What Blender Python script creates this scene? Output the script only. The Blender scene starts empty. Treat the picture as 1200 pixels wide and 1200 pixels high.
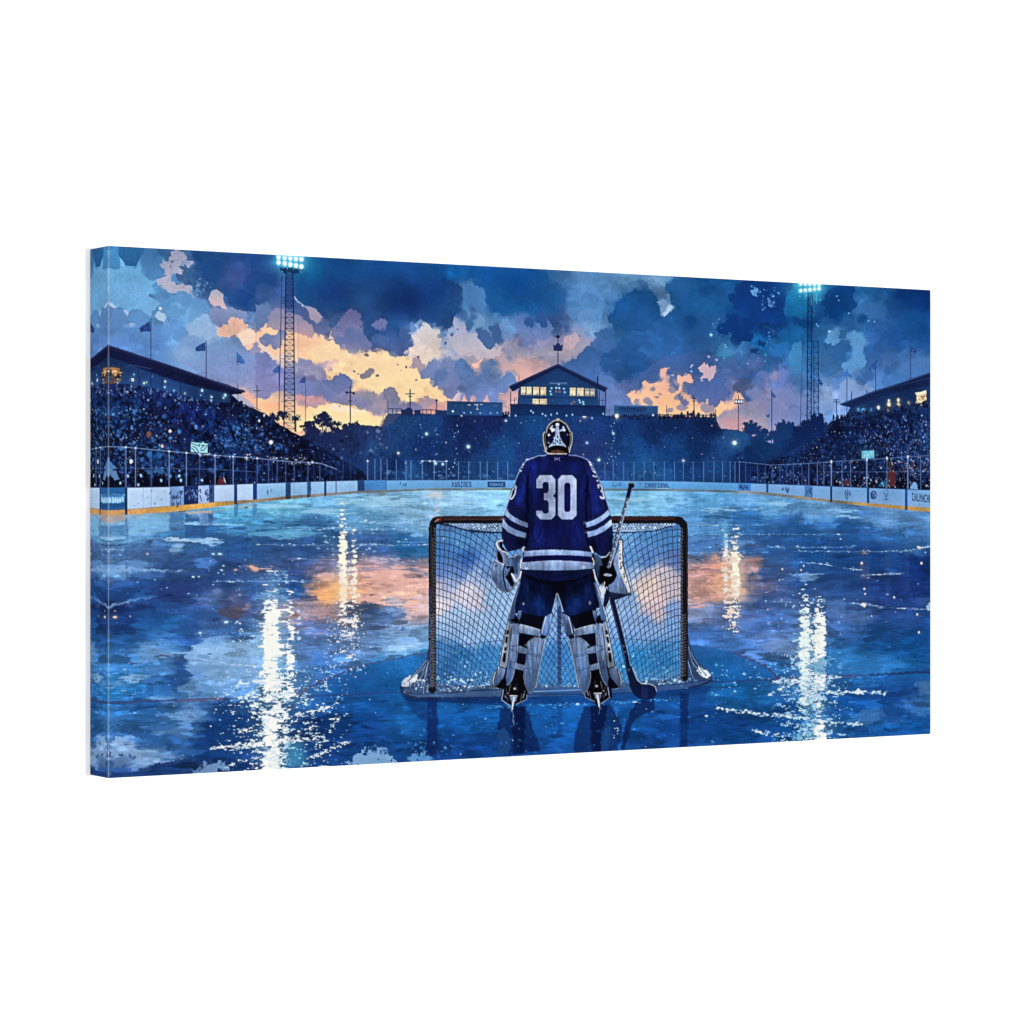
import bpy, math
import numpy as np

# ------------------------------------------------------------------ units
PRINT_H = 0.508                     # a 20 x 40 inch gallery-wrapped canvas print
PRINT_W = 1.016
DEPTH = 0.0432
LIGHT_LEVEL = 1.81                  # how bright a white card facing the room is (sets the ink albedo)

sc = bpy.context.scene
# ------------------------------------------------------------------ camera
cam_d = bpy.data.cameras.new('camera')
cam = bpy.data.objects.new('camera', cam_d)
sc.collection.objects.link(cam)
cam.location = (-3.111 * PRINT_H, -4.866 * PRINT_H, 0.0)
cam.rotation_euler = (math.pi / 2, 0, -math.atan2(0.525, 0.851))
cam_d.sensor_width = 36
cam_d.lens = 36 * 3276 / 1200
cam_d.clip_start = 0.01
cam_d.clip_end = 100
sc.camera = cam
# ------------------------------------------------------------------ world and lamps (white photo studio)
world = bpy.data.worlds.new('World')
sc.world = world
world.use_nodes = True
bg = world.node_tree.nodes['Background']
bg.inputs['Color'].default_value = (1, 1, 1, 1)
bg.inputs['Strength'].default_value = 0.5


def softbox(name, loc, target, size, power):
    d = bpy.data.lights.new(name, 'AREA')
    d.shape = 'RECTANGLE'
    d.size, d.size_y = size
    d.energy = power
    o = bpy.data.objects.new(name, d)
    sc.collection.objects.link(o)
    o.location = loc
    import mathutils
    v = mathutils.Vector(target) - mathutils.Vector(loc)
    o.rotation_euler = v.to_track_quat('-Z', 'Y').to_euler()
    return o


softbox('softbox_main', (0.05, -4.2, 0.0), (0.0, 0, 0), (0.45, 0.45), 150)
softbox('softbox_fill', (-6.0, -6.0, 0.0), (0.0, 0, 0), (1.6, 1.6), 420)
sc.view_settings.view_transform = 'Standard'
sc.view_settings.look = 'None'
sc.view_settings.exposure = 0
sc.view_settings.gamma = 1
sc.view_settings.use_curve_mapping = False
# ================================================================== THE PICTURE PRINTED ON THE CANVAS
# The picture is a painting, worked out here as ink colours in the print's own plane: one colour
# sample for every vertex of the canvas.  Shapes are traced in a perspective reference frame and rectified
# to the flat 2:1 print (QX, QY = reference-frame coordinates of each ink sample).
NU, NV = 1800, 900
_u = (np.arange(NU) / (NU - 1)).astype(np.float32)
_v = (np.arange(NV) / (NV - 1)).astype(np.float32)
ZA, ZB = 520.0, 624.0
_qx = ((1 - _u) * 127 * ZA + _u * 1091 * ZB) / ((1 - _u) * ZA + _u * ZB)
_f = (_qx - 127) / 964.0
_top = 288 + 52 * _f
_bot = 912 - 52 * _f
QX = np.broadcast_to(_qx, (NV, NU)).astype(np.float32)
QY = (_top[None] + (_bot - _top)[None] * _v[:, None]).astype(np.float32)
INK = np.zeros((NV, NU, 3), np.float32)
PID = np.zeros((NV, NU), np.int16)


def to_iu(x):
    # reference x -> column
    a = (x - 127) * ZA
    b = (1091 - x) * ZB
    return a / (a + b) * (NU - 1)


def to_iv(x, y):
    f = (x - 127) / 964.0
    t, b = 288 + 52 * f, 912 - 52 * f
    return (y - t) / (b - t) * (NV - 1)


def win(x0, y0, x1, y1):
    x0, x1 = max(x0, 120), min(x1, 1098)
    c0, c1 = int(to_iu(x0)) - 1, int(to_iu(x1)) + 2
    r = [to_iv(x, y) for x in (x0, x1) for y in (y0, y1)]
    r0, r1 = int(min(r)) - 1, int(max(r)) + 2
    return slice(max(r0, 0), max(min(r1, NV), 0)), slice(max(c0, 0), max(min(c1, NU), 0))


def C(c):
    return np.array(c, np.float32) / 255.0


def _lattice(g, n):
    x = np.linspace(0, g - 1.001, n)
    i = x.astype(int)
    t = x - i
    return i, (t * t * (3 - 2 * t)).astype(np.float32)


def noise(sx, sy, octv=4, seed=1, gain=0.5):
    """fbm value noise over the print, cell size sx, sy in ink samples; about -1..1"""
    rng = np.random.RandomState(seed)
    out = np.zeros((NV, NU), np.float32)
    amp, tot = 1.0, 0
    for o in range(octv):
        gx, gy = max(int(NU / sx) + 2, 3), max(int(NV / sy) + 2, 3)
        if gx >= NU or gy >= NV:
            out += amp * (rng.rand(NV, NU).astype(np.float32) * 2 - 1)
        else:
            g = rng.rand(gy, gx).astype(np.float32) * 2 - 1
            i, t = _lattice(gy, NV)
            r = g[i] * (1 - t)[:, None] + g[i + 1] * t[:, None]
            j, s = _lattice(gx, NU)
            out += amp * (r[:, j] * (1 - s) + r[:, j + 1] * s)
        tot += amp * amp
        amp *= gain
        sx, sy = max(sx / 2, 1.2), max(sy / 2, 1.2)
    return out / (math.sqrt(tot) * 0.8)


def smooth(x, a, b):
    t = np.clip((x - a) / (b - a), 0, 1)
    return t * t * (3 - 2 * t)


WA = noise(22, 22, 5, 11, .62)
WB = noise(22, 22, 5, 12, .62)
WC = noise(9, 9, 4, 13, .72)
WD = noise(9, 9, 4, 14, .72)
JT = noise(60, 50, 5, 15, .5)
HX = noise(60, 7, 4, 16, .6)
HY = noise(60, 7, 4, 17, .6)
GR = noise(3, 3, 2, 18, .7)
WET = 1 + 9 * smooth(noise(45, 40, 3, 19), .05, .7)     # where the washes bled into each other


def put(sl, cov, col, pid=None):
    INK[sl] += (col - INK[sl]) * cov[..., None]
    if pid is not None:
        PID[sl][cov > 0.5] = pid


def sdist(pts, X, Y, closed=True):
    n = len(pts)
    d = np.full(X.shape, 1e9, np.float32)
    ins = np.zeros(X.shape, bool)
    for i in range(n if closed else n - 1):
        ax, ay = pts[i]
        bx, by = pts[(i + 1) % n]
        ex, ey = bx - ax, by - ay
        wx, wy = X - ax, Y - ay
        t = np.clip((wx * ex + wy * ey) / (ex * ex + ey * ey + 1e-9), 0, 1)
        d = np.minimum(d, (wx - ex * t) ** 2 + (wy - ey * t) ** 2)
        if closed and ay != by:
            c = ((ay > Y) != (by > Y)) & (X < ex * (Y - ay) / ey + ax)
            ins ^= c
    d = np.sqrt(d)
    return np.where(ins, -d, d) if closed else d


def P(pts, col, col2=None, soft=.8, warp=0, fine=0, a=1, pid=None, jit=.0, rim=0, horiz=0):
    """filled shape; warp / fine roughen its outline, col2 is the colour at its lower end"""
    xs, ys = [p[0] for p in pts], [p[1] for p in pts]
    if warp >= 1:
        fine = fine * 1.6 + .5
    m = 2 + 2 * warp + 2 * fine + soft + 3 * horiz
    sl = win(min(xs) - m, min(ys) - m, max(xs) + m, max(ys) + m)
    X, Y = QX[sl], QY[sl]
    if X.size == 0:
        return
    if warp or fine or horiz:
        X, Y = X + WA[sl] * warp + WC[sl] * fine + HX[sl] * horiz * 3, Y + WB[sl] * warp + WD[sl] * fine + HY[sl] * horiz * .5
    sd = sdist(pts, X, Y)
    cov = smooth(.5 - sd / (soft * (WET[sl] if warp >= 1 else 1)), 0, 1)
    c = C(col)
    if col2 is not None:
        t = smooth(Y, min(ys), max(ys))[..., None]
        c = c * (1 - t) + C(col2) * t
    c = np.broadcast_to(c, X.shape + (3,)).copy()
    if jit:
        c *= (1 + jit * JT[sl] + jit * .3 * GR[sl])[..., None]
    if rim:
        c += (rim * np.exp(-(sd / 1.1) ** 2))[..., None]
    put(sl, cov * a, c, pid)


def L(pts, w, col, a=1, soft=.7, pid=None, fine=0, closed=False):
    xs, ys = [p[0] for p in pts], [p[1] for p in pts]
    m = w + 2 + 2 * fine
    sl = win(min(xs) - m, min(ys) - m, max(xs) + m, max(ys) + m)
    X, Y = QX[sl], QY[sl]
    if X.size == 0:
        return
    if fine:
        X, Y = X + WC[sl] * fine, Y + WD[sl] * fine
    if closed:
        pts = list(pts) + [pts[0]]
    d = sdist(pts, X, Y, False)
    put(sl, np.clip(.5 - (d - w / 2) / soft, 0, 1) * a, C(col), pid)


def E(x, y, rx, ry, col, a=1, soft=.15, warp=0, fine=0, pid=None, jit=0, glow=False):
    m = 1 + 2 * warp + 2 * fine
    k = 2.4 if glow else 1.0 + soft
    sl = win(x - rx * k - m, y - ry * k - m, x + rx * k + m, y + ry * k + m)
    X, Y = QX[sl], QY[sl]
    if X.size == 0:
        return
    if warp or fine:
        X, Y = X + WA[sl] * warp + WC[sl] * fine, Y + WB[sl] * warp + WD[sl] * fine
    d = np.sqrt(((X - x) / rx) ** 2 + ((Y - y) / ry) ** 2)
    cov = np.exp(-d * d * 1.3) if glow else np.clip((1 + soft / 2 - d) / soft, 0, 1)
    c = np.broadcast_to(C(col), X.shape + (3,))
    if jit:
        c = c * (1 + jit * JT[sl])[..., None]
    put(sl, cov * a, c, pid)


def blobs(cs, col, a=1, warp=1.5, fine=.8, soft=.8, jit=.05, pid=None, col2=None, rim=0, wet=True):
    """union of round puffs (x, y, r) as one cloud"""
    m = 3 + 2 * warp
    fine = fine * 1.5 + .4
    sl = win(min(c[0] - c[2] for c in cs) - m, min(c[1] - c[2] for c in cs) - m,
             max(c[0] + c[2] for c in cs) + m, max(c[1] + c[2] for c in cs) + m)
    X, Y = QX[sl] + WA[sl] * warp + WC[sl] * fine, QY[sl] + WB[sl] * warp + WD[sl] * fine
    if X.size == 0:
        return
    sd = np.full(X.shape, 1e9, np.float32)
    for x, y, r in cs:
        sd = np.minimum(sd, np.hypot(X - x, Y - y) - r)
    cov = smooth(.5 - sd / (soft * (WET[sl] if warp >= 1 and wet else 1)), 0, 1)
    c = C(col)
    if col2 is not None:
        y0, y1 = min(q[1] - q[2] for q in cs), max(q[1] + q[2] for q in cs)
        t = smooth(Y, y0, y1)[..., None]
        c = c * (1 - t) + C(col2) * t
    c = np.broadcast_to(c, X.shape + (3,)) * (1 + jit * JT[sl])[..., None]
    if rim:
        c = c + (rim * np.exp(-((sd + .8) / 1.0) ** 2))[..., None]
    put(sl, cov * a, c, pid)


def field(pts, power=3.2, ax=1.0):
    """smooth colour field through control points (x, y, (r, g, b))"""
    gx = np.arange(120, 1100, 4, dtype=np.float32)
    gy = np.arange(280, 920, 4, dtype=np.float32)
    X, Y = np.meshgrid(gx, gy)
    acc = np.zeros(X.shape + (3,), np.float32)
    ws = np.zeros(X.shape, np.float32)
    for x, y, c in pts:
        w = 1 / (((X - x) * ax) ** 2 + (Y - y) ** 2 + 20) ** (power / 2 + .6)
        ws += w
        acc += w[..., None] * C(c)
    acc /= ws[..., None]
    return acc


def sample(F, X, Y):
    fx = np.clip((X - 120) / 4, 0, F.shape[1] - 1.001)
    fy = np.clip((Y - 280) / 4, 0, F.shape[0] - 1.001)
    i, j = fx.astype(int), fy.astype(int)
    s, t = (fx - i)[..., None], (fy - j)[..., None]
    return (F[j, i] * (1 - s) + F[j, i + 1] * s) * (1 - t) + (F[j + 1, i] * (1 - s) + F[j + 1, i + 1] * s) * t


def frame(ox, oy, s):
    return lambda pts: [(ox + x / s, oy + y / s) for x, y in pts]


RNG = np.random.RandomState(7)


def specks(poly, n, cols, r=(.4, 1.0), a=(.4, 1), dens=None, asp=1.0):
    xs, ys = [p[0] for p in poly], [p[1] for p in poly]
    X = RNG.uniform(min(xs), max(xs), n * 3)
    Y = RNG.uniform(min(ys), max(ys), n * 3)
    ok = sdist(poly, X, Y) < 0
    if dens is not None:
        ok &= RNG.rand(len(X)) < dens(X, Y)
    X, Y = X[ok][:n], Y[ok][:n]
    for x, y in zip(X, Y):
        rr = r[0] + (r[1] - r[0]) * RNG.rand() ** 2
        E(x, y, rr * asp * RNG.uniform(.6, 1.35), rr, cols[RNG.randint(len(cols))], a=RNG.uniform(*a), soft=.9 if rr < 1.2 else .6, warp=min(rr * .4, 1.3), fine=min(rr * .45, 1.2))


def interp(x, pts):
    return np.interp(x, [p[0] for p in pts], [p[1] for p in pts])


# part numbers
(ICE, SKY, STAND_L, STAND_C, STAND_R, PAVILION, BOARDS, TOWER_L, TOWER_R, KEEPER, HELMET, JERSEY, NUMBER, CATCHER, BLOCKER,
 PAD_L, PAD_R, SKATE_L, SKATE_R, STICK, FRAME, NET, BASE, TREES_L, TREES_R, SIGN_L, SIGN_R, BOX_L, BOX_R, FLAG0) = range(30)
# ------------------------------------------------------------------ sky
SKYP = [(130,300,(72,130,186)),(150,300,(66,124,182)),(140,325,(120,172,214)),(160,335,(133,180,220)),(175,300,(64,118,176)),
(180,318,(84,132,186)),(190,350,(112,154,206)),(160,362,(118,160,208)),(135,375,(110,142,196)),(135,395,(106,140,196)),(215,360,(122,163,210)),
(200,375,(116,156,204)),(238,385,(140,168,208)),(215,300,(90,120,175)),(235,298,(46,88,152)),(262,310,(44,84,150)),(250,325,(56,95,155)),
(280,322,(66,90,155)),(300,300,(42,76,140)),(290,350,(38,78,144)),(312,340,(46,76,136)),(262,345,(60,100,160)),
(255,360,(110,130,178)),(270,370,(135,145,188)),(305,360,(112,132,178)),(150,405,(104,134,192)),(190,415,(104,136,194)),(225,420,(138,158,206)),
(250,400,(160,176,214)),(260,435,(148,152,202)),(285,430,(152,152,198)),(300,445,(170,150,186)),(305,420,(168,160,195)),
(320,425,(150,152,190)),(325,445,(140,142,190)),(300,472,(232,175,150)),(325,475,(236,176,150)),(312,490,(240,190,155)),
(345,300,(60,150,200)),(370,306,(26,100,160)),(400,310,(30,82,146)),(420,305,(38,98,164)),(450,312,(30,76,146)),(480,312,(30,76,144)),
(510,312,(30,100,170)),(380,340,(30,66,132)),(400,352,(36,66,126)),(430,345,(46,90,154)),(470,350,(28,56,116)),(485,362,(25,48,104)),
(512,350,(30,64,130)),(352,345,(34,90,150)),(365,372,(46,90,150)),(332,345,(74,100,160)),(330,372,(140,130,175)),(347,385,(160,138,175)),
(330,398,(228,178,155)),(378,398,(232,186,158)),(395,390,(118,120,165)),(410,395,(118,125,172)),(440,380,(70,95,155)),(460,385,(56,95,158)),
(475,398,(66,100,162)),(500,388,(120,140,190)),(500,372,(55,94,158)),(518,368,(40,80,140)),
(360,415,(240,205,160)),(400,425,(247,216,168)),(430,440,(250,220,168)),(470,440,(250,224,174)),(490,455,(246,214,168)),(440,425,(246,210,165)),
(498,412,(214,204,205)),(515,425,(200,195,205)),(500,440,(244,218,178)),(350,470,(232,170,152)),(372,475,(232,180,150)),(340,488,(238,180,150)),
(400,485,(250,214,164)),(425,488,(252,220,164)),(442,492,(250,212,156)),(470,482,(236,188,158)),(500,478,(220,165,150)),(515,465,(235,190,165)),
(532,316,(30,106,176)),(560,322,(28,90,164)),(590,325,(24,80,154)),(620,330,(26,86,160)),(548,345,(95,138,188)),(580,350,(42,104,172)),
(600,360,(36,96,166)),(640,352,(36,92,162)),(652,318,(80,125,180)),(690,325,(112,148,198)),(712,332,(108,146,196)),(690,360,(100,145,200)),
(700,385,(138,165,210)),(560,372,(110,148,194)),(545,400,(165,168,200)),(600,382,(120,150,200)),(640,375,(70,100,165)),(620,397,(120,130,180)),
(650,400,(125,132,182)),(662,412,(185,162,186)),(682,400,(162,160,195)),(600,415,(188,165,186)),(560,415,(190,170,195)),(710,375,(120,152,202)),
(575,430,(208,170,178)),(590,455,(205,168,175)),(630,430,(205,168,178)),(645,418,(165,148,185)),(610,440,(222,178,172)),(550,470,(130,132,184)),
(575,468,(120,132,188)),(595,470,(200,160,170)),(675,440,(62,106,172)),(700,450,(98,124,182)),(722,462,(118,130,184)),(742,440,(54,98,164)),
(700,420,(92,120,180)),(740,460,(115,126,184)),(742,322,(120,154,196)),(770,330,(138,168,208)),(782,345,(128,154,196)),(760,375,(34,92,156)),
(722,370,(60,110,172)),(750,350,(34,86,146)),(790,340,(50,104,160)),(820,325,(30,94,154)),(830,342,(26,72,136)),(830,362,(36,104,166)),
(850,345,(40,108,170)),(732,368,(36,86,146)),(805,380,(26,76,140)),(780,392,(40,100,166)),(742,402,(58,116,178)),(832,402,(32,90,152)),
(862,375,(26,76,140)),(870,350,(28,80,145)),(900,350,(20,60,128)),(895,380,(24,60,124)),(905,330,(20,72,140)),(850,408,(78,136,186)),
(872,422,(70,108,166)),(892,402,(36,108,174)),(912,410,(50,110,175)),(882,428,(98,112,170)),(790,425,(84,112,174)),(742,428,(42,86,152)),
(780,418,(70,105,170)),(820,418,(36,92,154)),(830,448,(88,108,168)),(862,435,(92,112,172)),(882,445,(74,104,166)),(902,425,(56,108,174)),
(855,455,(145,136,180)),(897,460,(148,138,180)),(915,470,(150,142,190)),(922,490,(142,138,185)),(880,482,(178,150,178)),(862,495,(214,160,160)),
(850,482,(190,152,174)),(770,480,(244,190,150)),(800,478,(246,190,146)),(830,490,(215,165,160)),(840,475,(190,150,170)),
(940,335,(60,150,196)),(932,352,(40,128,184)),(920,340,(20,72,142)),(912,368,(22,66,134)),(985,345,(20,66,130)),(980,367,(24,74,144)),
(1000,335,(40,108,170)),(1030,345,(50,108,174)),(1060,345,(20,66,132)),(1085,350,(16,52,116)),(1080,382,(30,84,154)),(1052,392,(40,94,164)),
(1035,378,(60,104,174)),(930,398,(36,104,166)),(962,390,(56,114,176)),(1005,360,(72,124,184)),(995,385,(62,114,174)),(985,412,(68,122,182)),
(1025,410,(64,108,178)),(940,420,(70,128,188)),(965,425,(76,124,184)),(1040,425,(92,128,192)),(1070,428,(88,128,192)),(907,440,(125,125,180)),
(915,455,(100,120,184)),(935,470,(135,140,192)),(935,488,(122,132,188)),(972,468,(150,162,202)),(965,485,(120,144,198)),(1000,460,(128,150,204)),
(990,448,(100,136,198)),(1025,455,(100,136,198)),(1050,440,(82,126,190)),(1085,440,(80,120,188)),(940,445,(90,130,188))]
SF = field(SKYP)
WS = 5.5
sky = sample(SF, QX + WS * WA + 1.5 * WC, QY + WS * WB + 1.5 * WD)
sky2 = sample(SF, QX + 3 * WB, QY - 3 * WA)
hard = smooth(noise(70, 60, 3, 31), -.15, .15)[..., None]
sky = sky * hard + sky2 * (1 - hard)
# watercolour washes: overlapping transparent layers with crisp, slightly darker edges
for k, (sx, sy) in enumerate([(120, 80), (90, 60), (70, 50), (55, 40), (40, 30), (30, 26)]):
    n = noise(sx, sy, 6, 40 + k, .55) + WC * .03
    m = smooth(n, .10, .13)
    sky *= (1 + (.045 if k % 2 else -.05) * m)[..., None]
    sky *= (1 - .05 * np.exp(-((n - .115) / .012) ** 2))[..., None]
sky *= (1 + .03 * JT + .008 * GR)[..., None]
INK[:] = sky
PID[:] = SKY

def ink_at(x, y):
    i = min(max(int(to_iu(x)), 0), NU - 1)
    j = min(max(int(to_iv(x, y)), 0), NV - 1)
    return INK[j, i].copy()


def puffs(n, y0, y1, r0, r1, a, var, seed, x0=125, x1=1093):
    """cumulus texture: round dabs of the local colour, crisp above and bled out below"""
    rg = np.random.RandomState(seed)
    for _ in range(n):
        x, y = rg.uniform(x0, x1), rg.uniform(y0, y1)
        r = r0 + (r1 - r0) * rg.rand() ** 1.8
        c = ink_at(x + rg.normal() * r * .35, y + rg.normal() * r * .3) * (1 + rg.normal() * var)
        sl = win(x - r * 1.5 - 2, y - r * 1.4 - 2, x + r * 1.5 + 2, y + r * 1.2 + 2)
        X, Y = QX[sl] + WC[sl] * .7 + WA[sl] * r * .16, QY[sl] + WD[sl] * .7 + WB[sl] * r * .16
        if X.size == 0:
            continue
        ang = rg.uniform(-.9, .9)
        d = np.hypot((X - x) / 1.15, Y - y)
        fall = (Y - y) * math.cos(ang) + (X - x) * math.sin(ang)
        cov = np.clip(.5 - (d - r) / .8, 0, 1) * (1 - smooth(fall, -r * .5, r * .7))
        put(sl, cov * a * rg.uniform(.4, 1), c)

puffs(700, 292, 470, 6, 15, .7, .06, 3)
puffs(1500, 292, 500, 2.5, 8, .75, .06, 4)

# upper-left pale tear between the blue clouds
t = frame(120, 280, 6)
P(t([(40,70),(110,60),(105,110),(150,170),(200,195),(255,175),(262,140),(290,175),(300,235),(345,285),(420,290),(350,320),(330,400),(400,460),(330,540),(280,500),(200,500),(175,540),(140,480),(100,480),(40,440)]), (124,173,216), (130,170,214), warp=1.2, fine=.5, jit=.06, rim=.03)
P(t([(100,50),(265,60),(262,150),(240,185),(205,197),(165,185),(130,140),(105,110)]), (62,118,174), (56,110,168), warp=.8, fine=.5, jit=.06, rim=-.04)
P(t([(40,50),(105,55),(110,110),(130,200),(100,215),(40,205)]), (76,134,188), warp=1, jit=.05, a=.8)
blobs([(173,305,9),(180,318,11),(188,308,9),(176,294,7)], (84,128,182), col2=(98,142,194), warp=1, fine=.5)
blobs([(206,336,5),(215,302,6),(226,309,4)], (90,120,172), warp=1)
P(t([(400,180),(430,150),(480,155),(490,90),(540,80),(580,110),(600,150),(650,155),(640,175),(600,195),(585,180),(540,185),(565,235),(560,255),(520,235),(490,245),(480,290),(540,325),(590,310),(625,350),(650,400),(600,375),(540,362),(490,385),(440,350),(400,330),(385,295),(430,270),(440,215)]), (168,164,190), (176,170,190), warp=1.2, fine=.8, jit=.07, rim=.03)
for x, y, r in [(202,306,2.2),(200,312,1.4),(194,323,1.5),(212,326,5),(219,331,4.4),(208,323,2.6),(226,318,3.2)]:
    E(x, y, r, r * .8, (78,106,160), a=.8, soft=.3, fine=.8)
P(t([(745,420),(770,360),(800,350),(845,385),(860,450),(885,490),(860,500),(820,470),(790,475),(765,450)]), (176,165,185), (212,180,180), warp=.9, fine=.8, jit=.05, rim=.03)
specks(t([(590,300),(760,260),(780,330),(660,420),(600,390)]), 60, [(165,165,195),(130,145,185),(60,90,150)], r=(.5,1.6), a=(.4,.9))
blobs([(298,330,12),(310,345,9),(282,352,14),(300,356,10),(314,330,10),(268,340,8),(250,318,14)], (40,78,142), col2=(36,76,142), a=.65, warp=1.6)
E(272, 328, 14, 20, (92,96,160), a=.55, glow=True)
blobs([(207,367,8),(220,352,9),(236,360,10),(228,375,9),(193,357,7)], (112,150,202), col2=(128,166,210), a=.75, warp=1, rim=.02)
P(t([(600,610),(660,560),(740,535),(760,600),(800,660),(760,720),(600,720),(560,690)]), (156,176,212), (168,182,216), warp=1.2, fine=.6, jit=.04, rim=.03)
P(t([(360,545),(400,505),(440,520),(455,570),(485,610),(470,628),(440,590),(400,570)]), (190,200,220), warp=.8, fine=.8, a=.85)
E(188, 361.5, 1.6, 1.6, (235,240,245), soft=.6)
P(t([(150,500),(175,505),(190,535),(175,552),(150,520)]), (185,192,220), warp=.8, fine=.8, a=.8)
P(t([(35,445),(70,450),(100,480),(80,490),(45,470)]), (190,200,225), warp=.6, fine=.6, a=.85)
P(t([(150,600),(200,590),(250,615),(215,625),(160,618)]), (185,195,222), warp=.6, fine=.8, a=.8)
blobs([(138,372,8),(142,384,10),(130,388,9)], (112,142,198), a=.6, warp=.8, rim=.03)
blobs([(163,372,8),(172,380,8),(160,388,8)], (112,146,202), a=.6, warp=.8)
blobs([(202,380,9),(212,390,10),(190,392,12),(178,388,6)], (104,136,192), a=.65, warp=1.2, rim=.02)
# violet-grey clouds, peach breaks between them
P(t([(760,480),(860,490),(1010,500),(1030,540),(980,560),(890,560),(880,610),(830,640),(780,600),(750,550)]), (146,148,186), (138,142,186), warp=1.4, fine=.8, jit=.05)
t5 = frame(90, 270, 4.8)
P(t5([(780,545),(850,520),(870,490),(930,505),(960,540),(935,560),(940,590),(1000,580),(1040,540),(1090,515),(1140,560),(1180,640),(1180,740),(1110,720),(1060,690),(1030,640),(990,640),(960,690),(930,640),(900,600),(830,610),(790,590)]), (226,180,160), (236,196,178), warp=1.6, fine=1, jit=.05, rim=.03)
E(t5([(955,600)])[0][0], t5([(955,600)])[0][1], 10, 9, (240,212,190), soft=.2, warp=1.2, fine=.8)
blobs([(309,372,6),(318,384,7),(300,380,5),(322,372,8)], (134,138,182), warp=1.4, rim=-.02)
P(t5([(1020,640),(1080,640),(1140,700),(1180,760),(1170,790),(1090,740),(1050,690)]), (232,205,190), warp=1.2, fine=1)
P(t5([(600,600),(660,590),(720,600),(720,640),(800,620),(850,600),(920,620),(960,700),(1030,690),(1080,740),(1120,800),(1140,880),(1040,930),(940,900),(800,850),(720,800),(600,760),(540,700)]), (134,156,204), (154,148,196), warp=2, fine=.6, jit=.05, a=.7, rim=.02)
E(215, 415, 22, 13, (160,178,214), a=.7, glow=True)
P(t5([(940,965),(1030,960),(1060,905),(1120,930),(1180,940),(1190,1080),(1110,1050),(1030,1000)]), (240,180,146), (244,190,150), warp=1.2, fine=.8)
# band behind the left tower
tb = frame(300, 280, 4.8)
P(tb([(0,560),(60,470),(110,490),(140,520),(230,520),(320,555),(340,505),(420,530),(440,580),(520,590),(640,640),(720,650),(800,640),(860,680),(940,690),(980,720),(960,760),(990,820),(1080,850),(1090,900),(1075,915),(740,1000),(700,1060),(520,1050),(250,1090),(0,950),(20,850),(210,880),(400,940),(440,930),(560,960),(690,980),(720,960),(700,870),(560,870),(520,800),(420,790),(380,720),(250,700),(210,640),(100,650),(50,600)]), (238,196,160), (248,212,162), warp=1.6, fine=.7, jit=.03)
P(tb([(430,560),(640,640),(860,660),(1000,690),(1080,840),(900,930),(720,980),(600,830),(420,740),(300,660),(240,620)]), (246,214,172), (250,220,168), warp=2, a=.9, jit=.03)
P(tb([(860,560),(960,480),(1040,520),(1060,600),(1100,640),(1040,640),(1000,700),(900,690),(840,640)]), (206,200,206), (226,206,190), warp=1.6, fine=1, jit=.04, rim=.03)
P(tb([(1040,620),(1110,460),(1160,500),(1200,520),(1200,640),(1100,640)]), (162,172,204), warp=1.4, fine=.8)
# dark blue storm cloud over the middle-left
P(tb([(215,90),(640,110),(1060,140),(1080,200),(1160,270),(1160,420),(1080,520),(1040,560),(1000,470),(930,500),(850,440),(800,500),(860,560),(850,620),(780,670),(700,630),(640,620),(600,560),(480,470),(420,510),(360,540),(300,420),(220,330)]), (34,80,144), (54,88,148), warp=2.4, fine=1, jit=.12, a=.62)
E(478, 352, 34, 22, (24,46,104), a=.75, glow=True)
E(395, 345, 20, 16, (32,60,122), a=.7, glow=True)
E(512, 338, 22, 20, (28,62,128), a=.6, glow=True)
E(450, 312, 30, 10, (34,92,160), a=.5, glow=True)
E(365, 318, 14, 18, (28,112,170), a=.7, glow=True)
E(428, 352, 12, 10, (60,98,160), a=.5, glow=True)
P(tb([(490,440),(520,395),(590,430),(600,520),(560,590),(500,600),(450,560),(440,510)]), (126,118,168), (140,132,176), warp=1.2, fine=1, jit=.06)
P(tb([(655,480),(690,440),(745,470),(730,520),(690,515)]), (126,122,170), warp=1, fine=.7)
blobs([(460,395,8),(468,402,9),(452,405,8),(474,412,6),(440,408,6)], (66,100,160), col2=(104,106,162), warp=1.4, rim=-.02)
blobs([(404,402,8),(416,408,8),(428,405,8),(396,398,6),(410,396,8),(422,396,8)], (118,122,172), col2=(132,126,170), warp=1.5)
blobs([(450,400,7),(441,397,6),(463,410,6),(480,402,6),(476,390,8)], (80,106,164), col2=(100,112,166), warp=1.4)
P(tb([(215,320),(270,370),(300,400),(370,440),(420,510),(440,560),(400,570),(340,520),(280,470),(230,400)]), (84,100,156), (120,120,166), warp=1.2, fine=.8, jit=.06)
P(tb([(280,370),(340,400),(370,440),(350,480),(310,450)]), (172,146,176), warp=.8, fine=1)
L(tb([(215,325),(250,360),(290,395)]), .9, (196,200,220), fine=1)
P(tb([(400,560),(430,510),(425,545),(440,560)]), (230,205,185), fine=.8)
P(tb([(60,500),(80,400),(160,400),(250,430),(330,510),(300,555),(230,530),(160,520)]), (160,138,176), (178,146,172), warp=1.4, fine=.6)
P(tb([(0,370),(60,345),(90,400),(60,470),(0,530)]), (120,132,176), warp=1.4, fine=.8)
blobs([(322,400,8),(312,398,7),(330,392,5)], (128,132,178), warp=1.4)
P(tb([(0,260),(60,255),(140,300),(150,400),(100,380),(60,330),(0,340)]), (66,94,154), (96,110,164), warp=1.5, jit=.06, a=.8)
E(322, 478, 34, 13, (240, 172, 138), a=.75, glow=True)
E(352, 402, 26, 12, (234, 184, 158), a=.7, glow=True)
E(400, 418, 24, 12, (246, 212, 176), a=.5, glow=True)
E(470, 442, 30, 12, (252, 226, 176), a=.6, glow=True)
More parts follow.
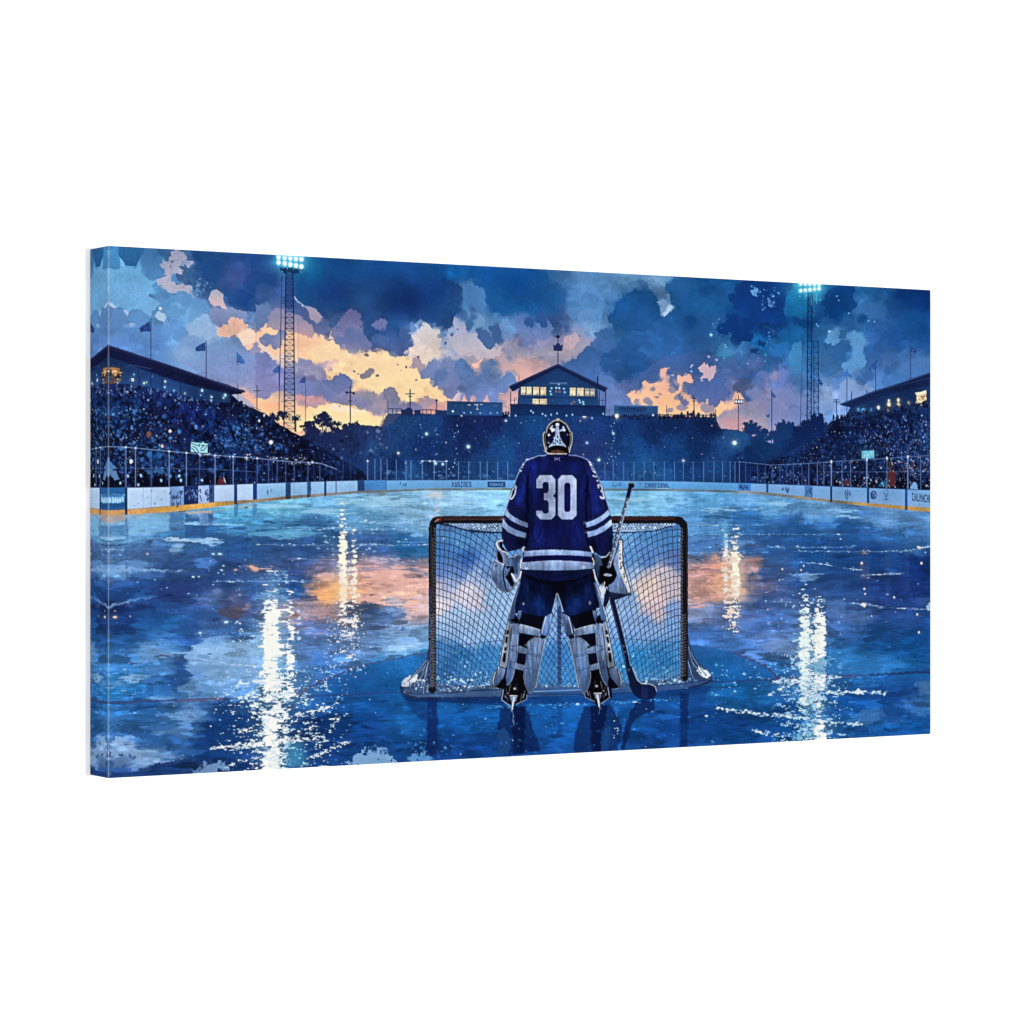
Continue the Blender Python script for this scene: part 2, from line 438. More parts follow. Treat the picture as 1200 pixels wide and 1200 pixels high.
E(500, 462, 14, 12, (248, 208, 158), a=.6, glow=True)
# warm-lit violet bank
P(tb([(0,640),(60,640),(140,720),(230,740),(270,690),(350,700),(400,750),(400,800),(440,790),(490,790),(520,830),(530,880),(570,880),(590,900),(610,870),(680,890),(710,910),(700,870),(740,850),(790,870),(780,910),(860,920),(920,900),(980,900),(1060,930),(1070,960),(740,985),(650,980),(620,960),(560,940),(480,930),(410,930),(390,900),(300,880),(220,870),(120,860),(40,900),(0,900)]), (142,138,190), (152,134,176), warp=1.3, fine=.8, jit=.05, rim=-.015)
blobs([(357,438,7),(365,432,7),(375,438,6),(362,430,5)], (158,138,176), warp=.9, rim=.02)
blobs([(383,428,4),(388,432,3)], (188,156,170), warp=.8)
E(345, 462, 26, 10, (134,132,184), a=.6, glow=True)
P(tb([(210,880),(300,880),(390,895),(400,930),(330,955),(240,930)]), (214,158,160), (190,150,172), warp=1, fine=.6)
P(tb([(400,950),(450,935),(520,950),(620,960),(640,985),(560,990),(450,975)]), (240,224,196), warp=.9, fine=.8)
E(428, 488, 26, 7, (254,224,168), a=.8, glow=True)
P(tb([(620,960),(700,900),(720,990),(700,1000),(650,985)]), (166,142,176), warp=1, fine=.8)
blobs([(430,438,5),(434,436,4),(425,440,3)], (160,136,164), warp=.7, rim=-.03)
for x, y, r in [(415,435.5,1.6),(420,438,1.3),(442.5,440,2.3),(488,445,1.6),(466,427,1.1),(476,430,1.6),(470,434,1),(430,416,3),(425,412,2),(398,476,.9),(491,418,2)]:
    E(x, y, r, r * .8, (136,116,146), fine=.8, soft=.3)
blobs([(488,424,6),(494,430,7),(484,428,4)], (176,150,174), warp=1.1)
blobs([(500,436,7),(508,428,8),(512,440,8),(518,448,8),(524,430,12),(535,445,14),(528,460,8)], (140,144,190), col2=(140,138,186), warp=1.3, rim=-.03)
blobs([(510,448,5),(516,440,8)], (98,122,178), a=.6, warp=1.2)
P(tb([(900,905),(960,895),(1060,920),(1080,950),(960,980)]), (206,152,156), warp=1, fine=.8)
puffs(110, 424, 476, 2.5, 7, .8, .07, 61, 318, 420)
puffs(60, 452, 478, 2, 5, .8, .06, 62, 415, 520)
puffs(90, 380, 425, 2, 6, .7, .08, 63, 385, 520)
blobs([(347,428,5),(353,425,6),(361,427,6),(368,432,5),(372,440,4)], (150, 140, 182), col2=(172, 148, 178), warp=.8, rim=.03)
blobs([(396,446,6),(402,445,7),(407,450,6),(398,454,8),(388,452,6),(380,450,5)], (124, 130, 182), col2=(138, 134, 182), warp=.8, rim=-.03)
blobs([(374,456,8),(362,456,9),(350,452,9),(384,462,8),(340,452,8)], (136, 136, 186), warp=1.2, a=.8, rim=.02)
blobs([(418,464,5),(424,462,5),(431,463,6),(438,466,6),(446,469,7),(450,476,6),(440,474,6)], (164, 142, 176), col2=(176, 148, 174), warp=1, rim=-.02)
blobs([(452,460,4),(458,458,5),(462,462,4),(464,468,5),(456,466,6)], (152, 136, 170), warp=.9, rim=-.03)
blobs([(494,470,5),(502,468,5),(508,471,5),(500,475,5)], (178, 150, 172), warp=.9, a=.9)
# top centre
tc = frame(520, 300, 6)
P(tc([(190,50),(700,90),(740,160),(800,230),(880,270),(800,380),(740,420),(700,460),(640,430),(600,450),(540,410),(490,390),(440,420),(370,400),(310,370),(280,290),(270,240),(210,200)]), (30,90,160), (38,100,168), warp=2, fine=.9, jit=.12, a=.8, rim=-.02)
E(605, 333, 16, 14, (24,78,152), a=.8, glow=True)
E(572, 352, 12, 10, (44,104,172), a=.7, glow=True)
P(tc([(130,200),(190,190),(280,235),(285,300),(320,380),(270,400),(200,380),(160,340),(130,280)]), (90,132,188), (96,138,192), warp=1.8, fine=.6, jit=.04)
P(tc([(0,150),(50,190),(110,210),(140,290),(110,360),(130,400),(60,440),(30,420),(0,400)]), (36,74,138), (44,84,144), warp=1.5, fine=.7, jit=.1, rim=-.02)
blobs([(540,372,6),(548,380,8),(555,372,5),(553,362,4)], (86,122,178), warp=1.2)
blobs([(567,394,7),(573,402,8),(582,392,7),(579,386,6),(562,388,4),(585,400,5)], (82,112,168), col2=(92,118,172), warp=1.3, rim=-.02)
P(tc([(60,470),(90,430),(150,480),(160,530),(240,560),(250,600),(330,665),(420,640),(410,700),(300,720),(120,700),(40,640),(30,560),(80,540)]), (170,170,200), (196,178,194), warp=1.4, fine=.8, jit=.04, rim=.02)
blobs([(596,412,5),(598,418,4),(606,416,2.4),(591,411,3)], (142,140,182), warp=1)
P(tc([(490,420),(560,400),(640,430),(700,430),(780,500),(740,600),(700,650),(560,640),(520,560),(500,500)]), (98,122,178), (140,138,184), warp=1.6, fine=.5, jit=.06, a=.85)
blobs([(634,374,6),(637,380,4),(622,378,6)], (58,94,158), warp=1.2, rim=-.03)
for x, y, r in [(556,364,2.4),(543,348,1),(553,361,2),(657,358,1.2),(537,386,1.5),(530,392,2),(523,402,2),(672,393,2.2),(667,394,1.2),(679,394,1.4)]:
    E(x, y, r, r, (84,104,160), fine=.9, soft=.4, a=.8)
E(690, 345, 42, 34, (104, 146, 202), a=.5, glow=True)
E(550, 350, 14, 20, (88, 130, 186), a=.5, glow=True)
P(tc([(420,640),(460,600),(560,640),(640,620),(780,560),(900,540),(1000,560),(1060,600),(1000,640),(900,690),(720,700),(560,720),(440,700)]), (172,158,192), (190,164,186), warp=1.6, fine=.6, jit=.05, a=.5)
P(tc([(850,570),(930,540),(960,590),(900,660),(850,650)]), (206,172,186), warp=1.2, a=.7)
E(610, 436, 24, 10, (226,178,170), a=.75, glow=True)
E(640, 447, 14, 8, (216,170,172), a=.6, glow=True)
# puffs left of the pavilion
td = frame(540, 300, 4.8)
blobs([(541,430,9),(548,440,10),(552,452,12),(566,445,8),(572,436,9),(577,428,7),(582,440,7),(588,452,9),(575,455,12),(598,445,8),(604,452,6),(560,462,12)], (110,136,190), col2=(130,136,188), warp=1.2, fine=.6, jit=.07, rim=-.015)
P(td([(55,610),(90,600),(120,580),(150,590),(110,600),(100,640),(70,625)]), (236,190,172), fine=.8, warp=.6)
for x in (545, 555, 571):
    P([(x - 4, 472), (x, 462), (x + 4, 472)], (232,176,160), warp=.8, fine=.5, a=.9)
P(td([(215,780),(270,800),(330,760),(330,830),(270,850),(235,820)]), (222,168,164), warp=1, a=.8)
puffs(120, 425, 478, 2, 7, .75, .07, 64, 520, 605)
# big blue cloud right of the pavilion
blobs([(748,352,13),(762,356,12),(732,362,12),(724,372,9),(738,374,16),(755,378,20),(770,370,14),(780,385,18),(796,365,13),(802,352,12),(790,345,7),(815,340,16),(835,345,18),(800,390,22),(830,385,24),(770,400,22),(745,402,14),(850,345,16),(860,400,10),(822,405,20),(795,410,22)], (36,92,154), col2=(62,108,174), warp=1.6, fine=.8, jit=.12, rim=-.02)
E(742, 352, 16, 10, (30,82,142), a=.7, glow=True)
E(745, 385, 16, 8, (66,124,182), a=.5, glow=True)
E(757, 348, 12, 14, (30,80,140), a=.6, glow=True)
E(808, 380, 12, 10, (22,70,132), a=.7, glow=True)
E(828, 341, 8, 7, (24,66,130), a=.7, glow=True)
E(828, 358, 20, 10, (42,108,170), a=.7, glow=True)
blobs([(787,335,7),(792,330,7),(798,336,6)], (54,106,160), warp=.8, rim=-.03, a=.8)
P(frame(720,310,6)([(300,260),(350,240),(410,300),(380,340),(345,368),(310,350),(320,300)]), (134,152,190), warp=.8, fine=1)
P(frame(720,310,6)([(370,310),(405,300),(395,325),(350,368),(340,350)]), (182,198,222), fine=1)
blobs([(708,398,8),(714,390,7),(705,408,8),(690,415,9),(682,420,8),(700,425,12),(712,415,12),(720,430,12),(675,430,10),(665,440,12),(685,445,14)], (78,118,176), col2=(84,116,178), warp=1.2, jit=.08, rim=-.015)
blobs([(712,424,10),(728,436,12),(742,425,14),(735,412,14),(722,415,8)], (50,96,160), warp=1.5, jit=.1, a=.8)
E(700, 465, 24, 9, (124,128,182), a=.7, glow=True)
for x, y, r in [(739,333,1.6),(741,336,1.5),(750,332,1.4),(725,346,1)]:
    E(x, y, r * 1.4, r, (72,112,166), fine=.8, soft=.4, a=.8)
puffs(260, 325, 430, 2.5, 8, .6, .08, 65, 700, 870)
blobs([(745,353,13),(757,353,12),(733,365,12),(762,366,11),(722,374,9),(738,376,12),(752,374,14)], (36, 88, 150), col2=(46, 100, 164), fine=.9, warp=1.2, rim=-.05, wet=False, a=.9, jit=.12)
blobs([(790,336,9),(799,342,11),(808,332,10),(794,350,10)], (48, 102, 162), col2=(44, 98, 160), fine=.9, rim=-.03, wet=False, a=.8, jit=.1)
blobs([(703,395,7),(710,390,6),(700,404,7),(712,402,9)], (72, 112, 172), col2=(80, 116, 178), fine=.8, rim=-.02, wet=False, a=.8)
blobs([(683,420,8),(690,413,7),(697,421,9),(676,430,8),(688,430,10)], (72, 108, 170), col2=(90, 118, 178), fine=.8, rim=-.03, wet=False, a=.75)
# navy hollows, right of centre
blobs([(849,386,8),(860,378,10),(868,390,11),(878,378,9),(876,394,7),(864,398,6)], (22,60,124), warp=1.6, fine=.8, jit=.1)
blobs([(862,350,8),(872,342,12),(885,335,14),(900,345,20),(905,362,18),(888,365,14),(872,356,12),(915,335,14)], (24,64,132), warp=1.8, fine=.8, jit=.12)
E(905, 358, 14, 12, (20,54,118), a=.7, glow=True)
blobs([(888,412,3.4),(883,413,2.6),(893,403,4)], (24,68,130), warp=1)
specks([(878,335),(910,335),(912,362),(890,366),(885,350)], 26, [(120,160,212),(90,130,190)], r=(.5,1.3), a=(.5,1))
blobs([(884.5,340,3),(885,344,2.4),(901,356,3),(900,351,2.4),(903,357,2.6)], (112,156,210), warp=1.2, fine=1.4)
for x, y in [(891,342),(907,347),(894,363),(912,343),(913,344)]:
    E(x, y, 1, 1, (110,152,205), soft=.8)
E(833.5, 392.5, 1.6, 1.6, (190,225,245), soft=.6); E(833.5, 392.5, 3, 3, (120,180,225), a=.4, glow=True)
specks([(835,375),(850,372),(845,395),(832,390)], 16, [(110,160,205)], r=(.5,1.5), a=(.3,.7))
E(850, 408, 18, 10, (84,142,190), a=.6, glow=True)
specks([(830,405),(905,400),(900,425),(835,430)], 34, [(120,170,210),(150,190,220),(24,70,130)], r=(.5,1.3), a=(.4,.8))
specks([(897,385),(908,385),(905,415),(898,405)], 18, [(120,150,200),(90,120,180)], r=(.5,1.2), a=(.5,.9))
P(frame(720,410,6)([(330,60),(560,20),(700,20),(760,60),(740,150),(830,220),(800,330),(700,360),(600,380),(500,300),(480,200),(380,230),(200,220),(180,160)]), (86,108,170), (100,114,172), warp=2, fine=.6, jit=.07, a=.7)
tf = frame(720, 410, 6)
P(tf([(85,315),(115,280),(140,305),(180,295),(210,260),(195,235),(225,220),(270,245),(310,225),(340,195),(310,180),(340,140),(375,140),(385,230),(440,240),(445,180),(490,185),(530,160),(550,200),(545,230),(495,230),(480,290),(440,300),(440,350),(490,370),(510,390),(540,400),(640,385),(645,350),(680,335),(700,365),(780,380),(830,355),(835,310),(870,300),(910,320),(905,370),(850,400),(860,420),(780,430),(740,450),(710,480),(300,470),(300,385),(180,385),(120,370),(110,330)]), (232,178,160), (248,196,150), warp=1.1, fine=1.1, jit=.03, rim=.02)
E(785, 466, 16, 10, (250,196,148), a=.55, glow=True)
for x, y, r in [(764,457,3.6),(788,457,4.4),(758,470,5),(770,465,2),(795,466,4),(745,470,3),(792,451,4),(761,472,4),(800,478,5),(830,478,7),(785,481,4),(774,462,1.6)]:
    E(x, y, r * 1.2, r * .8, (158,138,172), warp=1, fine=1, soft=.25, a=.9)
blobs([(822,452,8),(812,458,6),(830,460,9),(840,450,10),(846,462,8),(838,470,7),(823,466,6)], (92, 112, 174), col2=(112, 120, 178), warp=1.1, fine=.8, rim=-.02)
blobs([(790,451,3.4),(794,454,3)], (120, 124, 176), warp=1)
blobs([(799,467,3),(803,472,3.6),(797,462,2.4)], (132, 128, 176), warp=1)
P(tf([(590,120),(640,80),(670,130),(720,110),(710,150),(690,190),(665,220),(650,200),(600,200),(630,165)]), (200,170,186), warp=.8, fine=1.2, rim=.03)
for x, y in [(812,428.5),(811,429.5),(788,440),(840,422),(830,418),(822,445),(810,434)]:
    E(x, y, 1.6, 1.3, (200,190,215), soft=.6, fine=1, a=.8)
E(877, 465, 6, 5, (86,108,172), fine=.8, soft=.2, warp=.8)
P(tf([(930,290),(980,255),(1030,270),(1040,320),(1100,340),(1200,280),(1200,500),(1100,600),(1020,590),(1000,520),(930,500),(880,550),(740,550),(710,470),(760,440),(860,420),(920,380),(960,350)]), (140,138,186), (178,148,174), warp=1.6, fine=.6, jit=.05, a=.8)
E(858, 496, 16, 8, (214,158,162), a=.7, glow=True)
P(tf([(1105,170),(1130,150),(1150,200),(1140,215),(1115,200)]), (160,145,185), fine=1, warp=1, a=.8)
# far right
te = frame(900, 320, 6)
E(948, 337, 26, 16, (84,180,216), a=.85, glow=True)
P(te([(130,140),(270,80),(260,230),(270,330),(140,330),(110,280)]), (38,128,184), (40,120,178), warp=1.6, fine=.8, a=.75, jit=.12)
P(te([(140,330),(200,310),(260,320),(380,300),(380,350),(300,400),(200,370)]), (22,74,140), warp=1.6, fine=1, jit=.1, a=.85)
blobs([(980,350,13),(990,342,12),(995,358,10),(978,365,10),(970,355,6),(1000,372,5)], (22,70,136), col2=(24,76,144), warp=1.5, fine=.9, jit=.1, a=.9)
P(te([(590,290),(620,240),(700,200),(800,200),(850,250),(820,330),(700,340),(640,370),(600,340)]), (74,122,184), warp=1.8, fine=.6, jit=.05, a=.75)
P(te([(400,480),(430,420),(490,380),(520,400),(520,450),(560,420),(640,395),(690,450),(700,490),(660,550),(700,630),(640,680),(600,715),(550,700),(520,640),(590,590),(600,530),(560,500),(500,540),(460,510)]), (112,158,208), (110,154,208), warp=1, fine=.6, jit=.05, rim=.02)
blobs([(989,391,4.5),(986,395,4)], (66,118,178), warp=.8)
blobs([(983,410,8),(990,407,8),(976,412,6),(984,418,6)], (62,112,174), warp=1, rim=-.01)
blobs([(1011,374,5),(1013,371,3.5)], (30,84,150), warp=1)
blobs([(996,380,8),(1005,385,4)], (54,108,172), warp=1, a=.9)
blobs([(1088,345,14),(1070,348,12),(1080,358,9),(1060,342,10)], (18,56,122), warp=1.8, fine=.8, a=.75, jit=.1)
E(1065, 375, 28, 24, (36,92,160), a=.5, glow=True)
E(972, 388.5, 1.4, 1.4, (170,215,240), soft=.6)
for x, y in [(1018,376),(1025,377),(957,380),(959,382),(995,367),(970,402),(906,347),(981,347),(983,352)]:
    E(x, y, .9, .9, (130,180,220), soft=.8)
P(te([(150,560),(170,510),(240,480),(250,560),(240,700),(150,720)]), (84,142,196), warp=1.4, a=.8, jit=.05)
P(te([(900,720),(920,640),(1040,600),(1140,600),(1140,720)]), (96,134,194), warp=2, a=.6)
tg = frame(900, 430, 6)
P(tg([(490,200),(520,110),(560,80),(640,110),(700,130),(760,170),(700,190),(520,250),(380,330),(360,250),(440,250)]), (152,162,204), (140,154,204), warp=1.6, fine=.5, jit=.04, a=.85)
P(tg([(80,200),(140,150),(180,190),(240,200),(280,230),(250,260),(160,270),(110,250)]), (140,140,190), warp=1.2, a=.8)
E(908, 440, 5, 6, (160,146,186), a=.8, glow=True)
P(tg([(0,260),(60,240),(120,300),(240,320),(220,430),(160,450),(60,400),(0,440)]), (140,140,188), warp=1.6, a=.75, jit=.05)
blobs([(1018,440,7),(1040,435,5),(1010,448,6)], (70,114,182), warp=1.4, a=.7)

# ------------------------------------------------------------------ floodlight glow and towers
E(342, 305, 22, 14, (90,190,225), a=.75, glow=True)

puffs(260, 292, 470, 3, 8, .35, .04, 6)
puffs(700, 292, 505, .8, 2.4, .5, .05, 5)
g_ = INK.mean(-1, keepdims=True)
INK[:] = (g_ + (INK - g_) * 1.02) * .97
E(342, 305, 22, 14, (90, 190, 225), a=.6, glow=True)
E(948, 337, 22, 13, (84, 180, 216), a=.5, glow=True)
TB = frame(300, 280, 4.8)
TG = frame(900, 430, 6)
TQ = frame(760, 310, 3.4286)


def tower(legs, y0, y1, w, col, pid, step=5.5, x=True):
    """lattice mast between two legs given as (x_top, x_bottom)"""
    (a0, a1), (b0, b1) = legs
    L([(a0, y0), (a1, y1)], w, col, pid=pid)
    L([(b0, y0), (b1, y1)], w, col, pid=pid)
    y, k = y0, 0
    while y < y1 - 2:
        t, t2 = (y - y0) / (y1 - y0), min((y + step - y0) / (y1 - y0), 1)
        pa, pb = (a0 + (a1 - a0) * t, y), (b0 + (b1 - b0) * t, y)
        qa, qb = (a0 + (a1 - a0) * t2, y + step), (b0 + (b1 - b0) * t2, y + step)
        L([pa, pb], .7, col, a=.9, pid=pid)
        L([pa, qb] if (k % 2 or x) else [pb, qa], .5, col, a=.65, pid=pid)
        if x:
            L([pb, qa], .5, col, a=.5, pid=pid)
        y += step
        k += 1


DK = (30, 42, 88)
# left mast
P([(334.6, 320), (344, 320), (344.4, 362), (335, 362)], (40, 62, 118), a=.45)
tower(((335.2, 333), (343.6, 345.8)), 320, 505, 1.35, (34, 44, 88), TOWER_L, 6.5)
L([(330.5, 322), (327, 488)], .8, (50, 52, 96), pid=TOWER_L)
L([(349.5, 372), (350, 450)], .4, (130, 110, 140), a=.6)
for yy in (340, 355, 372, 388, 404, 420, 436, 452, 470):
    L([(330, yy), (335, yy + 1)], .5, (50, 52, 96), a=.7)
for cx, s in ((341, 1), ):
    P([(327, 313), (356, 315), (352, 319), (346, 321), (334, 320), (330, 318)], (30, 60, 110), fine=.8, pid=TOWER_L)
specks([(328, 312), (356, 313), (354, 321), (330, 320)], 26, [(120, 190, 220), (20, 40, 80), (60, 120, 170)], r=(.5, 1.2))
for i, x in enumerate((326.7, 333.8, 340.5, 347, 353.4)):
    for y in (301.5 + i * .6, 307.6 + i * 1.2):
        E(x, y, 4.2, 4, (120, 215, 235), a=.55, glow=True)
        E(x, y, 2.5, 2.9, (240, 250, 248), soft=.5, pid=TOWER_L)
L([(324, 299.5), (356, 301.5)], 1.4, (150, 215, 232), a=.8)
# right mast
tower(((947, 945.8), (951.6, 950.8)), 344, 503, 1.15, (22, 40, 92), TOWER_R, 7, False)
tower(((953.4, 954), (959, 959.6)), 400, 498, .9, (28, 50, 104), TOWER_R, 6.5, False)
P([(946, 346), (953, 346), (952, 400), (946.5, 400)], (22, 50, 106), a=.25, soft=2)
L([(940.6, 400), (938, 500)], .7, (44, 70, 126), pid=TOWER_R)
specks([(936, 330), (965, 331), (965, 352), (936, 350)], 40, [(120, 210, 230), (70, 160, 200)], r=(.5, 1.3), a=(.3, .8))
for i, x in enumerate((938.6, 944, 949.4, 954.8, 960)):
    for y in (332.6 + i * .3, 340.6 - i * .6):
        E(x, y, 4, 3.8, (110, 215, 235), a=.6, glow=True)
        E(x, y, 2.1, 2.2, (238, 252, 250), soft=.5, pid=TOWER_R)
L([(951, 345), (951.5, 358)], .8, (140, 210, 230), a=.6)
L([(957, 345), (957.3, 356)], .8, (140, 210, 230), a=.5)

# flags and lamp posts; every flag is a part of the picture
FLAGS = []


def flag(pts, pole, col, w=.9, pc=None):
    pid = FLAG0 + len(FLAGS)
    FLAGS.append(pid)
    L(pole, w, pc or (44, 62, 116), pid=pid)
    P(pts, tuple(min(int(c * 1.18 + 8), 255) for c in col), fine=.4, pid=pid, jit=.1)
    mx, my = sum(p[0] for p in pts) / len(pts), sum(p[1] for p in pts) / len(pts)
    L([(mx - 1, my + .6), (mx + 1.2, my - .4)], .7, (104, 132, 186), a=.7)


flag([(163.5, 384.5), (170, 380), (176, 375.5), (176, 389), (170, 388), (165, 389.5)], [(177, 373), (177, 424)], (38, 58, 118))
flag([(229.5, 407), (235, 404), (241, 401), (241, 411.5), (236, 411), (230, 412)], [(241.8, 399), (241.8, 446)], (40, 66, 128))
flag([(278, 413.5), (283, 418), (287.5, 425), (286, 427), (278, 425)], [(278, 413), (278, 427)], (52, 88, 150), .8)
flag([(319, 434.5), (323, 431), (327, 428), (327, 437.5), (322, 437)], [(327.2, 428), (327.2, 452)], (52, 82, 144), .8)
flag([(351, 447), (354, 443), (357.6, 441), (358, 448.6), (352, 449)], [(358, 441), (358.2, 505)], (48, 62, 124), .8, (110, 96, 136))
flag([(904.7, 458), (907, 462), (910, 465), (908, 466.5), (905, 464)], [(904.5, 457), (904.6, 545)], (38, 72, 134), .9, (40, 64, 120))
flag([(958.6, 443), (961, 445), (964.3, 449), (963, 452), (958.8, 450)], [(959.4, 443), (959.4, 470)], (28, 50, 108), .9)
flag([(986, 441), (992, 434), (997, 440), (999, 443), (993, 441)], [(992.6, 432.5), (992.6, 487)], (54, 96, 160), .8, (50, 84, 146))
flag([(1018.5, 432), (1021, 427), (1026, 424), (1026, 433), (1021, 431), (1020, 434)], [(1026.4, 423), (1026.4, 490)], (40, 72, 136), .9, (42, 74, 136))
flag([(1067.2, 403), (1069, 407), (1072, 408), (1075.5, 412), (1073, 415), (1070, 412), (1067.5, 413)], [(1067.3, 400), (1067.3, 452)], (40, 60, 116), .9, (40, 74, 136))
P([(897, 484.5), (899, 487), (902, 485), (901, 489), (898.5, 488.5)], (38, 66, 128), fine=.3)
L([(278, 427), (278, 465)], .5, (110, 120, 170), a=.6)


def lamp(x, y0, y1, arms=(), w=1.2, col=(60, 58, 98)):
    L([(x, y0), (x, y1)], w, col)
    for dy, hw, ww in arms:
        L([(x - hw, y0 + dy), (x + hw, y0 + dy)], ww, col)


lamp(301.3, 452, 480, ((6, 4, .8),), 1)
lamp(410.6, 453, 500, ((7, 5, 1.4), (17, 2, 1)), 1.3)
E(406.5, 460, 1.5, 1.6, (60, 56, 96), soft=.5); E(414.5, 461, 1.5, 1.6, (60, 56, 96), soft=.5)
lamp(480.8, 456.5, 481, ((5, 5, 1), (8, 2, 1)), 1.4)
lamp(511.8, 468, 482, ((1.5, 1, 1.4),), 1)
lamp(455, 470, 482, (), .6)
lamp(813.5, 464, 487, ((3, 2, 1.4), (6, 1.5, 1)), 1.1)
lamp(781.5, 475, 486, (), .7)
lamp(837, 475, 487, (), .6, (150, 110, 130))
lamp(865.5, 463, 505, (), .9, (50, 60, 110))
P([(861, 468), (870.5, 468), (870.5, 473.5), (861, 473.5)], (60, 76, 126), soft=1)
for x in (862.8, 866, 869):
    E(x, 470.6, 1.2, 1.6, (225, 235, 245), soft=.6)
lamp(980.5, 468, 490, ((3, 4, .8), (0.5, 3, .6)), .9, (40, 66, 126))

# trees at the ends of the ground
def tree(x, y, r, h, col, pid):
    for k in range(26 if col[0] == 36 else 34):
        a = RNG.rand() * 6.28
        q = r * RNG.rand() ** .6
        E(x + math.cos(a) * q * 1.1, y + math.sin(a) * q * .85, r * RNG.uniform(.2, .42), r * RNG.uniform(.16, .34), col, fine=1.4, warp=.8, soft=.3, pid=pid)
    specks([(x - r * 1.4, y - r), (x + r * 1.4, y - r), (x + r * 1.4, y + r), (x - r * 1.4, y + r)], 26, [col], r=(.5, 1.1), a=(.6, 1))
    L([(x, y), (x, y + h)], 1, col, pid=pid)


for x, y, r, h in ((321, 489, 5, 14), (333, 487, 5, 16), (347, 490, 4, 16), (362, 501, 7, 12), (378, 493, 9, 18), (392, 500, 6.5, 14), (398, 508, 7, 10), (408, 503, 7, 10), (418, 500, 6, 10), (430, 503, 5, 8), (368, 508, 8, 8), (385, 510, 8, 8)):
    tree(x, y, r, h, (36, 40, 84), TREES_L)
for x, y, r, h in ((880, 502, 9, 16), (880, 512, 11, 12), (896, 511, 7, 10), (920, 502, 9, 14), (918, 511, 12, 12), (907, 510, 6, 10), (930, 508, 8, 10), (944, 498, 5, 10), (957, 494, 9, 14), (952, 504, 11, 14), (965, 503, 8, 10), (937, 506, 8, 10)):
    tree(x, y, r, h, (30, 58, 112) if x < 935 else (22, 40, 90), TREES_R)

# ------------------------------------------------------------------ far stand, pavilion, score boxes
FARTOP = [(352, 511), (360, 508), (372, 510), (384, 508), (400, 507), (402, 500), (418, 497.5), (448, 500), (452, 490), (455, 485), (524, 485), (600, 486), (838, 489), (843, 502), (866, 504), (885, 512), (905, 520), (930, 512), (960, 506), (990, 500), (990, 566), (352, 566)]
P(FARTOP, (30, 54, 106), (34, 72, 130), fine=.6, jit=.16, pid=STAND_C)
FARB = field([(380,520,(32,40,82)),(410,510,(38,48,92)),(430,508,(44,56,104)),(440,530,(40,68,118)),(400,545,(36,54,104)),(380,555,(24,30,66)),(425,555,(36,60,112)),(470,500,(38,72,126)),(500,495,(34,64,118)),(540,495,(30,44,98)),(580,492,(28,38,88)),(600,500,(30,60,116)),(500,525,(24,46,96)),(550,520,(26,42,92)),(590,530,(34,76,134)),(460,545,(24,42,88)),(520,550,(30,54,104)),(560,552,(34,68,120)),(480,556,(40,80,134)),(620,500,(30,70,126)),(650,487,(26,58,112)),(690,500,(34,60,120)),(620,530,(34,58,116)),(690,528,(46,60,120)),(700,545,(40,62,120)),(720,500,(28,58,116)),(740,530,(32,74,134)),(770,505,(24,44,94)),(790,530,(26,62,118)),(830,500,(22,38,84)),(820,525,(24,50,102)),(840,545,(34,70,126)),(760,550,(40,88,146)),(860,515,(44,84,138)),(870,535,(22,44,92)),(880,550,(22,36,78)),(900,530,(26,60,112)),(915,545,(24,40,84)),(945,530,(22,42,88))], 2.6)
m = (PID == STAND_C)
fb = sample(FARB, QX + 5 * WA + WC, QY + 5 * WB + WD) * (1 + .10 * JT + .07 * GR)[..., None]
INK[m] = fb[m]
for n_, c_, r_, a_ in ((70, [(20, 34, 80), (14, 24, 60)], (1, 2.6), (.15, .4)), (200, [(44, 92, 150), (52, 82, 140)], (1, 3.2), (.1, .3)),
                       (1500, [(18, 32, 76), (50, 84, 140), (38, 58, 112), (22, 30, 70)], (.4, 1.0), (.3, .8)), (230, [(110, 150, 200), (140, 170, 210), (90, 120, 180)], (.35, .7), (.3, .8)),
                       (40, [(205, 175, 165), (225, 215, 200)], (.5, .9), (.5, .9))):
    specks([(455, 489), (600, 489), (836, 492), (862, 512), (880, 562), (430, 562), (430, 515), (450, 508)], n_, c_, r_, a_, asp=.85)
for x, y, r, c in ((500, 508.5, 1.6, (190, 225, 240)), (549, 523.5, 2, (190, 225, 245)), (467, 531, 1.4, (200, 200, 190)), (510.5, 543, 1.6, (200, 225, 235)), (519, 544, 1.4, (190, 215, 235)), (707, 484.5, 1.2, (230, 215, 190)),
                   (685, 487.5, 2.2, (230, 200, 180)), (723, 487.5, 2.4, (240, 232, 200)), (702, 539, 1.6, (200, 220, 240)), (688, 519, 1.3, (170, 200, 235)), (861, 519, 2.4, (225, 232, 235)), (801, 540, 1.4, (200, 190, 190)), (719, 508, 1.2, (190, 210, 230)), (541, 487, 1, (190, 190, 210)), (593, 493, 1.2, (200, 200, 220))):
    E(x, y, r * 2.2, r * 2.2, c, a=.35, glow=True)
    E(x, y, r, r, c, soft=.7)
for x0, n_ in ((718, 16), (534, 12), (511, 10), (492, 6)):
    for _ in range(n_):
        E(x0 + RNG.normal() * 2.2, RNG.uniform(495, 556), .7, .8, (160, 190, 225), a=RNG.uniform(.4, .9), soft=.7)
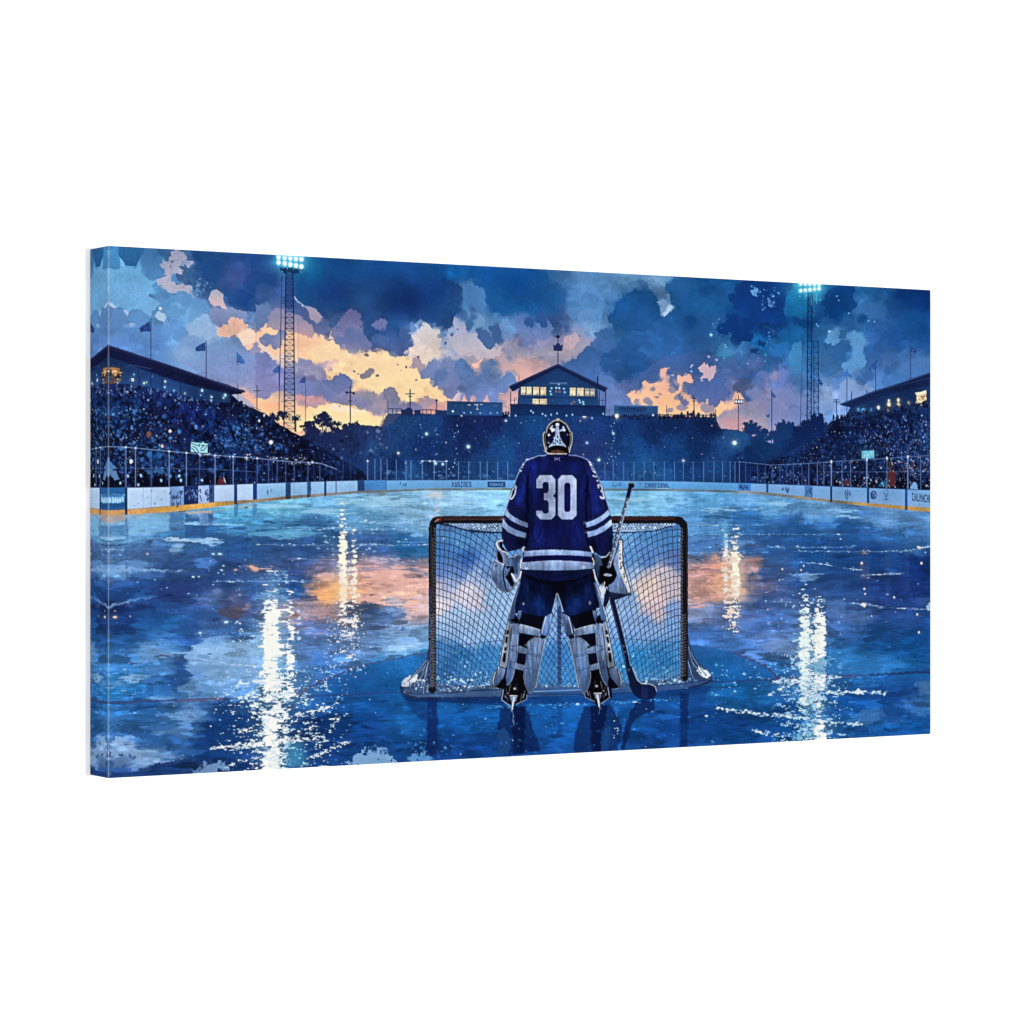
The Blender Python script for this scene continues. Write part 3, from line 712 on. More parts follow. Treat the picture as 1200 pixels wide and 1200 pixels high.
# crowd heads along the top edges
for x in RNG.uniform(540, 598, 22):
    E(x, 486 - RNG.rand() * 2, RNG.uniform(.6, 1.5), RNG.uniform(1, 2.4), (22, 30, 74), soft=.6)
for x in RNG.uniform(714, 838, 60):
    E(x, 489.4 - RNG.rand() ** 2 * 4, RNG.uniform(.7, 1.7), RNG.uniform(1.2, 3), (20, 28, 68), soft=.6, fine=.5, pid=STAND_C)
for x, h in ((799, 5), (806, 6), (813, 7), (818, 4), (783, 3), (590, 5), (593, 6)):
    P([(x - 1.5, 490), (x - 1, 488 - h), (x + 1, 488 - h), (x + 1.7, 490)], (22, 26, 66), fine=.5)
# railings against the sky
for x0, x1, y in ((455, 471, 479), (495, 510, 480), (771, 838, 486)):
    L([(x0, y), (x1, y + .4)], .9, (56, 58, 100))
    for x in np.arange(x0, x1 + 1, 5.2):
        L([(x, y), (x, y + 6.5)], .8, (56, 58, 100))
P([(470.6, 480), (476, 479.5), (478, 477), (484, 479.5), (484, 487), (470.6, 487)], (38, 50, 98), fine=.3, pid=STAND_C)
P([(485.6, 480), (493, 480), (493, 487), (485.6, 487)], (38, 52, 100), fine=.3, pid=STAND_C)
P([(511, 480.6), (524, 480.6), (524, 488), (511, 488)], (36, 58, 108), fine=.3, pid=STAND_C)
P([(453, 486), (470, 486), (460, 496), (449, 500), (446, 500)], (86, 82, 118), a=.7, fine=.5, soft=1.5)
L([(454.5, 474), (445, 501)], .8, (110, 100, 130), a=.8)
L([(838.5, 480), (840, 494), (845, 503)], .9, (60, 62, 106))
# box on the left of the pavilion, box on the right
P([(524, 470.2), (589, 472), (589, 487), (524, 486.4)], (40, 74, 126), (46, 82, 138), jit=.1, pid=BOX_L)
L([(524, 470.4), (589, 472.2)], 1, (38, 44, 90))
L([(542, 472), (542, 484)], .5, (60, 96, 150)); L([(572, 472), (572, 486)], .5, (32, 60, 112))
for x, y, w_ in ((534, 475.5, 1), (550, 474.6, 2.4), (558.5, 474.2, 3.6), (564, 474, 1.6), (559.5, 479.5, 1.8), (581, 475.6, 4)):
    L([(x - w_ / 2, y), (x + w_ / 2, y)], 1, (190, 185, 180) if 545 < x < 566 else (86, 112, 160))
L([(559.4, 474), (559.4, 479)], .7, (180, 180, 180))
E(530.8, 482, 1.3, 1.3, (210, 220, 225), soft=.6)
for x in (544, 552, 563, 575, 583):
    E(x, 483.5 + (x % 3) * .3, .9, .9, (150, 170, 205), soft=.8)
P([(719.3, 474.4), (771, 475.6), (771, 490), (719.3, 489)], (54, 90, 142), (42, 72, 124), jit=.08, pid=BOX_R)
L([(719.3, 474.8), (771, 476), (771, 489)], 1, (104, 130, 176))
L([(719.5, 474.8), (719.5, 488)], .9, (96, 124, 172))
for x in np.arange(726, 758, 2.3):
    L([(x, 477.4), (x + RNG.uniform(-.8, .8), 482.8)], 1, (30, 44, 96))
    L([(x - .6, 477.5 + RNG.rand() * 4), (x + 1.4, 477.5 + RNG.rand() * 4)], .8, (34, 48, 100))
for x in np.arange(720, 771, 2.4):
    E(x, 489 - RNG.rand() * 2, .9, 2, (20, 28, 68), soft=.6)
E(723, 487.4, 2.3, 2.3, (246, 238, 206), soft=.5); E(723, 487.4, 5, 5, (200, 200, 200), a=.4, glow=True)
E(765.5, 486.5, 1.2, 1.2, (200, 205, 215), soft=.6)
# pavilion
P([(609, 449), (654, 431), (700, 449), (702, 478), (606, 477)], (34, 60, 108), (40, 74, 126), jit=.08, pid=PAVILION)
P([(654, 426.4), (712.5, 455.5), (708, 459.6), (699, 454.5), (654, 431.5), (609, 454), (601, 459), (596, 453)], (28, 40, 84), (28, 42, 86), fine=.3, pid=PAVILION)
L([(597, 453), (654, 427), (711.5, 455)], 1.4, (58, 62, 112), pid=PAVILION)
P([(598, 474), (710, 476), (709.5, 488), (598, 487)], (28, 44, 92), (28, 52, 104), jit=.1, pid=PAVILION)
L([(598, 474), (710, 476)], 1.2, (22, 36, 80))
L([(612, 465.5), (698, 466.5)], .8, (26, 44, 92))
for x in (598.6, 607.8, 709.6, 702.4):
    L([(x, 458), (x, 475)], 1, (30, 38, 82), pid=PAVILION)
for x in (603.2, 605.4, 706.4):
    L([(x, 466), (x, 475)], .7, (50, 56, 100))
L([(598, 469), (608, 469)], .6, (60, 64, 110)); L([(702, 469), (710, 469.4)], .6, (60, 64, 110))
E(605.6, 470, 1, 3, (200, 190, 180), soft=.6, a=.8); E(605.3, 463, .9, 2, (170, 180, 200), soft=.6, a=.8)
WIN = (206, 186, 150)
for x0, x1, y0, y1 in ((610.8, 616, 453.4, 462.6), (617.2, 623, 453.4, 462.8), (625, 631.8, 453.4, 463), (633.6, 640, 453.6, 463.2), (624.2, 631.6, 467.4, 473.6), (632.6, 641, 467.4, 473.8),
                       (668, 674.8, 454.4, 463.8), (676.4, 684.2, 454.6, 464), (685.6, 691, 455, 464.3), (691.8, 697.4, 455.4, 464.4)):
    P([(x0, y0), (x1, y0), (x1, y1), (x0, y1)], WIN if x1 < 690 else (160, 158, 150), jit=.12, pid=PAVILION)
    E((x0 + x1) / 2 + RNG.uniform(-1, 1), (y0 + y1) / 2 + .8, 1.8, 2.4, (250, 240, 205), a=.8, glow=True)
    L([(x0, y0 + 2.4), (x1, y0 + 2.4)], .5, (120, 110, 110), a=.7)
    L([((x0 + x1) / 2, y0), ((x0 + x1) / 2, y1)], .4, (110, 104, 110), a=.6)
    for _ in range(3):
        L([(RNG.uniform(x0, x1), y1 - RNG.uniform(0, 3)), (RNG.uniform(x0, x1), y1)], .6, (110, 96, 90), a=.7)
for x, y, c in ((646.5, 455, 0), (645, 458.6, 0), (652, 454.6, 1), (655.5, 454.8, 1), (661, 455.5, 0), (662, 459.6, 0), (652, 458.8, 2), (656, 459, 2), (646, 462, 0), (661, 462, 3), (670, 473, 2), (673, 471, 2), (680, 471.5, 0), (683.5, 471, 0), (684, 473.5, 0), (679, 469, 0), (664, 470, 3), (648, 470, 3), (655, 450.5, 0)):
    E(x, y, 1.2, 1.1, ((150, 190, 220), (185, 200, 220), (150, 110, 110), (60, 90, 140))[c], soft=.7)
for x in np.arange(644.5, 665, 1.9):
    L([(x, 448.4 + RNG.rand() * .4), (x + 1, 449.8)], .8, (120, 150, 190), a=.9)
L([(631, 450.5), (677, 451.5)], .4, (50, 80, 130))
for x, y in ((622.5, 481.5), (625, 483.5), (639.5, 487), (636, 485), (604.5, 487), (597, 487), (664, 487), (653, 484.5), (646, 486), (694, 490), (707, 485), (671, 486)):
    E(x, y, 1, 1.3, (150, 175, 205), soft=.7)
# mast and crown-shaped vane
L([(654, 399), (654, 428)], 1, (40, 48, 96), pid=PAVILION)
P([(648.4, 403.6), (651, 405), (652, 403), (654, 401.5), (656, 403), (657, 405), (659.6, 403.6), (659, 411.4), (649, 411.4)], (44, 54, 106), fine=.2, pid=PAVILION)
P([(654, 392), (655.4, 393.4), (657, 394.4), (655.4, 396), (654, 397.4), (652.6, 396), (651, 394.4), (652.6, 393.4)], (36, 42, 90), pid=PAVILION)
L([(654, 397), (654, 402)], .8, (40, 48, 96))
L([(608.4, 440), (608.4, 446)], .8, (60, 60, 106)); L([(700.6, 441), (700.6, 450)], 1.4, (40, 46, 92), pid=PAVILION)

# ------------------------------------------------------------------ left grandstand
LTOP = [(120, 408), (127, 404.5), (152, 413), (190, 425), (207, 430.5), (252, 446.5), (287, 458.4)]
P([(120, 405), (127, 404), (287, 458), (283, 462), (271, 462), (285, 474), (290, 476), (297, 478), (310, 484), (327, 497), (352, 511), (372, 522), (400, 538), (425, 552), (432, 566), (432, 576), (120, 576), (120, 404)], (24, 30, 70), (20, 24, 56), fine=.5, jit=.15, pid=STAND_L)
P([(271.5, 462.5), (282, 462), (300, 477), (284, 478), (278, 472), (272, 470)], (170, 160, 190), a=.9, fine=.4)
for x, y, r in ((276, 472, 3), (283, 473, 2.5), (281, 477, 3), (288, 480, 4), (275, 478, 3), (295, 483, 3)):
    E(x, y, r, r, (30, 34, 74), fine=1, warp=1, soft=.3, pid=STAND_L)
L([(279, 451), (279, 480)], .6, (60, 66, 116)); L([(285, 474), (300, 478), (306, 481)], .6, (90, 80, 110))
LB = field([(140,425,(30,44,86)),(170,430,(30,52,96)),(200,440,(34,56,104)),(230,452,(28,48,94)),(260,462,(34,60,108)),(140,450,(26,36,80)),(180,462,(24,34,80)),(230,470,(26,30,72)),(270,480,(24,30,70)),(140,485,(30,56,110)),(135,510,(22,30,64)),(180,490,(24,30,70)),(220,480,(28,38,104)),(250,490,(28,44,110)),(300,500,(22,28,64)),(280,510,(34,70,130)),(200,510,(28,34,72)),(170,520,(32,50,96)),(240,520,(24,40,96)),(330,515,(20,26,60)),(360,530,(20,24,54)),(150,545,(26,38,80)),(200,540,(28,42,84)),(180,535,(34,70,130)),(260,545,(26,44,96)),(320,545,(26,34,76)),(380,550,(20,26,62)),(160,560,(20,24,52)),(230,562,(24,36,72)),(300,560,(22,36,84)),(360,560,(24,32,72))], 2.8)
m = (PID == STAND_L)
lb = sample(LB, QX + 4 * WA + 2 * WC, QY + 4 * WB + 2 * WD) * (1 + .2 * JT + .12 * GR)[..., None]
INK[m] = lb[m]
CROWD_L = [(127, 455), (160, 448), (200, 452), (270, 468), (300, 482), (352, 514), (395, 538), (425, 556), (425, 562), (127, 572)]
for n_, c_, r_, a_ in ((420, [(12, 14, 32), (16, 18, 44)], (1.6, 4.6), (.4, .9)), (240, [(44, 84, 156), (54, 100, 174), (36, 60, 140), (70, 118, 190)], (1, 4), (.25, .7)),
                       (1500, [(10, 12, 28), (14, 16, 36), (26, 38, 86), (46, 70, 130), (16, 20, 50)], (.6, 2.2), (.5, 1)),
                       (520, [(120, 152, 208), (90, 124, 196), (170, 186, 220), (110, 110, 160)], (.4, 1.1), (.35, .95)),
                       (90, [(190, 150, 140), (170, 110, 100), (220, 210, 205), (150, 90, 70)], (.5, 1.1), (.4, .9))):
    specks(CROWD_L, n_, c_, r_, a_, asp=.8, dens=lambda X, Y: np.clip(.45 + (Y - 470) / 60, .25, 1))
specks([(127, 478), (160, 470), (200, 500), (205, 560), (127, 560)], 220, [(90, 138, 210), (130, 164, 220), (60, 104, 180)], r=(.6, 2), a=(.3, .8))
specks([(260, 492), (310, 500), (330, 520), (300, 530), (255, 525)], 120, [(70, 116, 184), (110, 150, 210)], r=(.6, 2), a=(.3, .7))
for x, y, r, c in ((149, 459, 1.7, (200, 210, 220)), (318, 518, 2.4, (232, 232, 226)), (310, 487, 1.3, (200, 210, 225)), (304, 493, 1.4, (190, 210, 225)), (154, 541, 2, (215, 222, 226)), (200, 505, 1.6, (225, 205, 180)), (190, 523, 1.6, (220, 170, 140)), (175, 509, 2.6, (140, 84, 60)), (210, 506, 2.4, (70, 116, 180)), (229, 500, 2.2, (92, 126, 194)), (175, 532, 3.4, (54, 112, 180)), (187, 534, 3.2, (44, 96, 166)), (238, 519, 1.4, (150, 180, 215))):
    E(x, y, r, r * 1.2, c, soft=.5, fine=.5, warp=.4)
# under the roof: fascia, beams, lit room
P([(120, 408), (127, 404.5), (287, 458), (287, 459.8), (272, 462.5), (245, 456), (205, 446), (165, 432), (140, 422), (127, 419), (120, 422)], (28, 32, 74), (24, 28, 66), jit=.1, pid=STAND_L)
L([(120, 408), (127, 404.8), (152, 413), (207, 431), (252, 447), (287, 459)], 1.5, (60, 66, 116), pid=STAND_L)
L([(127, 407.5), (152, 416), (207, 434), (280, 459)], .6, (44, 50, 98))
P([(127, 418), (142, 423), (165, 433), (205, 447), (245, 457), (270, 463), (270, 472), (245, 470), (225, 466), (200, 460), (165, 452), (127, 448)], (34, 54, 100), (40, 66, 116), fine=.4, jit=.2)
for x, y in ((141, 425), (163, 431), (177, 436), (190, 440), (212, 447), (236, 455), (250, 459), (270, 463)):
    L([(x, y), (x, y + 18)], 1, (28, 40, 82), a=.8)
L([(148, 431), (153, 427.5), (177, 432)], .8, (80, 96, 140), a=.7)
P([(190, 441), (202, 436), (206, 437), (195, 442)], (20, 24, 58)); P([(222, 451), (240, 445), (243, 447), (230, 453)], (20, 26, 60))
E(134, 438, 9, 8, (110, 84, 60), a=.7, glow=True)
specks([(127, 433), (142, 434), (141, 450), (127, 448)], 46, [(220, 150, 80), (240, 190, 120), (120, 80, 50), (30, 30, 60)], r=(.6, 2), a=(.5, 1))
P([(127, 430.5), (140, 432), (139, 434.5), (127, 433)], (170, 120, 70), fine=.8)
for x, y, r, c in ((155.5, 445, 2.2, (210, 235, 235)), (157, 439, 1.4, (110, 170, 180)), (154.5, 453, 1.5, (170, 185, 205)), (169, 449, 1.6, (225, 225, 190)), (172, 448, 1.2, (150, 190, 170)), (193.8, 447, 1.5, (215, 220, 215)), (193.3, 453.6, 1.4, (200, 215, 230)), (204, 458, 1.3, (160, 175, 200)), (217, 461, 1.2, (170, 170, 180)), (237, 457.5, 2, (180, 220, 245)), (235.5, 463, 1.2, (120, 160, 210)), (248, 465, 1.4, (200, 225, 240)), (247.5, 469, 1.2, (190, 210, 225)), (264, 463, 2.4, (170, 195, 205)), (262, 466, 1.4, (170, 190, 200)), (192.5, 464, 1.1, (190, 190, 205)), (179, 441, 1.2, (90, 120, 160)), (138, 449, 1.2, (220, 215, 200)), (141, 455, 1, (170, 190, 215))):
    E(x, y, r * 2, r * 2, c, a=.25, glow=True)
    E(x, y, r * .72, r * .8, c, soft=.6, fine=.3)
specks([(127, 447), (165, 452), (245, 470), (270, 474), (270, 480), (127, 462)], 260, [(14, 16, 36), (20, 24, 56), (60, 80, 140), (120, 140, 190)], r=(.7, 1.9), a=(.4, .9), asp=.7)
# figures standing near the barrier
for x, r in ((131, 3.4), (139, 3.6), (163, 3), (171, 4), (184, 4), (191, 3), (204, 3.4), (222, 3), (243, 3), (255, 2.4), (210, 3), (265, 3)):
    P([(x - r, 573), (x - r * .9, 563), (x - r * .4, 557), (x + r * .4, 557), (x + r * .9, 563), (x + r, 573)], (14, 16, 36), fine=.8, a=.9)
    E(x, 555, r * .42, r * .5, (16, 16, 34), soft=.4)
P([(122, 549), (127, 536), (131, 542), (137, 548), (130, 551)], (86, 122, 172), fine=.8, warp=.6)
P([(120, 552), (128, 549), (137, 552), (140, 560), (134, 562), (129, 556), (124, 562)], (110, 140, 184), fine=1, warp=.6, a=.85)
for x, y in ((176, 553), (190, 553), (196, 556), (184, 551)):
    E(x, y, 3.4, 2.6, (72, 106, 160), fine=1.2, warp=1, soft=.3, a=.8)
P([(255.5, 561), (259, 560), (261, 562), (262, 568), (255, 569)], (110, 34, 50), fine=.8); P([(262, 558), (264, 562), (265, 567), (263, 564)], (210, 190, 205), fine=.3)
for x, y in ((141, 566), (162, 568), (189, 563), (212, 563), (237, 563), (150, 558), (165, 557), (210, 558)):
    E(x, y, 1.4, 1.9, (150, 180, 222), soft=.6, fine=.4)
# lit sign in the left stand
P([(224, 518), (243.6, 520), (243.4, 531), (224, 529.6)], (160, 200, 208), pid=SIGN_L)
TS = frame(210, 500, 11)
for q in ([(224.6, 519.6), (229, 521), (233, 522.6)], [(226, 523), (230, 525), (232.6, 529)], [(224.6, 525), (227, 527), (229, 530)], [(236, 521.6), (240, 522), (237, 524), (235.6, 526)], [(235.5, 528), (239, 527.6), (242, 524), (242.4, 521.6)], [(233.6, 520), (234, 523)]):
    L(q, .9, (24, 52, 84), soft=.8)

# ------------------------------------------------------------------ right grandstand
P([(868, 570), (872, 540), (882, 548), (905, 540), (925, 530), (948, 516), (962, 506), (976, 493), (990, 489), (997, 478), (985, 474), (1025, 458), (1060, 447), (1098, 434), (1098, 580), (960, 572)], (22, 32, 76), (20, 26, 60), fine=.5, jit=.15, pid=STAND_R)
P([(984, 472), (999, 476), (994, 490), (986, 488), (978, 490), (974, 488)], (124, 142, 190), a=.0)
RB = field([(1000,485,(34,62,112)),(1040,475,(36,54,104)),(1080,465,(56,70,112)),(980,500,(22,30,68)),(1010,500,(24,36,86)),(1050,490,(26,42,98)),(1085,485,(26,48,104)),(960,515,(22,34,76)),(930,530,(26,50,100)),(990,520,(24,44,94)),(1030,515,(22,30,70)),(1060,515,(24,40,90)),(1085,520,(34,60,118)),(900,545,(22,34,76)),(950,540,(22,28,60)),(1000,540,(26,38,82)),(1040,540,(26,44,90)),(1080,545,(34,50,98)),(900,560,(24,44,92)),(950,562,(26,38,80)),(1010,562,(24,32,70)),(1060,565,(26,28,60)),(1088,560,(34,50,96))], 2.8)
m = (PID == STAND_R)
rb = sample(RB, QX + 4 * WA + 2 * WC, QY + 4 * WB + 2 * WD) * (1 + .2 * JT + .12 * GR)[..., None]
INK[m] = rb[m]
CROWD_R = [(880, 556), (925, 532), (960, 510), (990, 496), (1030, 490), (1098, 482), (1098, 574), (960, 570), (880, 564)]
for n_, c_, r_, a_ in ((420, [(12, 14, 34), (16, 20, 48)], (1.2, 3.2), (.4, .9)), (200, [(44, 84, 150), (60, 96, 166), (36, 60, 130)], (1, 2.8), (.3, .7)),
                       (1200, [(12, 16, 40), (30, 46, 98), (54, 84, 146), (24, 28, 64)], (.6, 1.5), (.4, .9)),
                       (620, [(130, 158, 208), (96, 124, 190), (170, 180, 214), (120, 120, 166)], (.4, 1.2), (.35, .95)),
                       (70, [(200, 160, 140), (180, 120, 110), (230, 220, 205)], (.5, 1.1), (.4, .9))):
    specks(CROWD_R, n_, c_, r_, a_, asp=.75, dens=lambda X, Y: np.clip(.5 + (Y - 500) / 60 + (X - 1000) / 250, .2, 1))
specks([(1000, 500), (1098, 490), (1098, 545), (1060, 545), (1010, 530)], 300, [(120, 140, 196), (90, 116, 180), (150, 160, 205)], r=(.5, 1.4), a=(.3, .85), asp=.6)
# roof and room of the right stand
P([(985, 473.6), (1000, 478.5), (997, 492), (1020, 488), (1040, 484), (1091, 474), (1098, 474), (1098, 446), (1060, 453)], (32, 56, 106), (36, 58, 108), jit=.15, pid=STAND_R)
P([(984, 474), (1025, 458.4), (1060, 447), (1098, 433.6), (1098, 451), (1060, 457), (1030, 466), (1000, 477)], (26, 38, 84), (30, 46, 94), jit=.1, pid=STAND_R)
L([(985, 473.6), (1025, 458.6), (1060, 447.4), (1098, 434)], 1.3, (70, 84, 134), pid=STAND_R)
L([(1040, 455), (1098, 441)], .7, (60, 78, 130), a=.8)
for x in (998, 1016, 1026.4, 1042, 1056, 1067.4, 1083):
    L([(x, 459 - (x - 1000) * .1), (x, 486 - (x - 1000) * .05)], 1, (28, 46, 92), a=.8)
P([(1074, 462), (1085.6, 458), (1086, 469), (1079, 472), (1074, 472)], (214, 190, 150), fine=.6); P([(1072.5, 460.5), (1086, 457.4), (1086, 460.4), (1074, 463.6)], (240, 226, 190), fine=.4)
specks([(1073, 465), (1086, 463), (1086, 474), (1072, 475)], 20, [(60, 50, 60), (255, 235, 190)], r=(.6, 1.3))
for x, y, r, c in ((1042, 474, 2, (240, 225, 170)), (1042, 470, 1.3, (200, 200, 180)), (1053, 469, 1.5, (235, 220, 180)), (1053, 474, 1.8, (205, 180, 140)), (1029.6, 477.8, 1.7, (205, 215, 225)), (1012, 481, 2, (110, 160, 205)), (1006, 480, 1.6, (90, 140, 190)), (1021, 480, 1.4, (80, 120, 170)), (1065, 472, 1.4, (150, 140, 120)), (1087, 475, 1.2, (150, 160, 190)), (1041, 480, 1.3, (170, 150, 130))):
    E(x, y, r * 2.4, r * 2.4, c, a=.35, glow=True)
    E(x, y, r, r * 1.4, c, soft=.5, fine=.4)
specks([(976, 490), (1000, 484), (1091, 470), (1091, 480), (1000, 497), (976, 500)], 240, [(14, 16, 38), (18, 22, 52), (18, 22, 52), (60, 80, 130)], r=(.8, 2.2), a=(.5, .95), asp=.6)
for x in (977, 982, 986, 990, 994):
    E(x, 490 - RNG.rand() * 3, 1.1, 3.4, (20, 26, 60), soft=.5, pid=STAND_R)
L([(966, 502), (976, 492)], .8, (60, 76, 124)); L([(966, 506), (976, 496)], .6, (60, 76, 124))
# lit sign, coloured coats by the barrier
E(1017, 531, 14, 9, (60, 110, 160), a=.4, glow=True)
P([(1010, 528.6), (1024.6, 527.6), (1024.6, 537), (1010, 537.4)], (130, 196, 220), pid=SIGN_R, jit=.1)
specks([(1010, 528), (1025, 528), (1025, 537), (1010, 537)], 20, [(60, 120, 165), (200, 235, 240)], r=(.5, 1.2))
for q, c in (([(1040, 552), (1044, 549), (1049, 552), (1050, 570), (1040, 569)], (92, 40, 54)), ([(990, 562), (994, 560), (998, 568), (986, 569)], (82, 44, 60)),
             ([(1029, 570), (1033, 564), (1038, 563), (1040, 570)], (40, 104, 144)), ([(1040, 540), (1046, 541), (1048, 549), (1042, 549)], (60, 46, 60)), ([(1066, 573), (1071, 564), (1074, 566), (1076, 573)], (130, 160, 210))):
    P(q, c, fine=.8)
for x, r in ((980, 2.4), (1003, 2.6), (1018, 3), (1024, 2.4), (1054, 3), (1059, 3), (1080, 3.6), (1087, 3), (968, 2.4), (951, 2.2)):
    P([(x - r, 573), (x - r * .9, 565), (x - r * .3, 560), (x + r * .3, 560), (x + r * .9, 565), (x + r, 574)], (14, 16, 38), fine=.7, a=.9)
specks([(980, 560), (1091, 560), (1091, 573), (980, 568)], 60, [(200, 180, 190), (190, 200, 225), (120, 150, 200)], r=(.6, 1.3), a=(.4, .9), asp=.7)
specks([(1040, 540), (1098, 540), (1098, 556), (1040, 556)], 50, [(190, 190, 215), (150, 150, 190), (120, 60, 60)], r=(.6, 1.4), a=(.4, .8))

E(412, 545, 26, 14, (34, 54, 106), a=.55, glow=True)
specks([(352, 505), (450, 500), (450, 530), (420, 548), (372, 524)], 120, [(20, 26, 60), (28, 40, 84), (50, 70, 120), (120, 130, 170)], r=(.6, 2.4), a=(.3, .8))
# ------------------------------------------------------------------ safety glass
def glass(xs, top, bot, w, col, a):
    for x in xs:
        L([(x, interp(x, top)), (x, interp(x, bot))], w, col, a=a)


BT = [(120, 571.6), (127, 571.6), (150, 571.4), (200, 570.6), (250, 568.6), (300, 566.8), (380, 564), (420, 563), (500, 562.4), (640, 562.4), (800, 564), (865, 566), (900, 567), (975, 570), (1015, 571.6), (1091, 574.4), (1098, 574.6)]
KT = [(120, 598), (127, 598), (150, 597), (200, 593), (250, 588.6), (300, 585.4), (340, 581), (380, 578), (420, 575.4), (500, 572.4), (640, 571.8), (800, 573.2), (865, 574.8), (900, 577), (975, 586), (1015, 589.4), (1060, 593), (1098, 595.4)]
KB = [(120, 605.4), (127, 605.4), (150, 603.4), (200, 600), (250, 594.4), (275, 591.4), (300, 588.6), (340, 585), (380, 581.4), (420, 578), (500, 574.8), (640, 574.4), (800, 575.8), (865, 577.4), (900, 580.4), (975, 588.8), (1015, 593), (1060, 597.4), (1098, 601)]
GTL = [(120, 524), (127, 523.4), (150, 524.2), (200, 529), (250, 533.4), (300, 537), (340, 541), (376, 543), (395, 550)]
for y0, a in ((0, .9),):
    L(GTL, .9, (140, 150, 190), a=.85)
L([(120, 548.6), (200, 549), (250, 550), (300, 553)], .7, (96, 110, 160), a=.8)
glass((147.6,), GTL, BT, 1.8, (96, 106, 160), .95)
glass((159, 198.4, 218.6, 252.2, 273.4), GTL, BT, 1.1, (120, 132, 178), .95)
glass((177.4, 234, 289, 301.6), GTL, BT, .9, (84, 100, 156), .9)
glass((315, 325, 335, 345, 361, 375), GTL, BT, .9, (90, 106, 160), .85)
glass((270, 308, 319, 353, 368), GTL, BT, .5, (70, 84, 140), .7)
for x in (147.6, 159, 198.4, 218.6, 234, 252.2, 273.4, 289, 301.6):
    E(x, interp(x, GTL), 1.3, 1.1, (190, 194, 214), soft=.7)
specks([(228, 529), (310, 534), (376, 540), (376, 546), (310, 541), (228, 534)], 60, [(200, 190, 190), (230, 215, 200), (160, 170, 205)], r=(.4, 1.1), a=(.4, .9), asp=1.5)
GTC = [(380, 541), (425, 538), (455, 538), (500, 541), (560, 541), (700, 542), (760, 541), (866, 541)]
glass((387, 394, 402, 411), GTC, BT, .7, (58, 84, 140), .7)
glass((431, 439.4, 446.6, 453.8, 464.6, 476, 481.8, 495, 509, 523.3, 537.5, 549.5, 563, 571, 583.4, 595.2), GTC, BT, .9, (120, 140, 188), .85)
glass((709, 718.6, 731, 743, 755, 766.4, 778.7, 790.6, 801, 812.5, 824.7, 836.7, 847, 855.7, 861.5, 866.7), GTC, BT, .9, (104, 130, 184), .85)
L([(495, 540), (523, 541)], .7, (150, 170, 205), a=.8); L([(700, 542), (866, 541)], .5, (70, 96, 150), a=.7); L([(523, 541), (600, 542)], .5, (70, 96, 150), a=.7)
for x in (495, 504, 509, 523.3, 431):
    E(x, 540.4, 1.3, 1, (190, 205, 220), soft=.7)
specks([(445, 552), (600, 552), (600, 562), (445, 562)], 60, [(80, 130, 185), (120, 160, 205)], r=(.6, 2), a=(.2, .6), asp=1.6)
specks([(700, 550), (800, 550), (800, 562), (700, 562)], 40, [(70, 120, 180)], r=(.8, 2.4), a=(.2, .5), asp=1.4)
GTR = [(866, 541), (905, 545), (950, 543), (974, 541), (1015, 538.6), (1064, 535.4), (1098, 533.4)]
L(GTR, .8, (110, 130, 178), a=.8); L([(960, 553), (1016, 553), (1098, 552)], .6, (96, 116, 166), a=.8)
glass((874, 888, 897, 905, 914, 922, 930, 940), GTR, BT, .7, (84, 108, 162), .75)
glass((948, 958, 965.6, 987, 997, 1039.5, 1079), GTR, BT, .9, (104, 124, 174), .85)
glass((974.4, 1016, 1064), GTR, BT, 1.4, (120, 136, 184), .95)
for x in (974.4, 1016, 1064, 1039.5):
    E(x, interp(x, GTR), 1.1, 2, (190, 196, 214), soft=.7)

# ------------------------------------------------------------------ dasher boards round the rink
def band(x0, x1, ta, tb, fa, fb, col, col2=None, pid=BOARDS, jit=.04, fine=0, a=1):
    """piece of the boards between fraction fa and fb of the height between the two edge lines"""
    n = max(int((x1 - x0) / 12), 1)
    xs = np.linspace(x0, x1, n + 1)
    f = lambda x, k: interp(x, ta) * (1 - k) + interp(x, tb) * k
    P([(x, f(x, fa)) for x in xs] + [(x, f(x, fb)) for x in xs[::-1]], col, col2, jit=jit, pid=pid, fine=fine, soft=.7, a=a)


band(120, 300, BT, KT, 0, 1, (180, 194, 222), (174, 190, 220))
band(300, 430, BT, KT, 0, 1, (152, 180, 216), (140, 172, 212))
band(430, 600, BT, KT, 0, 1, (118, 160, 208), (110, 158, 206))
band(600, 866, BT, KT, 0, 1, (110, 158, 208), (98, 154, 208))
band(866, 1098, BT, KT, 0, 1, (126, 160, 208), (140, 168, 212))
for x0, x1, c in ((120, 200, (188, 140, 84)), (180, 290, (192, 146, 72)), (275, 345, (160, 130, 100)), (345, 440, (134, 128, 122)), (440, 600, (112, 124, 128)), (600, 866, (112, 126, 132)), (866, 930, (128, 132, 128)), (930, 1000, (168, 146, 112)), (1000, 1098, (190, 152, 90))):
    band(x0, x1 + 1, KT, KB, 0, 1, c, jit=.14)
band(1020, 1050, KT, KB, 0, 1, (190, 150, 84), jit=.1); band(1064, 1074, KT, KB, 0, 1, (196, 150, 76), jit=.1)
L([(x, interp(x, BT)) for x in range(120, 1099, 14)], .8, (60, 70, 120), a=.8)
L([(x, interp(x, KT)) for x in range(120, 300, 14)], .6, (110, 100, 100), a=.6)
for x in (168, 177.4, 345, 450, 560):
    L([(x, interp(x, BT)), (x, interp(x, KT))], .5, (120, 144, 188), a=.7)
specks([(150, 573), (198, 572), (198, 590), (150, 594)], 14, [(90, 110, 150)], r=(.4, .8))
E(181.7, 590.4, 1, .8, (60, 60, 90), soft=.5)
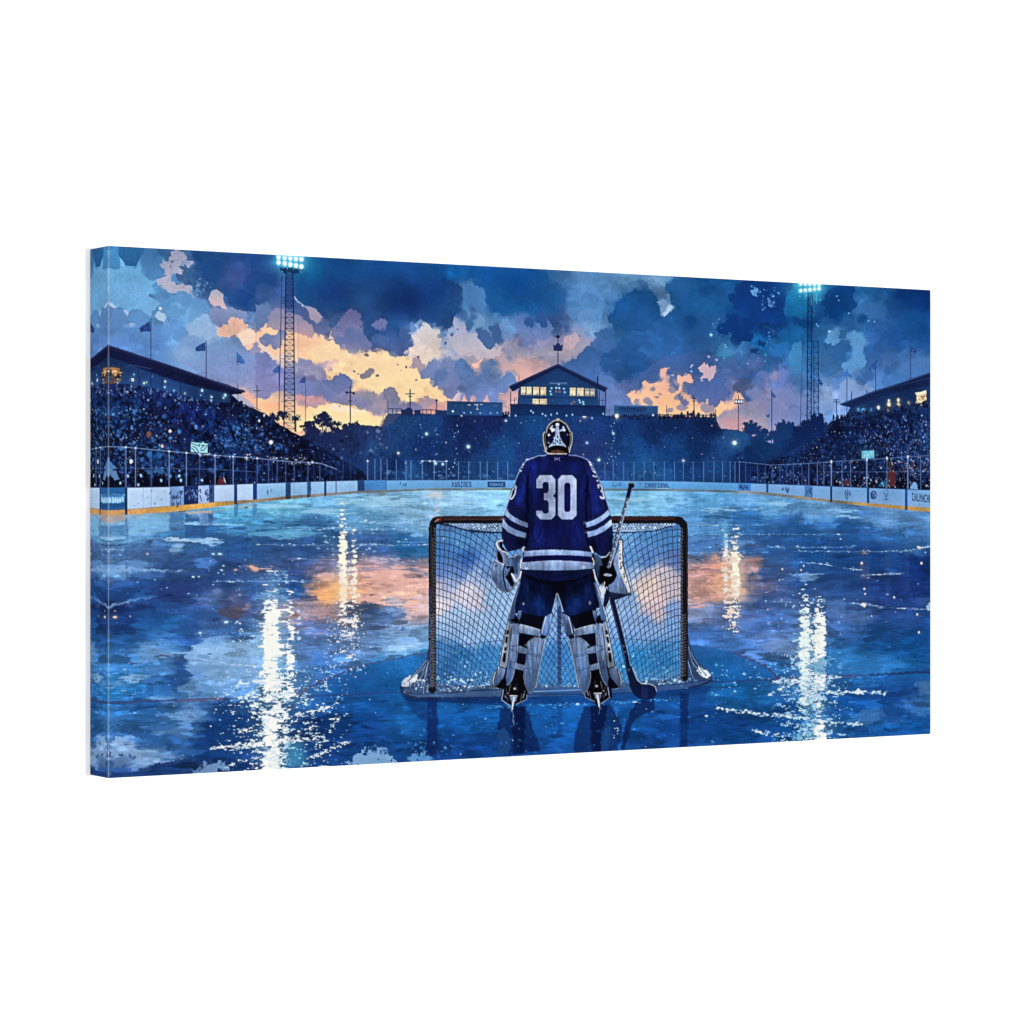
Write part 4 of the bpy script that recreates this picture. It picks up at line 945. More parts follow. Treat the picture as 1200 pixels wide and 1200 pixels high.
# advertisement by the near left end
band(120, 147, BT, KT, 0, 1, (46, 96, 154), jit=.12)
band(122, 146, BT, KT, .28, .66, (96, 142, 192), jit=.2, fine=.8)
for x in (129, 132.6, 135.4, 138, 141):
    E(x, 586, 1, 3.4, (178, 206, 232), soft=.4, fine=.4)
E(144.4, 584, 1.4, 4.6, (150, 190, 224), soft=.5, fine=.4)
for k in range(16):
    x = 126 + k * 1.3
    L([(x, 577 + RNG.rand() * 3), (x, 581 + RNG.rand() * 2)], .7, (40, 84, 142)); L([(x, 590 + RNG.rand()), (x, 593 + RNG.rand() * 2)], .7, (40, 84, 142))
band(146.6, 149.4, BT, KB, 0, 1, (34, 50, 104))
# scribbled banner
band(199, 215.6, BT, KT, 0, 1, (130, 150, 198), jit=.1)
band(215.6, 232.6, BT, KT, 0, 1, (34, 46, 100), jit=.1)
band(232.6, 251.4, BT, KT, 0, 1, (150, 160, 200), jit=.1)
band(245, 251.4, BT, KT, 0, 1, (44, 60, 116), jit=.2, a=.8)
for k in range(26):
    x = RNG.uniform(200, 215); y = RNG.uniform(574, 590)
    L([(x, y), (x + RNG.normal() * 1.4, y + RNG.uniform(2, 5))], .8, (34, 46, 96), a=.9)
for k in range(22):
    x = RNG.uniform(217, 232); y = RNG.uniform(573, 584)
    L([(x, y), (x + RNG.normal() * 1.4, y + RNG.uniform(1.5, 4))], .8, (120, 140, 190), a=.85)
for k in range(20):
    x = RNG.uniform(234, 249); y = RNG.uniform(572, 586)
    L([(x, y), (x + RNG.normal() * 1.6, y + RNG.uniform(2, 5))], .9, (36, 48, 98), a=.9)
for x0, x1, c in ((274.4, 278.2, (36, 66, 148)), (296.6, 301.4, (36, 62, 146)), (334.8, 341, (48, 84, 140)), (360, 364.6, (66, 100, 156)), (380, 382.6, (36, 58, 124)), (393.4, 394.6, (70, 100, 150)), (419, 427.4, (50, 78, 136)),
                  (865, 880, (72, 122, 182)), (898, 900.6, (50, 80, 146)), (943, 952.4, (84, 124, 180)), (973, 975.4, (38, 64, 134)), (1016, 1018.8, (40, 78, 156)), (1060.6, 1063.6, (38, 80, 160))):
    band(x0, x1, BT, KT, 0, 1, c, jit=.12)
for x0, x1 in ((274.4, 278.2), (334.8, 341), (380, 382.6), (1060.6, 1063.6), (360, 364), (973, 975.6)):
    band(x0, x1, KT, KB, 0, 1, (50, 54, 84), a=.8)
band(427.4, 452, BT, KT, 0, 1, (84, 134, 194), jit=.08); band(452, 453, BT, KT, 0, 1, (50, 80, 140))
for x0, x1, n_ in ((336, 340, 6), (361, 364, 4), (421, 426, 6), (867, 878, 14), (917, 925, 12), (944, 952, 6), (468, 478, 4), (310, 320, 3)):
    for _ in range(n_):
        x = RNG.uniform(x0, x1)
        f = RNG.uniform(.2, .6)
        y = interp(x, BT) * (1 - f) + interp(x, KT) * f
        L([(x, y), (x + RNG.normal(), y + 3)], .8, (44, 66, 124), a=.8)

FONT = {'B': '110101110101110', 'U': '101101101101111', 'S': '111100111001111', 'I': '111010010010111', 'N': '111101101101101', 'E': '111100110100111', 'A': '010101111101101', 'R': '110101110101101',
        'L': '100100100100111', 'M': '101111101101101', 'C': '111100100100111', 'H': '101101111101101', 'T': '111010010010010', 'P': '110101110100100', 'V': '101101101101010', 'O': '111101101101111', 'K': '101110100110101'}


def text(s, x0, x1, y0, y1, col, w=.7, slope=0, a=.8):
    n = len(s)
    cw = (x1 - x0) / n
    for k, ch in enumerate(s):
        for b in range(15):
            if FONT[ch][b] == '1':
                r, c = divmod(b, 3)
                x = x0 + cw * (k + .08 + c * .27)
                y = y0 + (y1 - y0) * r / 5 + slope * (x - x0)
                hx, hy = cw * .27, (y1 - y0) / 5
                P([(x, y), (x + hx, y), (x + hx, y + hy), (x, y + hy)], col, soft=.5, a=a)


text('BUSINES', 529.6, 553, 564.4, 570.8, (44, 62, 124))
P([(571.6, 564.4), (592.4, 564.4), (592.4, 571), (571.6, 571)], (42, 78, 136))
text('NUSABLE', 574, 590.4, 566.2, 569.4, (140, 170, 212))
L([(718.6, 565), (718.6, 571)], .6, (60, 90, 150))
for q in ([(720, 568), (721.5, 570.5), (723, 568)], [(724, 566), (726, 570), (727.6, 565.6)], [(727, 566), (728, 567)], [(750, 566), (751, 568)]):
    L(q, .8, (70, 96, 150))
text('CHAMPIUNAL', 756, 784.6, 566, 571.4, (50, 70, 128))
L([(770, 572.4), (784, 572.6)], .6, (160, 190, 225))
for q in ([(990, 577), (991.5, 583), (993, 586)], [(993.4, 574), (993.6, 584)], [(996.6, 578), (997, 581)], [(991, 574.4), (992.4, 580)], [(996, 575), (995, 580)]):
    L(q, .9, (60, 84, 140))
E(1023.8, 580, 3.6, 5, (48, 70, 130), soft=.3); E(1024.4, 579.6, 2.3, 3.4, (120, 146, 194), soft=.3)
L([(1021, 584), (1026.6, 577)], 1.1, (48, 70, 130)); L([(1021.6, 577), (1026, 583.6)], .9, (48, 70, 130))
for q in ([(1036, 577), (1038.6, 582.4), (1041, 577.6)], [(1038.6, 582), (1038.6, 585)], [(1036.4, 585.6), (1041, 585.6)], [(1039.6, 574), (1039.8, 575.6)]):
    L(q, .9, (70, 100, 156))
text('CALMACHE', 1068.6, 1092, 577.6, 586.8, (52, 64, 108), slope=.12)
for x in (1078, 1082, 1090):
    E(x, 590.8, .7, .6, (80, 100, 150), soft=.6)
# ------------------------------------------------------------------ ice
ICEP = [(135,612,(150,176,210)),(160,612,(140,176,216)),(220,603,(112,162,206)),(272,600,(118,184,218)),(330,595,(138,190,220)),(400,590,(126,172,212)),(450,590,(148,182,214)),(520,588,(150,182,214)),
(580,585,(140,182,218)),(640,585,(150,190,220)),(760,588,(144,190,226)),(830,585,(116,166,212)),(900,592,(124,164,210)),(960,600,(130,164,208)),(1040,610,(122,154,204)),(1082,615,(112,146,198)),
(140,630,(126,166,208)),(215,618,(84,130,180)),(240,625,(66,104,156)),(280,612,(96,150,196)),(320,612,(100,152,196)),(372,622,(76,116,166)),(425,605,(120,160,200)),(482,600,(150,178,208)),(495,618,(140,170,206)),
(820,612,(110,150,200)),(880,612,(66,112,172)),(940,618,(56,100,162)),(1000,622,(52,94,156)),(1060,630,(66,112,172)),(1086,630,(86,124,184)),
(135,645,(96,118,168)),(175,650,(90,110,162)),(225,655,(70,96,148)),(280,642,(58,92,148)),(320,638,(62,92,146)),(362,645,(64,92,148)),(440,640,(76,102,158)),(480,636,(62,108,166)),(480,645,(48,110,164)),
(820,640,(90,120,176)),(900,645,(66,102,164)),(960,648,(42,86,148)),(1020,652,(38,74,138)),(1082,660,(28,56,118)),
(140,668,(120,146,192)),(200,672,(62,84,138)),(255,668,(62,84,140)),(330,665,(76,90,146)),(380,664,(136,122,162)),(440,664,(170,140,165)),(480,664,(150,136,168)),(830,668,(196,152,156)),(872,660,(190,150,150)),(905,672,(86,106,168)),
(950,680,(58,92,156)),(1000,690,(56,88,152)),(1050,685,(40,64,130)),(1084,690,(34,58,122)),(1040,705,(48,70,134)),
(138,695,(44,76,136)),(170,690,(48,86,146)),(205,690,(54,68,128)),(250,690,(56,84,146)),(300,690,(72,100,158)),(345,690,(46,80,140)),(382,690,(206,154,134)),(440,688,(214,164,152)),(485,690,(214,172,164)),
(820,690,(210,164,154)),(850,690,(222,170,150)),(888,690,(132,124,166)),(900,702,(90,108,168)),
(132,715,(36,56,112)),(160,722,(36,56,112)),(190,735,(48,104,164)),(150,735,(42,70,128)),(230,722,(58,88,148)),(250,700,(98,114,166)),(282,712,(96,104,158)),(350,712,(156,134,158)),(385,715,(180,146,156)),(370,735,(110,116,166)),
(430,716,(104,124,176)),(462,712,(130,140,184)),(492,716,(206,178,182)),(818,716,(150,150,190)),(862,718,(110,120,176)),(902,728,(88,112,174)),(1000,722,(88,112,170)),(1060,728,(54,82,146)),(985,712,(78,106,168)),
(140,752,(56,98,158)),(178,758,(112,142,188)),(170,742,(50,100,162)),(220,745,(56,84,146)),(225,762,(60,92,152)),(262,762,(140,166,204)),(290,756,(150,176,212)),(272,740,(76,104,160)),(370,752,(108,128,180)),(420,760,(120,140,190)),(470,758,(150,174,214)),
(492,748,(144,168,212)),(818,748,(86,116,182)),(870,758,(86,114,176)),(920,762,(104,124,180)),(905,750,(110,126,180)),(992,768,(54,112,174)),(1060,760,(32,92,158)),(1040,745,(40,88,152)),(1080,745,(34,80,144)),
(145,790,(76,128,188)),(135,808,(54,122,184)),(170,782,(88,134,194)),(205,792,(52,92,152)),(215,780,(54,90,150)),(248,788,(142,170,208)),(290,792,(110,144,196)),(270,808,(116,148,198)),(400,785,(96,122,180)),(410,805,(40,90,154)),(455,790,(42,120,180)),(482,778,(54,130,186)),
(850,785,(38,108,172)),(898,782,(52,106,170)),(1000,782,(58,118,182)),(1040,780,(50,110,174)),(1080,795,(36,100,164)),(920,800,(50,100,160)),
(138,825,(64,116,178)),(182,824,(56,106,168)),(230,818,(106,142,196)),(265,825,(70,108,166)),(350,825,(46,90,150)),(385,822,(34,84,148)),(450,822,(32,88,156)),(482,812,(38,106,172)),(870,818,(38,106,172)),(1050,812,(32,70,134)),(1000,828,(28,80,148)),(1080,825,(70,110,166)),
(140,850,(76,122,182)),(170,856,(54,96,156)),(218,845,(78,120,178)),(255,850,(28,66,130)),(290,848,(28,62,122)),(375,850,(28,60,124)),(425,850,(28,72,138)),(470,850,(38,100,166)),(520,845,(30,90,162)),(560,850,(32,96,168)),
(640,850,(32,98,172)),(740,842,(32,92,162)),(805,842,(30,74,142)),(870,850,(24,66,130)),(920,845,(28,80,148)),(1000,845,(36,100,168)),(1065,850,(28,88,156)),(1030,840,(48,102,166)),
(160,888,(132,150,194)),(178,903,(44,72,128)),(210,878,(60,98,156)),(250,890,(28,60,120)),(290,888,(34,68,130)),(400,882,(34,74,140)),(380,870,(28,64,126)),(450,888,(32,74,138)),(520,880,(28,68,136)),(570,868,(30,74,144)),
(660,866,(32,84,156)),(760,862,(30,76,146)),(862,866,(26,78,142)),(1000,860,(36,86,150)),(1080,858,(34,84,150))]
IF = field(ICEP, 2.8, ax=.55)
XX = QX + 7 * WA + 9 * HX + 2 * WC
YY = QY + 2.2 * WB + 2.2 * HY + .6 * WD
ice = sample(IF, XX, YY)
for k, (sx, sy) in enumerate([(170, 20), (120, 14), (90, 26), (60, 9), (80, 12), (36, 6), (24, 5)]):
    n = noise(sx, sy, 5, 70 + k, .58) + WC * .05
    near = .6 + .4 * smooth(QY, 600, 820)
    m = smooth(n, .12, .2)
    ice *= (1 + (.07 if k % 2 else -.08) * m * near)[..., None]
    ice += (.022 * np.exp(-((n - .15) / .03) ** 2) * (1 if k % 2 else -1))[..., None]
ice *= (1 + .06 * JT + .015 * GR + .05 * HY)[..., None]
ice = np.clip(ice, 0, 1)
lum = ice.mean(-1, keepdims=True)
ice = ice * (1 + (np.array([.93, 1.0, 1.02], np.float32) - 1) * (1 - smooth(lum, .55, .8)) * smooth(ice[..., 2:] - ice[..., :1], .1, .3))
ytop = np.interp(_qx, [p[0] for p in KB], [p[1] for p in KB]).astype(np.float32)[None]
m = QY > ytop
INK[m] = ice[m]
PID[m] = ICE
ICEM = m.astype(np.float32)
VS = noise(7, 110, 4, 61, .6)
HS = noise(90, 2.2, 3, 62, .75)
ice = INK * (1 + (.025 * VS * smooth(-QY, -800, -600) + .045 * HS * smooth(QY, 575, 660)) * (1 + .06))[..., None]
ice *= (1 + .07 * smooth(QY, 700, 780))[..., None]
INK[m] = np.clip(ice, 0, 1)[m]


def wash(dens, nz, col, lo=.0, hi=.12, a=1):
    """broken brushwork: paint where the streaky noise falls under the local density (0..1)"""
    cov = smooth(dens * 2.2 - 1.1 + nz, lo, hi) * smooth(dens, .05, .22) * a * ICEM
    INK[:] += (C(col) - INK) * cov[..., None]


def gauss(x, y, rx, ry, p=2):
    return np.exp(-np.abs((QX - x) / rx) ** p - np.abs((QY - y) / ry) ** p)


S1 = noise(26, 4, 4, 91, .6)
S2 = noise(14, 3, 3, 92, .6)
S3 = noise(50, 5, 4, 93, .6)
S4 = noise(9, 9, 3, 94, .65)
S5 = noise(110, 7, 5, 95, .6)
# bright far ice
d = .52 * gauss(330, 600, 90, 10) + .45 * gauss(450, 588, 80, 7) + .45 * gauss(240, 612, 60, 6) + .4 * gauss(900, 596, 140, 9) + .45 * gauss(1040, 612, 60, 10) + .35 * gauss(640, 585, 300, 6)
wash(d, S5, (164, 198, 222), .0, .25, .7)
d = .45 * gauss(300, 618, 60, 8) + .4 * gauss(370, 622, 50, 10) + .5 * gauss(225, 618, 26, 5) + .35 * gauss(860, 605, 60, 8) + .3 * gauss(1000, 622, 80, 8)
wash(d, S3, (52, 90, 146), .0, .25, .7)
d = .62 * gauss(340, 625, 30, 4) + .5 * gauss(322, 628, 40, 5)
wash(d, S3, (136, 190, 214), 0, .3, .55)
# reflected banner and boards at the left
P([(124, 607), (147, 607), (147, 636), (124, 637)], (120, 154, 194), soft=3, a=.6)
P([(126, 616), (146, 615), (147, 628), (126, 628)], (80, 126, 178), soft=2.5, a=.7, fine=1)
P([(126, 604), (148, 602), (148, 610), (126, 613)], (172, 156, 152), soft=3, a=.75)
for y, c in ((634, (60, 90, 146)), (639, (56, 84, 140)), (644.5, (160, 184, 214)), (630.5, (150, 190, 220)), (649, (70, 92, 146))):
    L([(120, y), (146, y - .6)], 1.6, c, a=.75, fine=1.2)
P([(150, 604), (198, 601), (198, 622), (150, 630)], (134, 172, 212), soft=3, a=.7)
L([(148.5, 606), (148.5, 680)], 1.8, (70, 96, 150), a=.6, soft=1.5, fine=.8)
L([(127, 608), (260, 598), (300, 592)], 2.4, (170, 150, 140), a=.45, soft=2, fine=1)
for x0, x1, y0, y1, c in ((199, 216, 602, 622, (84, 120, 174)), (217, 233, 603, 612, (54, 86, 146)), (216, 240, 620, 629, (60, 92, 150)), (234, 251, 601, 614, (104, 124, 176)), (244, 250, 600, 612, (60, 90, 150)), (274, 279, 592, 606, (70, 124, 176)), (296, 301, 590, 604, (80, 130, 184)), (217, 250, 599, 602, (196, 166, 140))):
    P([(x0, y0), (x1, y0 - .6), (x1, y1), (x0, y1)], c, soft=2, fine=1.4, a=.7)
P([(190, 632), (200, 628), (215, 631), (240, 630), (260, 632), (235, 635), (200, 635)], (176, 194, 216), fine=1, horiz=1.2, a=.9)
L([(200, 634.6), (222, 634.8)], .8, (70, 84, 120), a=.7)
# sunset mirrored in the ice
d = .58 * gauss(452, 692, 54, 20, 3) + .5 * gauss(470, 676, 36, 14) + .45 * gauss(400, 700, 30, 14) + .34 * gauss(430, 668, 50, 8) + .4 * gauss(490, 715, 22, 18)
wash(d, S1 * .7 + S3 * .5, (222, 172, 160), 0, .22, .9)
d = .62 * gauss(385, 693, 20, 12, 3) + .5 * gauss(410, 690, 26, 16)
wash(d, S1, (232, 170, 118), 0, .25, .9)
d = .66 * gauss(474, 702, 28, 12, 3)
wash(d, S3, (232, 190, 168), 0, .25, .85)
d = .5 * gauss(350, 722, 24, 14) + .4 * gauss(365, 742, 24, 5) + .45 * gauss(300, 665, 24, 4) + .3 * gauss(280, 710, 20, 14)
wash(d, S1, (206, 160, 148), 0, .25, .75)
d = .5 * gauss(466, 720, 12, 14) + .4 * gauss(450, 735, 20, 12) + .3 * gauss(420, 725, 30, 14)
wash(d, S2 + S4 * .3, (92, 114, 170), 0, .3, .75)
d = .56 * gauss(832, 680, 22, 22, 3) + .4 * gauss(886, 690, 20, 14) + .5 * gauss(815, 706, 18, 10)
wash(d, S1 * .8, (226, 168, 150), 0, .25, .9)
d = .62 * gauss(850, 665, 16, 16) + .3 * gauss(1016, 650, 8, 4)
wash(d, S1, (226, 164, 136), 0, .25, .85)
for x, y in ((1010, 662), (1014, 646), (1012, 672), (887, 640), (885, 655)):
    E(x, y, 5, 5, (160, 110, 120), a=.4, glow=True, fine=2)
# mirrored dark stands as soft vertical strokes
for x, y, rx, ry, c, a in ((195, 688, 60, 8, (46, 58, 112), .5), (210, 702, 16, 8, (38, 48, 98), .5), (165, 716, 14, 5, (34, 44, 92), .6), (1086, 668, 10, 10, (18, 40, 96), .7), (1050, 690, 50, 10, (36, 54, 116), .5), (1000, 640, 90, 8, (36, 74, 138), .5), (905, 630, 40, 8, (46, 84, 144), .4),
                           (325, 650, 40, 10, (54, 80, 134), .4), (950, 655, 40, 14, (36, 80, 144), .4)):
    E(x, y, rx, ry, c, a=a, glow=True, fine=2, warp=2)
for x, y0, y1 in ((240, 680, 760), (262, 700, 740), (282, 660, 730), (1040, 610, 720), (1016, 600, 680), (1063, 606, 690), (958, 660, 700), (975, 596, 650), (1022, 700, 735), (990, 730, 770)):
    L([(x, y0), (x, y1)], 5, (110, 116, 166), a=.18, soft=5, fine=1.5)
# pale sheet, lower left
d = .66 * gauss(272, 762, 44, 16, 3) + .62 * gauss(250, 790, 44, 18, 3) + .5 * gauss(200, 768, 34, 10) + .55 * gauss(235, 815, 36, 7) + .42 * gauss(215, 840, 34, 9) + .4 * gauss(145, 795, 26, 22)
wash(d, S3 * .9 + S4 * .25, (148, 174, 210), 0, .2, .85)
d = .62 * gauss(172, 885, 36, 14, 3) + .4 * gauss(140, 868, 20, 10) + .35 * gauss(215, 885, 20, 6) + .4 * gauss(240, 895, 26, 6)
wash(d, S1 * .7 + S4 * .5, (154, 168, 202), 0, .15, .85)
P([(224,762),(232,752),(245,748),(262,750),(285,751),(306,749),(309,790),(296,800),(268,806),(240,810),(215,816),(207,808),(215,800),(225,797),(212,794),(216,786),(225,778),(215,772)], (150, 174, 212), (124, 154, 202), warp=.95, fine=1.8, horiz=1.2, jit=.08, a=.85)
P([(127,868),(138,866),(145,872),(160,872),(176,870),(190,872),(200,872),(190,882),(184,890),(195,890),(186,897),(175,903),(160,904),(150,900),(148,893),(130,890),(127,885)], (150, 170, 206), (128, 150, 194), warp=.95, fine=2, horiz=.8, jit=.08, a=.85)
P([(185,838),(205,832),(235,828),(245,835),(225,845),(212,852),(190,850)], (118, 148, 196), warp=.95, fine=1.8, horiz=1, jit=.06, a=.7)
P([(170,757),(200,754),(208,757),(196,763),(205,768),(180,768),(166,764)], (118, 150, 198), warp=.95, fine=1.8, horiz=1, jit=.06, a=.8)
P([(162,820),(190,815),(206,811),(220,812),(210,818),(190,822)], (136, 162, 204), warp=.95, fine=1.8, horiz=1, a=.8)
P([(178,775),(205,770),(200,790),(178,792)], (92, 132, 186), warp=1.4, fine=1, horiz=.8, a=.6)
P([(255, 845), (262, 834), (270, 832), (285, 838), (296, 850), (315, 860), (300, 872), (275, 878), (250, 876), (225, 880), (232, 866), (250, 852), (230, 848)], (30, 70, 134), (26, 58, 118), warp=2.2, fine=1.5, horiz=.6, jit=.16, a=.9)
P([(127, 893), (140, 891), (150, 893), (146, 899), (135, 905), (127, 908)], (62, 94, 152), warp=1, fine=.8, a=.85)
P([(127, 906), (150, 902), (175, 898), (200, 892), (225, 888), (245, 892), (260, 906), (127, 916)], (36, 64, 122), warp=1.4, fine=1.2, horiz=.8, jit=.15, a=.85)
P([(184, 884), (205, 876), (222, 872), (230, 880), (210, 888), (190, 890)], (60, 102, 160), warp=1.4, fine=1, horiz=.6, a=.8)
P([(202, 798), (206, 786), (212, 790), (234, 797), (215, 802), (206, 812), (200, 806)], (48, 86, 146), warp=1, fine=1.4, a=.85); P([(173, 797), (178, 795), (182, 812), (176, 818), (172, 812)], (44, 82, 146), warp=1, fine=1.2, a=.8)
P([(160, 826), (190, 823), (180, 830), (150, 834)], (38, 76, 140), fine=1.4, horiz=.6, a=.8)
for x, y, rx, ry in ((143, 885, 3, 1.4), (156, 888, 3, 1.8), (151, 886, 1.6, 3), (240, 793, 4, 1), (248, 797, 2, 1), (228, 845, 2.6, 1), (246, 766, 3, .8), (130, 883, 2, 3)):
    E(x, y, rx, ry, (54, 74, 124), fine=1.2, warp=.8, a=.8)
for q, w, c in (([(166, 764), (186, 767), (205, 771), (240, 775), (262, 778)], 1, (110, 96, 120)), ([(175, 763), (200, 759)], .8, (96, 110, 150)), ([(263, 778), (300, 781), (360, 787), (400, 791)], .9, (200, 206, 216))):
    L(q, w, c, a=.8, fine=1)
L([(267, 751), (300, 746), (290, 750)], 1.6, (60, 88, 144), fine=1, a=.7); L([(266, 752), (315, 753)], .9, (76, 100, 150), a=.8, fine=.8)
# ridges
for q, w, a in (([(120, 671), (135, 668), (155, 667), (175, 668), (192, 670), (222, 669)], 3, .85), ([(120, 711), (130, 711), (145, 706), (160, 702), (178, 700)], 2, .75)):
    L(q, w, (150, 170, 206), a=a, fine=1.5, soft=1.6)
L([(130, 713.6), (150, 709), (180, 702), (200, 697)], 3, (36, 44, 92), a=.6, fine=1.5, soft=2)
for y, x0, x1, c, a in ((620, 330, 480, (176, 206, 224), .6), (638.4, 300, 520, (210, 200, 206), .6), (641, 900, 1000, (190, 216, 226), .8), (626, 810, 1000, (150, 190, 216), .6), (615, 800, 905, (190, 210, 220), .8), (647, 800, 900, (140, 176, 210), .6),
                        (681, 250, 380, (196, 204, 220), .85), (631, 800, 860, (140, 180, 210), .4), (672.6, 912, 965, (220, 226, 230), .9), (646, 930, 1060, (190, 210, 226), .7), (705, 902, 970, (200, 206, 222), .5), (657, 470, 505, (200, 190, 206), .6),
                        (635, 466, 502, (180, 210, 226), .7), (612, 420, 500, (190, 206, 220), .7), (618, 315, 420, (200, 220, 226), .5), (655, 338, 470, (220, 200, 200), .5), (729, 900, 925, (214, 214, 222), .8), (757, 400, 470, (180, 196, 220), .5), (619, 482, 502, (186, 206, 222), .6)):
    L([(x0, y), ((x0 + x1) / 2, y + .4), (x1, y)], .6, c, a=a * .7, fine=.5)
    specks([(x0, y - 1.4), (x1, y - 1.4), (x1, y + 1.4), (x0, y + 1.4)], int((x1 - x0) / 5), [c, (220, 222, 226)], r=(.3, .6), a=(.4, .9), asp=3)
for q in ([(930, 659), (960, 660), (985, 665), (1010, 668)], [(995, 707), (1018, 709), (1050, 713), (1091, 714)], [(1010, 706), (1020, 708)], [(1010, 674), (1060, 672)], [(1060, 646), (1091, 640)]):
    L(q, .7, (186, 202, 222), a=.6, fine=.6)
    for (xa, ya), (xb, yb) in zip(q, q[1:]):
        for _ in range(int((xb - xa) / 2)):
            t = RNG.rand()
            E(xa + (xb - xa) * t, ya + (yb - ya) * t + RNG.normal() * .6, 1.2, .45, (214, 218, 226), a=RNG.uniform(.3, .9), soft=.8)
E(1012, 709, 3, 1.6, (226, 206, 206), fine=1); E(1089, 711, 4, 3, (180, 194, 218), fine=1.6, warp=1, a=.8)



def dabs(n, y0, y1, r0, r1, asp, a, var, seed):
    """flat ragged brush dabs of the local ice colour, bigger towards the viewer"""
    rg = np.random.RandomState(seed)
    for _ in range(n):
        x, y = rg.uniform(122, 1095), y0 + (y1 - y0) * rg.rand()
        near = .45 + .75 * (y - 575) / 320
        r = (r0 + (r1 - r0) * rg.rand() ** 1.6) * near
        rx = r * asp * rg.uniform(.6, 1.3)
        c = ink_at(x + rg.normal() * rx * .5, y + rg.normal() * r * 1.2) * (1 + rg.normal() * var)
        sl = win(x - rx * 1.6 - 3, y - r * 1.8 - 3, x + rx * 1.6 + 3, y + r * 1.8 + 3)
        if QX[sl].size == 0:
            continue
        X, Y = QX[sl] + HX[sl] * rx * .45 + WC[sl] * .9, QY[sl] + WB[sl] * r * .35 + HY[sl] * r * .3 + WD[sl] * .6
        d = (np.hypot((X - x) / rx, (Y - y) / r) - 1) * r
        cov = np.clip(.5 - d / (.8 if rg.rand() < .6 else 2.5), 0, 1) * ICEM[sl]
        put(sl, cov * a * rg.uniform(.35, 1), c)


dabs(900, 578, 905, 3, 9, 2.4, .75, .14, 21)
dabs(2200, 578, 905, 1.2, 4.5, 3, .8, .15, 22)
dabs(3800, 578, 905, .5, 1.6, 3.4, .8, .17, 23)

# red arc and goal line, blue crease
ARCL = [(344, 817), (354, 811), (363, 806), (378, 798), (398, 789.6), (423, 780), (462, 772), (500, 764.6), (550, 755), (588, 750.6), (655, 748)]
ARCR = [(655, 748), (730, 749), (795, 753.4), (830, 758), (860, 764.6), (875, 771), (896, 780), (908, 790), (914, 797)]
CREASE = ARCL + ARCR[1:] + [(914, 797), (835, 800), (480, 816), (345, 818)]
P(CREASE, (46, 114, 188), (36, 100, 178), jit=.14, soft=2, a=.72, fine=.5)
GL = [(120, 824), (158, 822.4), (230, 819.6), (300, 817.6), (383, 815), (468, 811.4), (600, 808), (835, 800), (910, 795.6), (970, 793), (1091, 788), (1098, 788)]
L(GL, 1.8, (58, 60, 112), a=.7, fine=.8, soft=1.2)
L([(120, 824), (158, 822.4), (185, 821)], 3.4, (72, 84, 136), a=.7, fine=1)
L([(210, 820.6), (260, 819)], 3.6, (116, 96, 142), a=.8, fine=1)
L(ARCL[:8], 1.4, (96, 84, 128), a=.85, fine=.9, soft=1)
L(ARCL[:3], 3, (110, 74, 110), a=.8, fine=1)
L(ARCL[2:5], 2.2, (84, 70, 122), a=.8, fine=1)
L(ARCR[4:], 1.8, (92, 80, 128), a=.9, fine=.9, soft=1)
L(ARCR[6:], 2.4, (92, 70, 116), a=.8, fine=.9)
L([(900, 796), (1010, 792)], 2, (96, 84, 136), a=.7, fine=.8)
L([(1020, 791), (1091, 787)], 3, (40, 56, 108), a=.7, fine=1)
# light thrown by the masts: broken white columns
R1 = noise(16, 4, 4, 101, .62) + .35 * noise(5, 5, 2, 102)
R2 = noise(13, 4, 4, 103, .7) + .4 * noise(4, 3, 2, 104)


def prof(pts):
    return np.interp(QY[:, :], [p[0] for p in pts], [p[1] for p in pts])


def pillar(x, hw, pr, col, nz, a=1, hi=.16, p=4):
    dd = np.exp(-np.abs((QX - x) / hw) ** p) * prof(pr)
    if p > 2:
        wash(dd * .8 + .06 * (dd > .1), nz * .8, (196, 214, 228), -.1, .9, a * .6)
        wash(dd, nz * .75, col, -.05, .5, a)
    else:
        wash(dd, nz, col, 0, hi, a)


W1, W2 = (236, 236, 230), (208, 220, 228)
for x, y, rx, ry, a in ((318, 760, 16, 50, .5), (320, 870, 24, 40, .45), (322, 700, 14, 40, .3), (402, 680, 14, 40, .35), (862, 680, 12, 40, .4), (950, 770, 20, 50, .45), (958, 850, 20, 30, .4), (335, 810, 40, 24, .3)):
    E(x, y, rx, ry, (176, 204, 224), a=a, glow=True, fine=2, warp=3)
for x, y, rx, ry, a in ((402, 690, 24, 16, .5), (385, 700, 16, 8, .5), (858, 680, 18, 20, .4)):
    E(x, y, rx, ry, (244, 180, 116), a=a * 1.3, glow=True, fine=2, warp=3)
pillar(322, 30, [(640, 0), (690, .3), (780, .36), (800, .5), (880, .52), (912, .4)], (140, 176, 208), R2, .7, p=2)
pillar(318, 11, [(645, 0), (665, .3), (690, .45), (705, .62), (725, .85), (760, 1), (800, .85), (820, .62), (850, .8), (880, .9), (915, .95)], W1, R1, p=4)
pillar(322, 16, [(700, 0), (720, .5), (760, .62), (800, .5), (850, .45), (900, .4)], W1, R1, p=2)
pillar(340, 6, [(650, 0), (680, .4), (720, .6), (760, .75), (800, .6), (830, .3), (850, 0)], W1, R1, p=3)
pillar(350, 3, [(700, 0), (720, .5), (750, .5), (760, 0)], (190, 204, 220), R1, p=3)
pillar(318, 40, [(770, 0), (795, .36), (815, .42), (835, .34), (850, .38), (870, .32), (890, .36), (912, .4)], W2, R2, p=2)
pillar(368, 42, [(770, 0), (800, .28), (815, .24), (840, .32), (850, .36), (865, .3), (880, .24), (900, .28)], W2, R2, p=3)
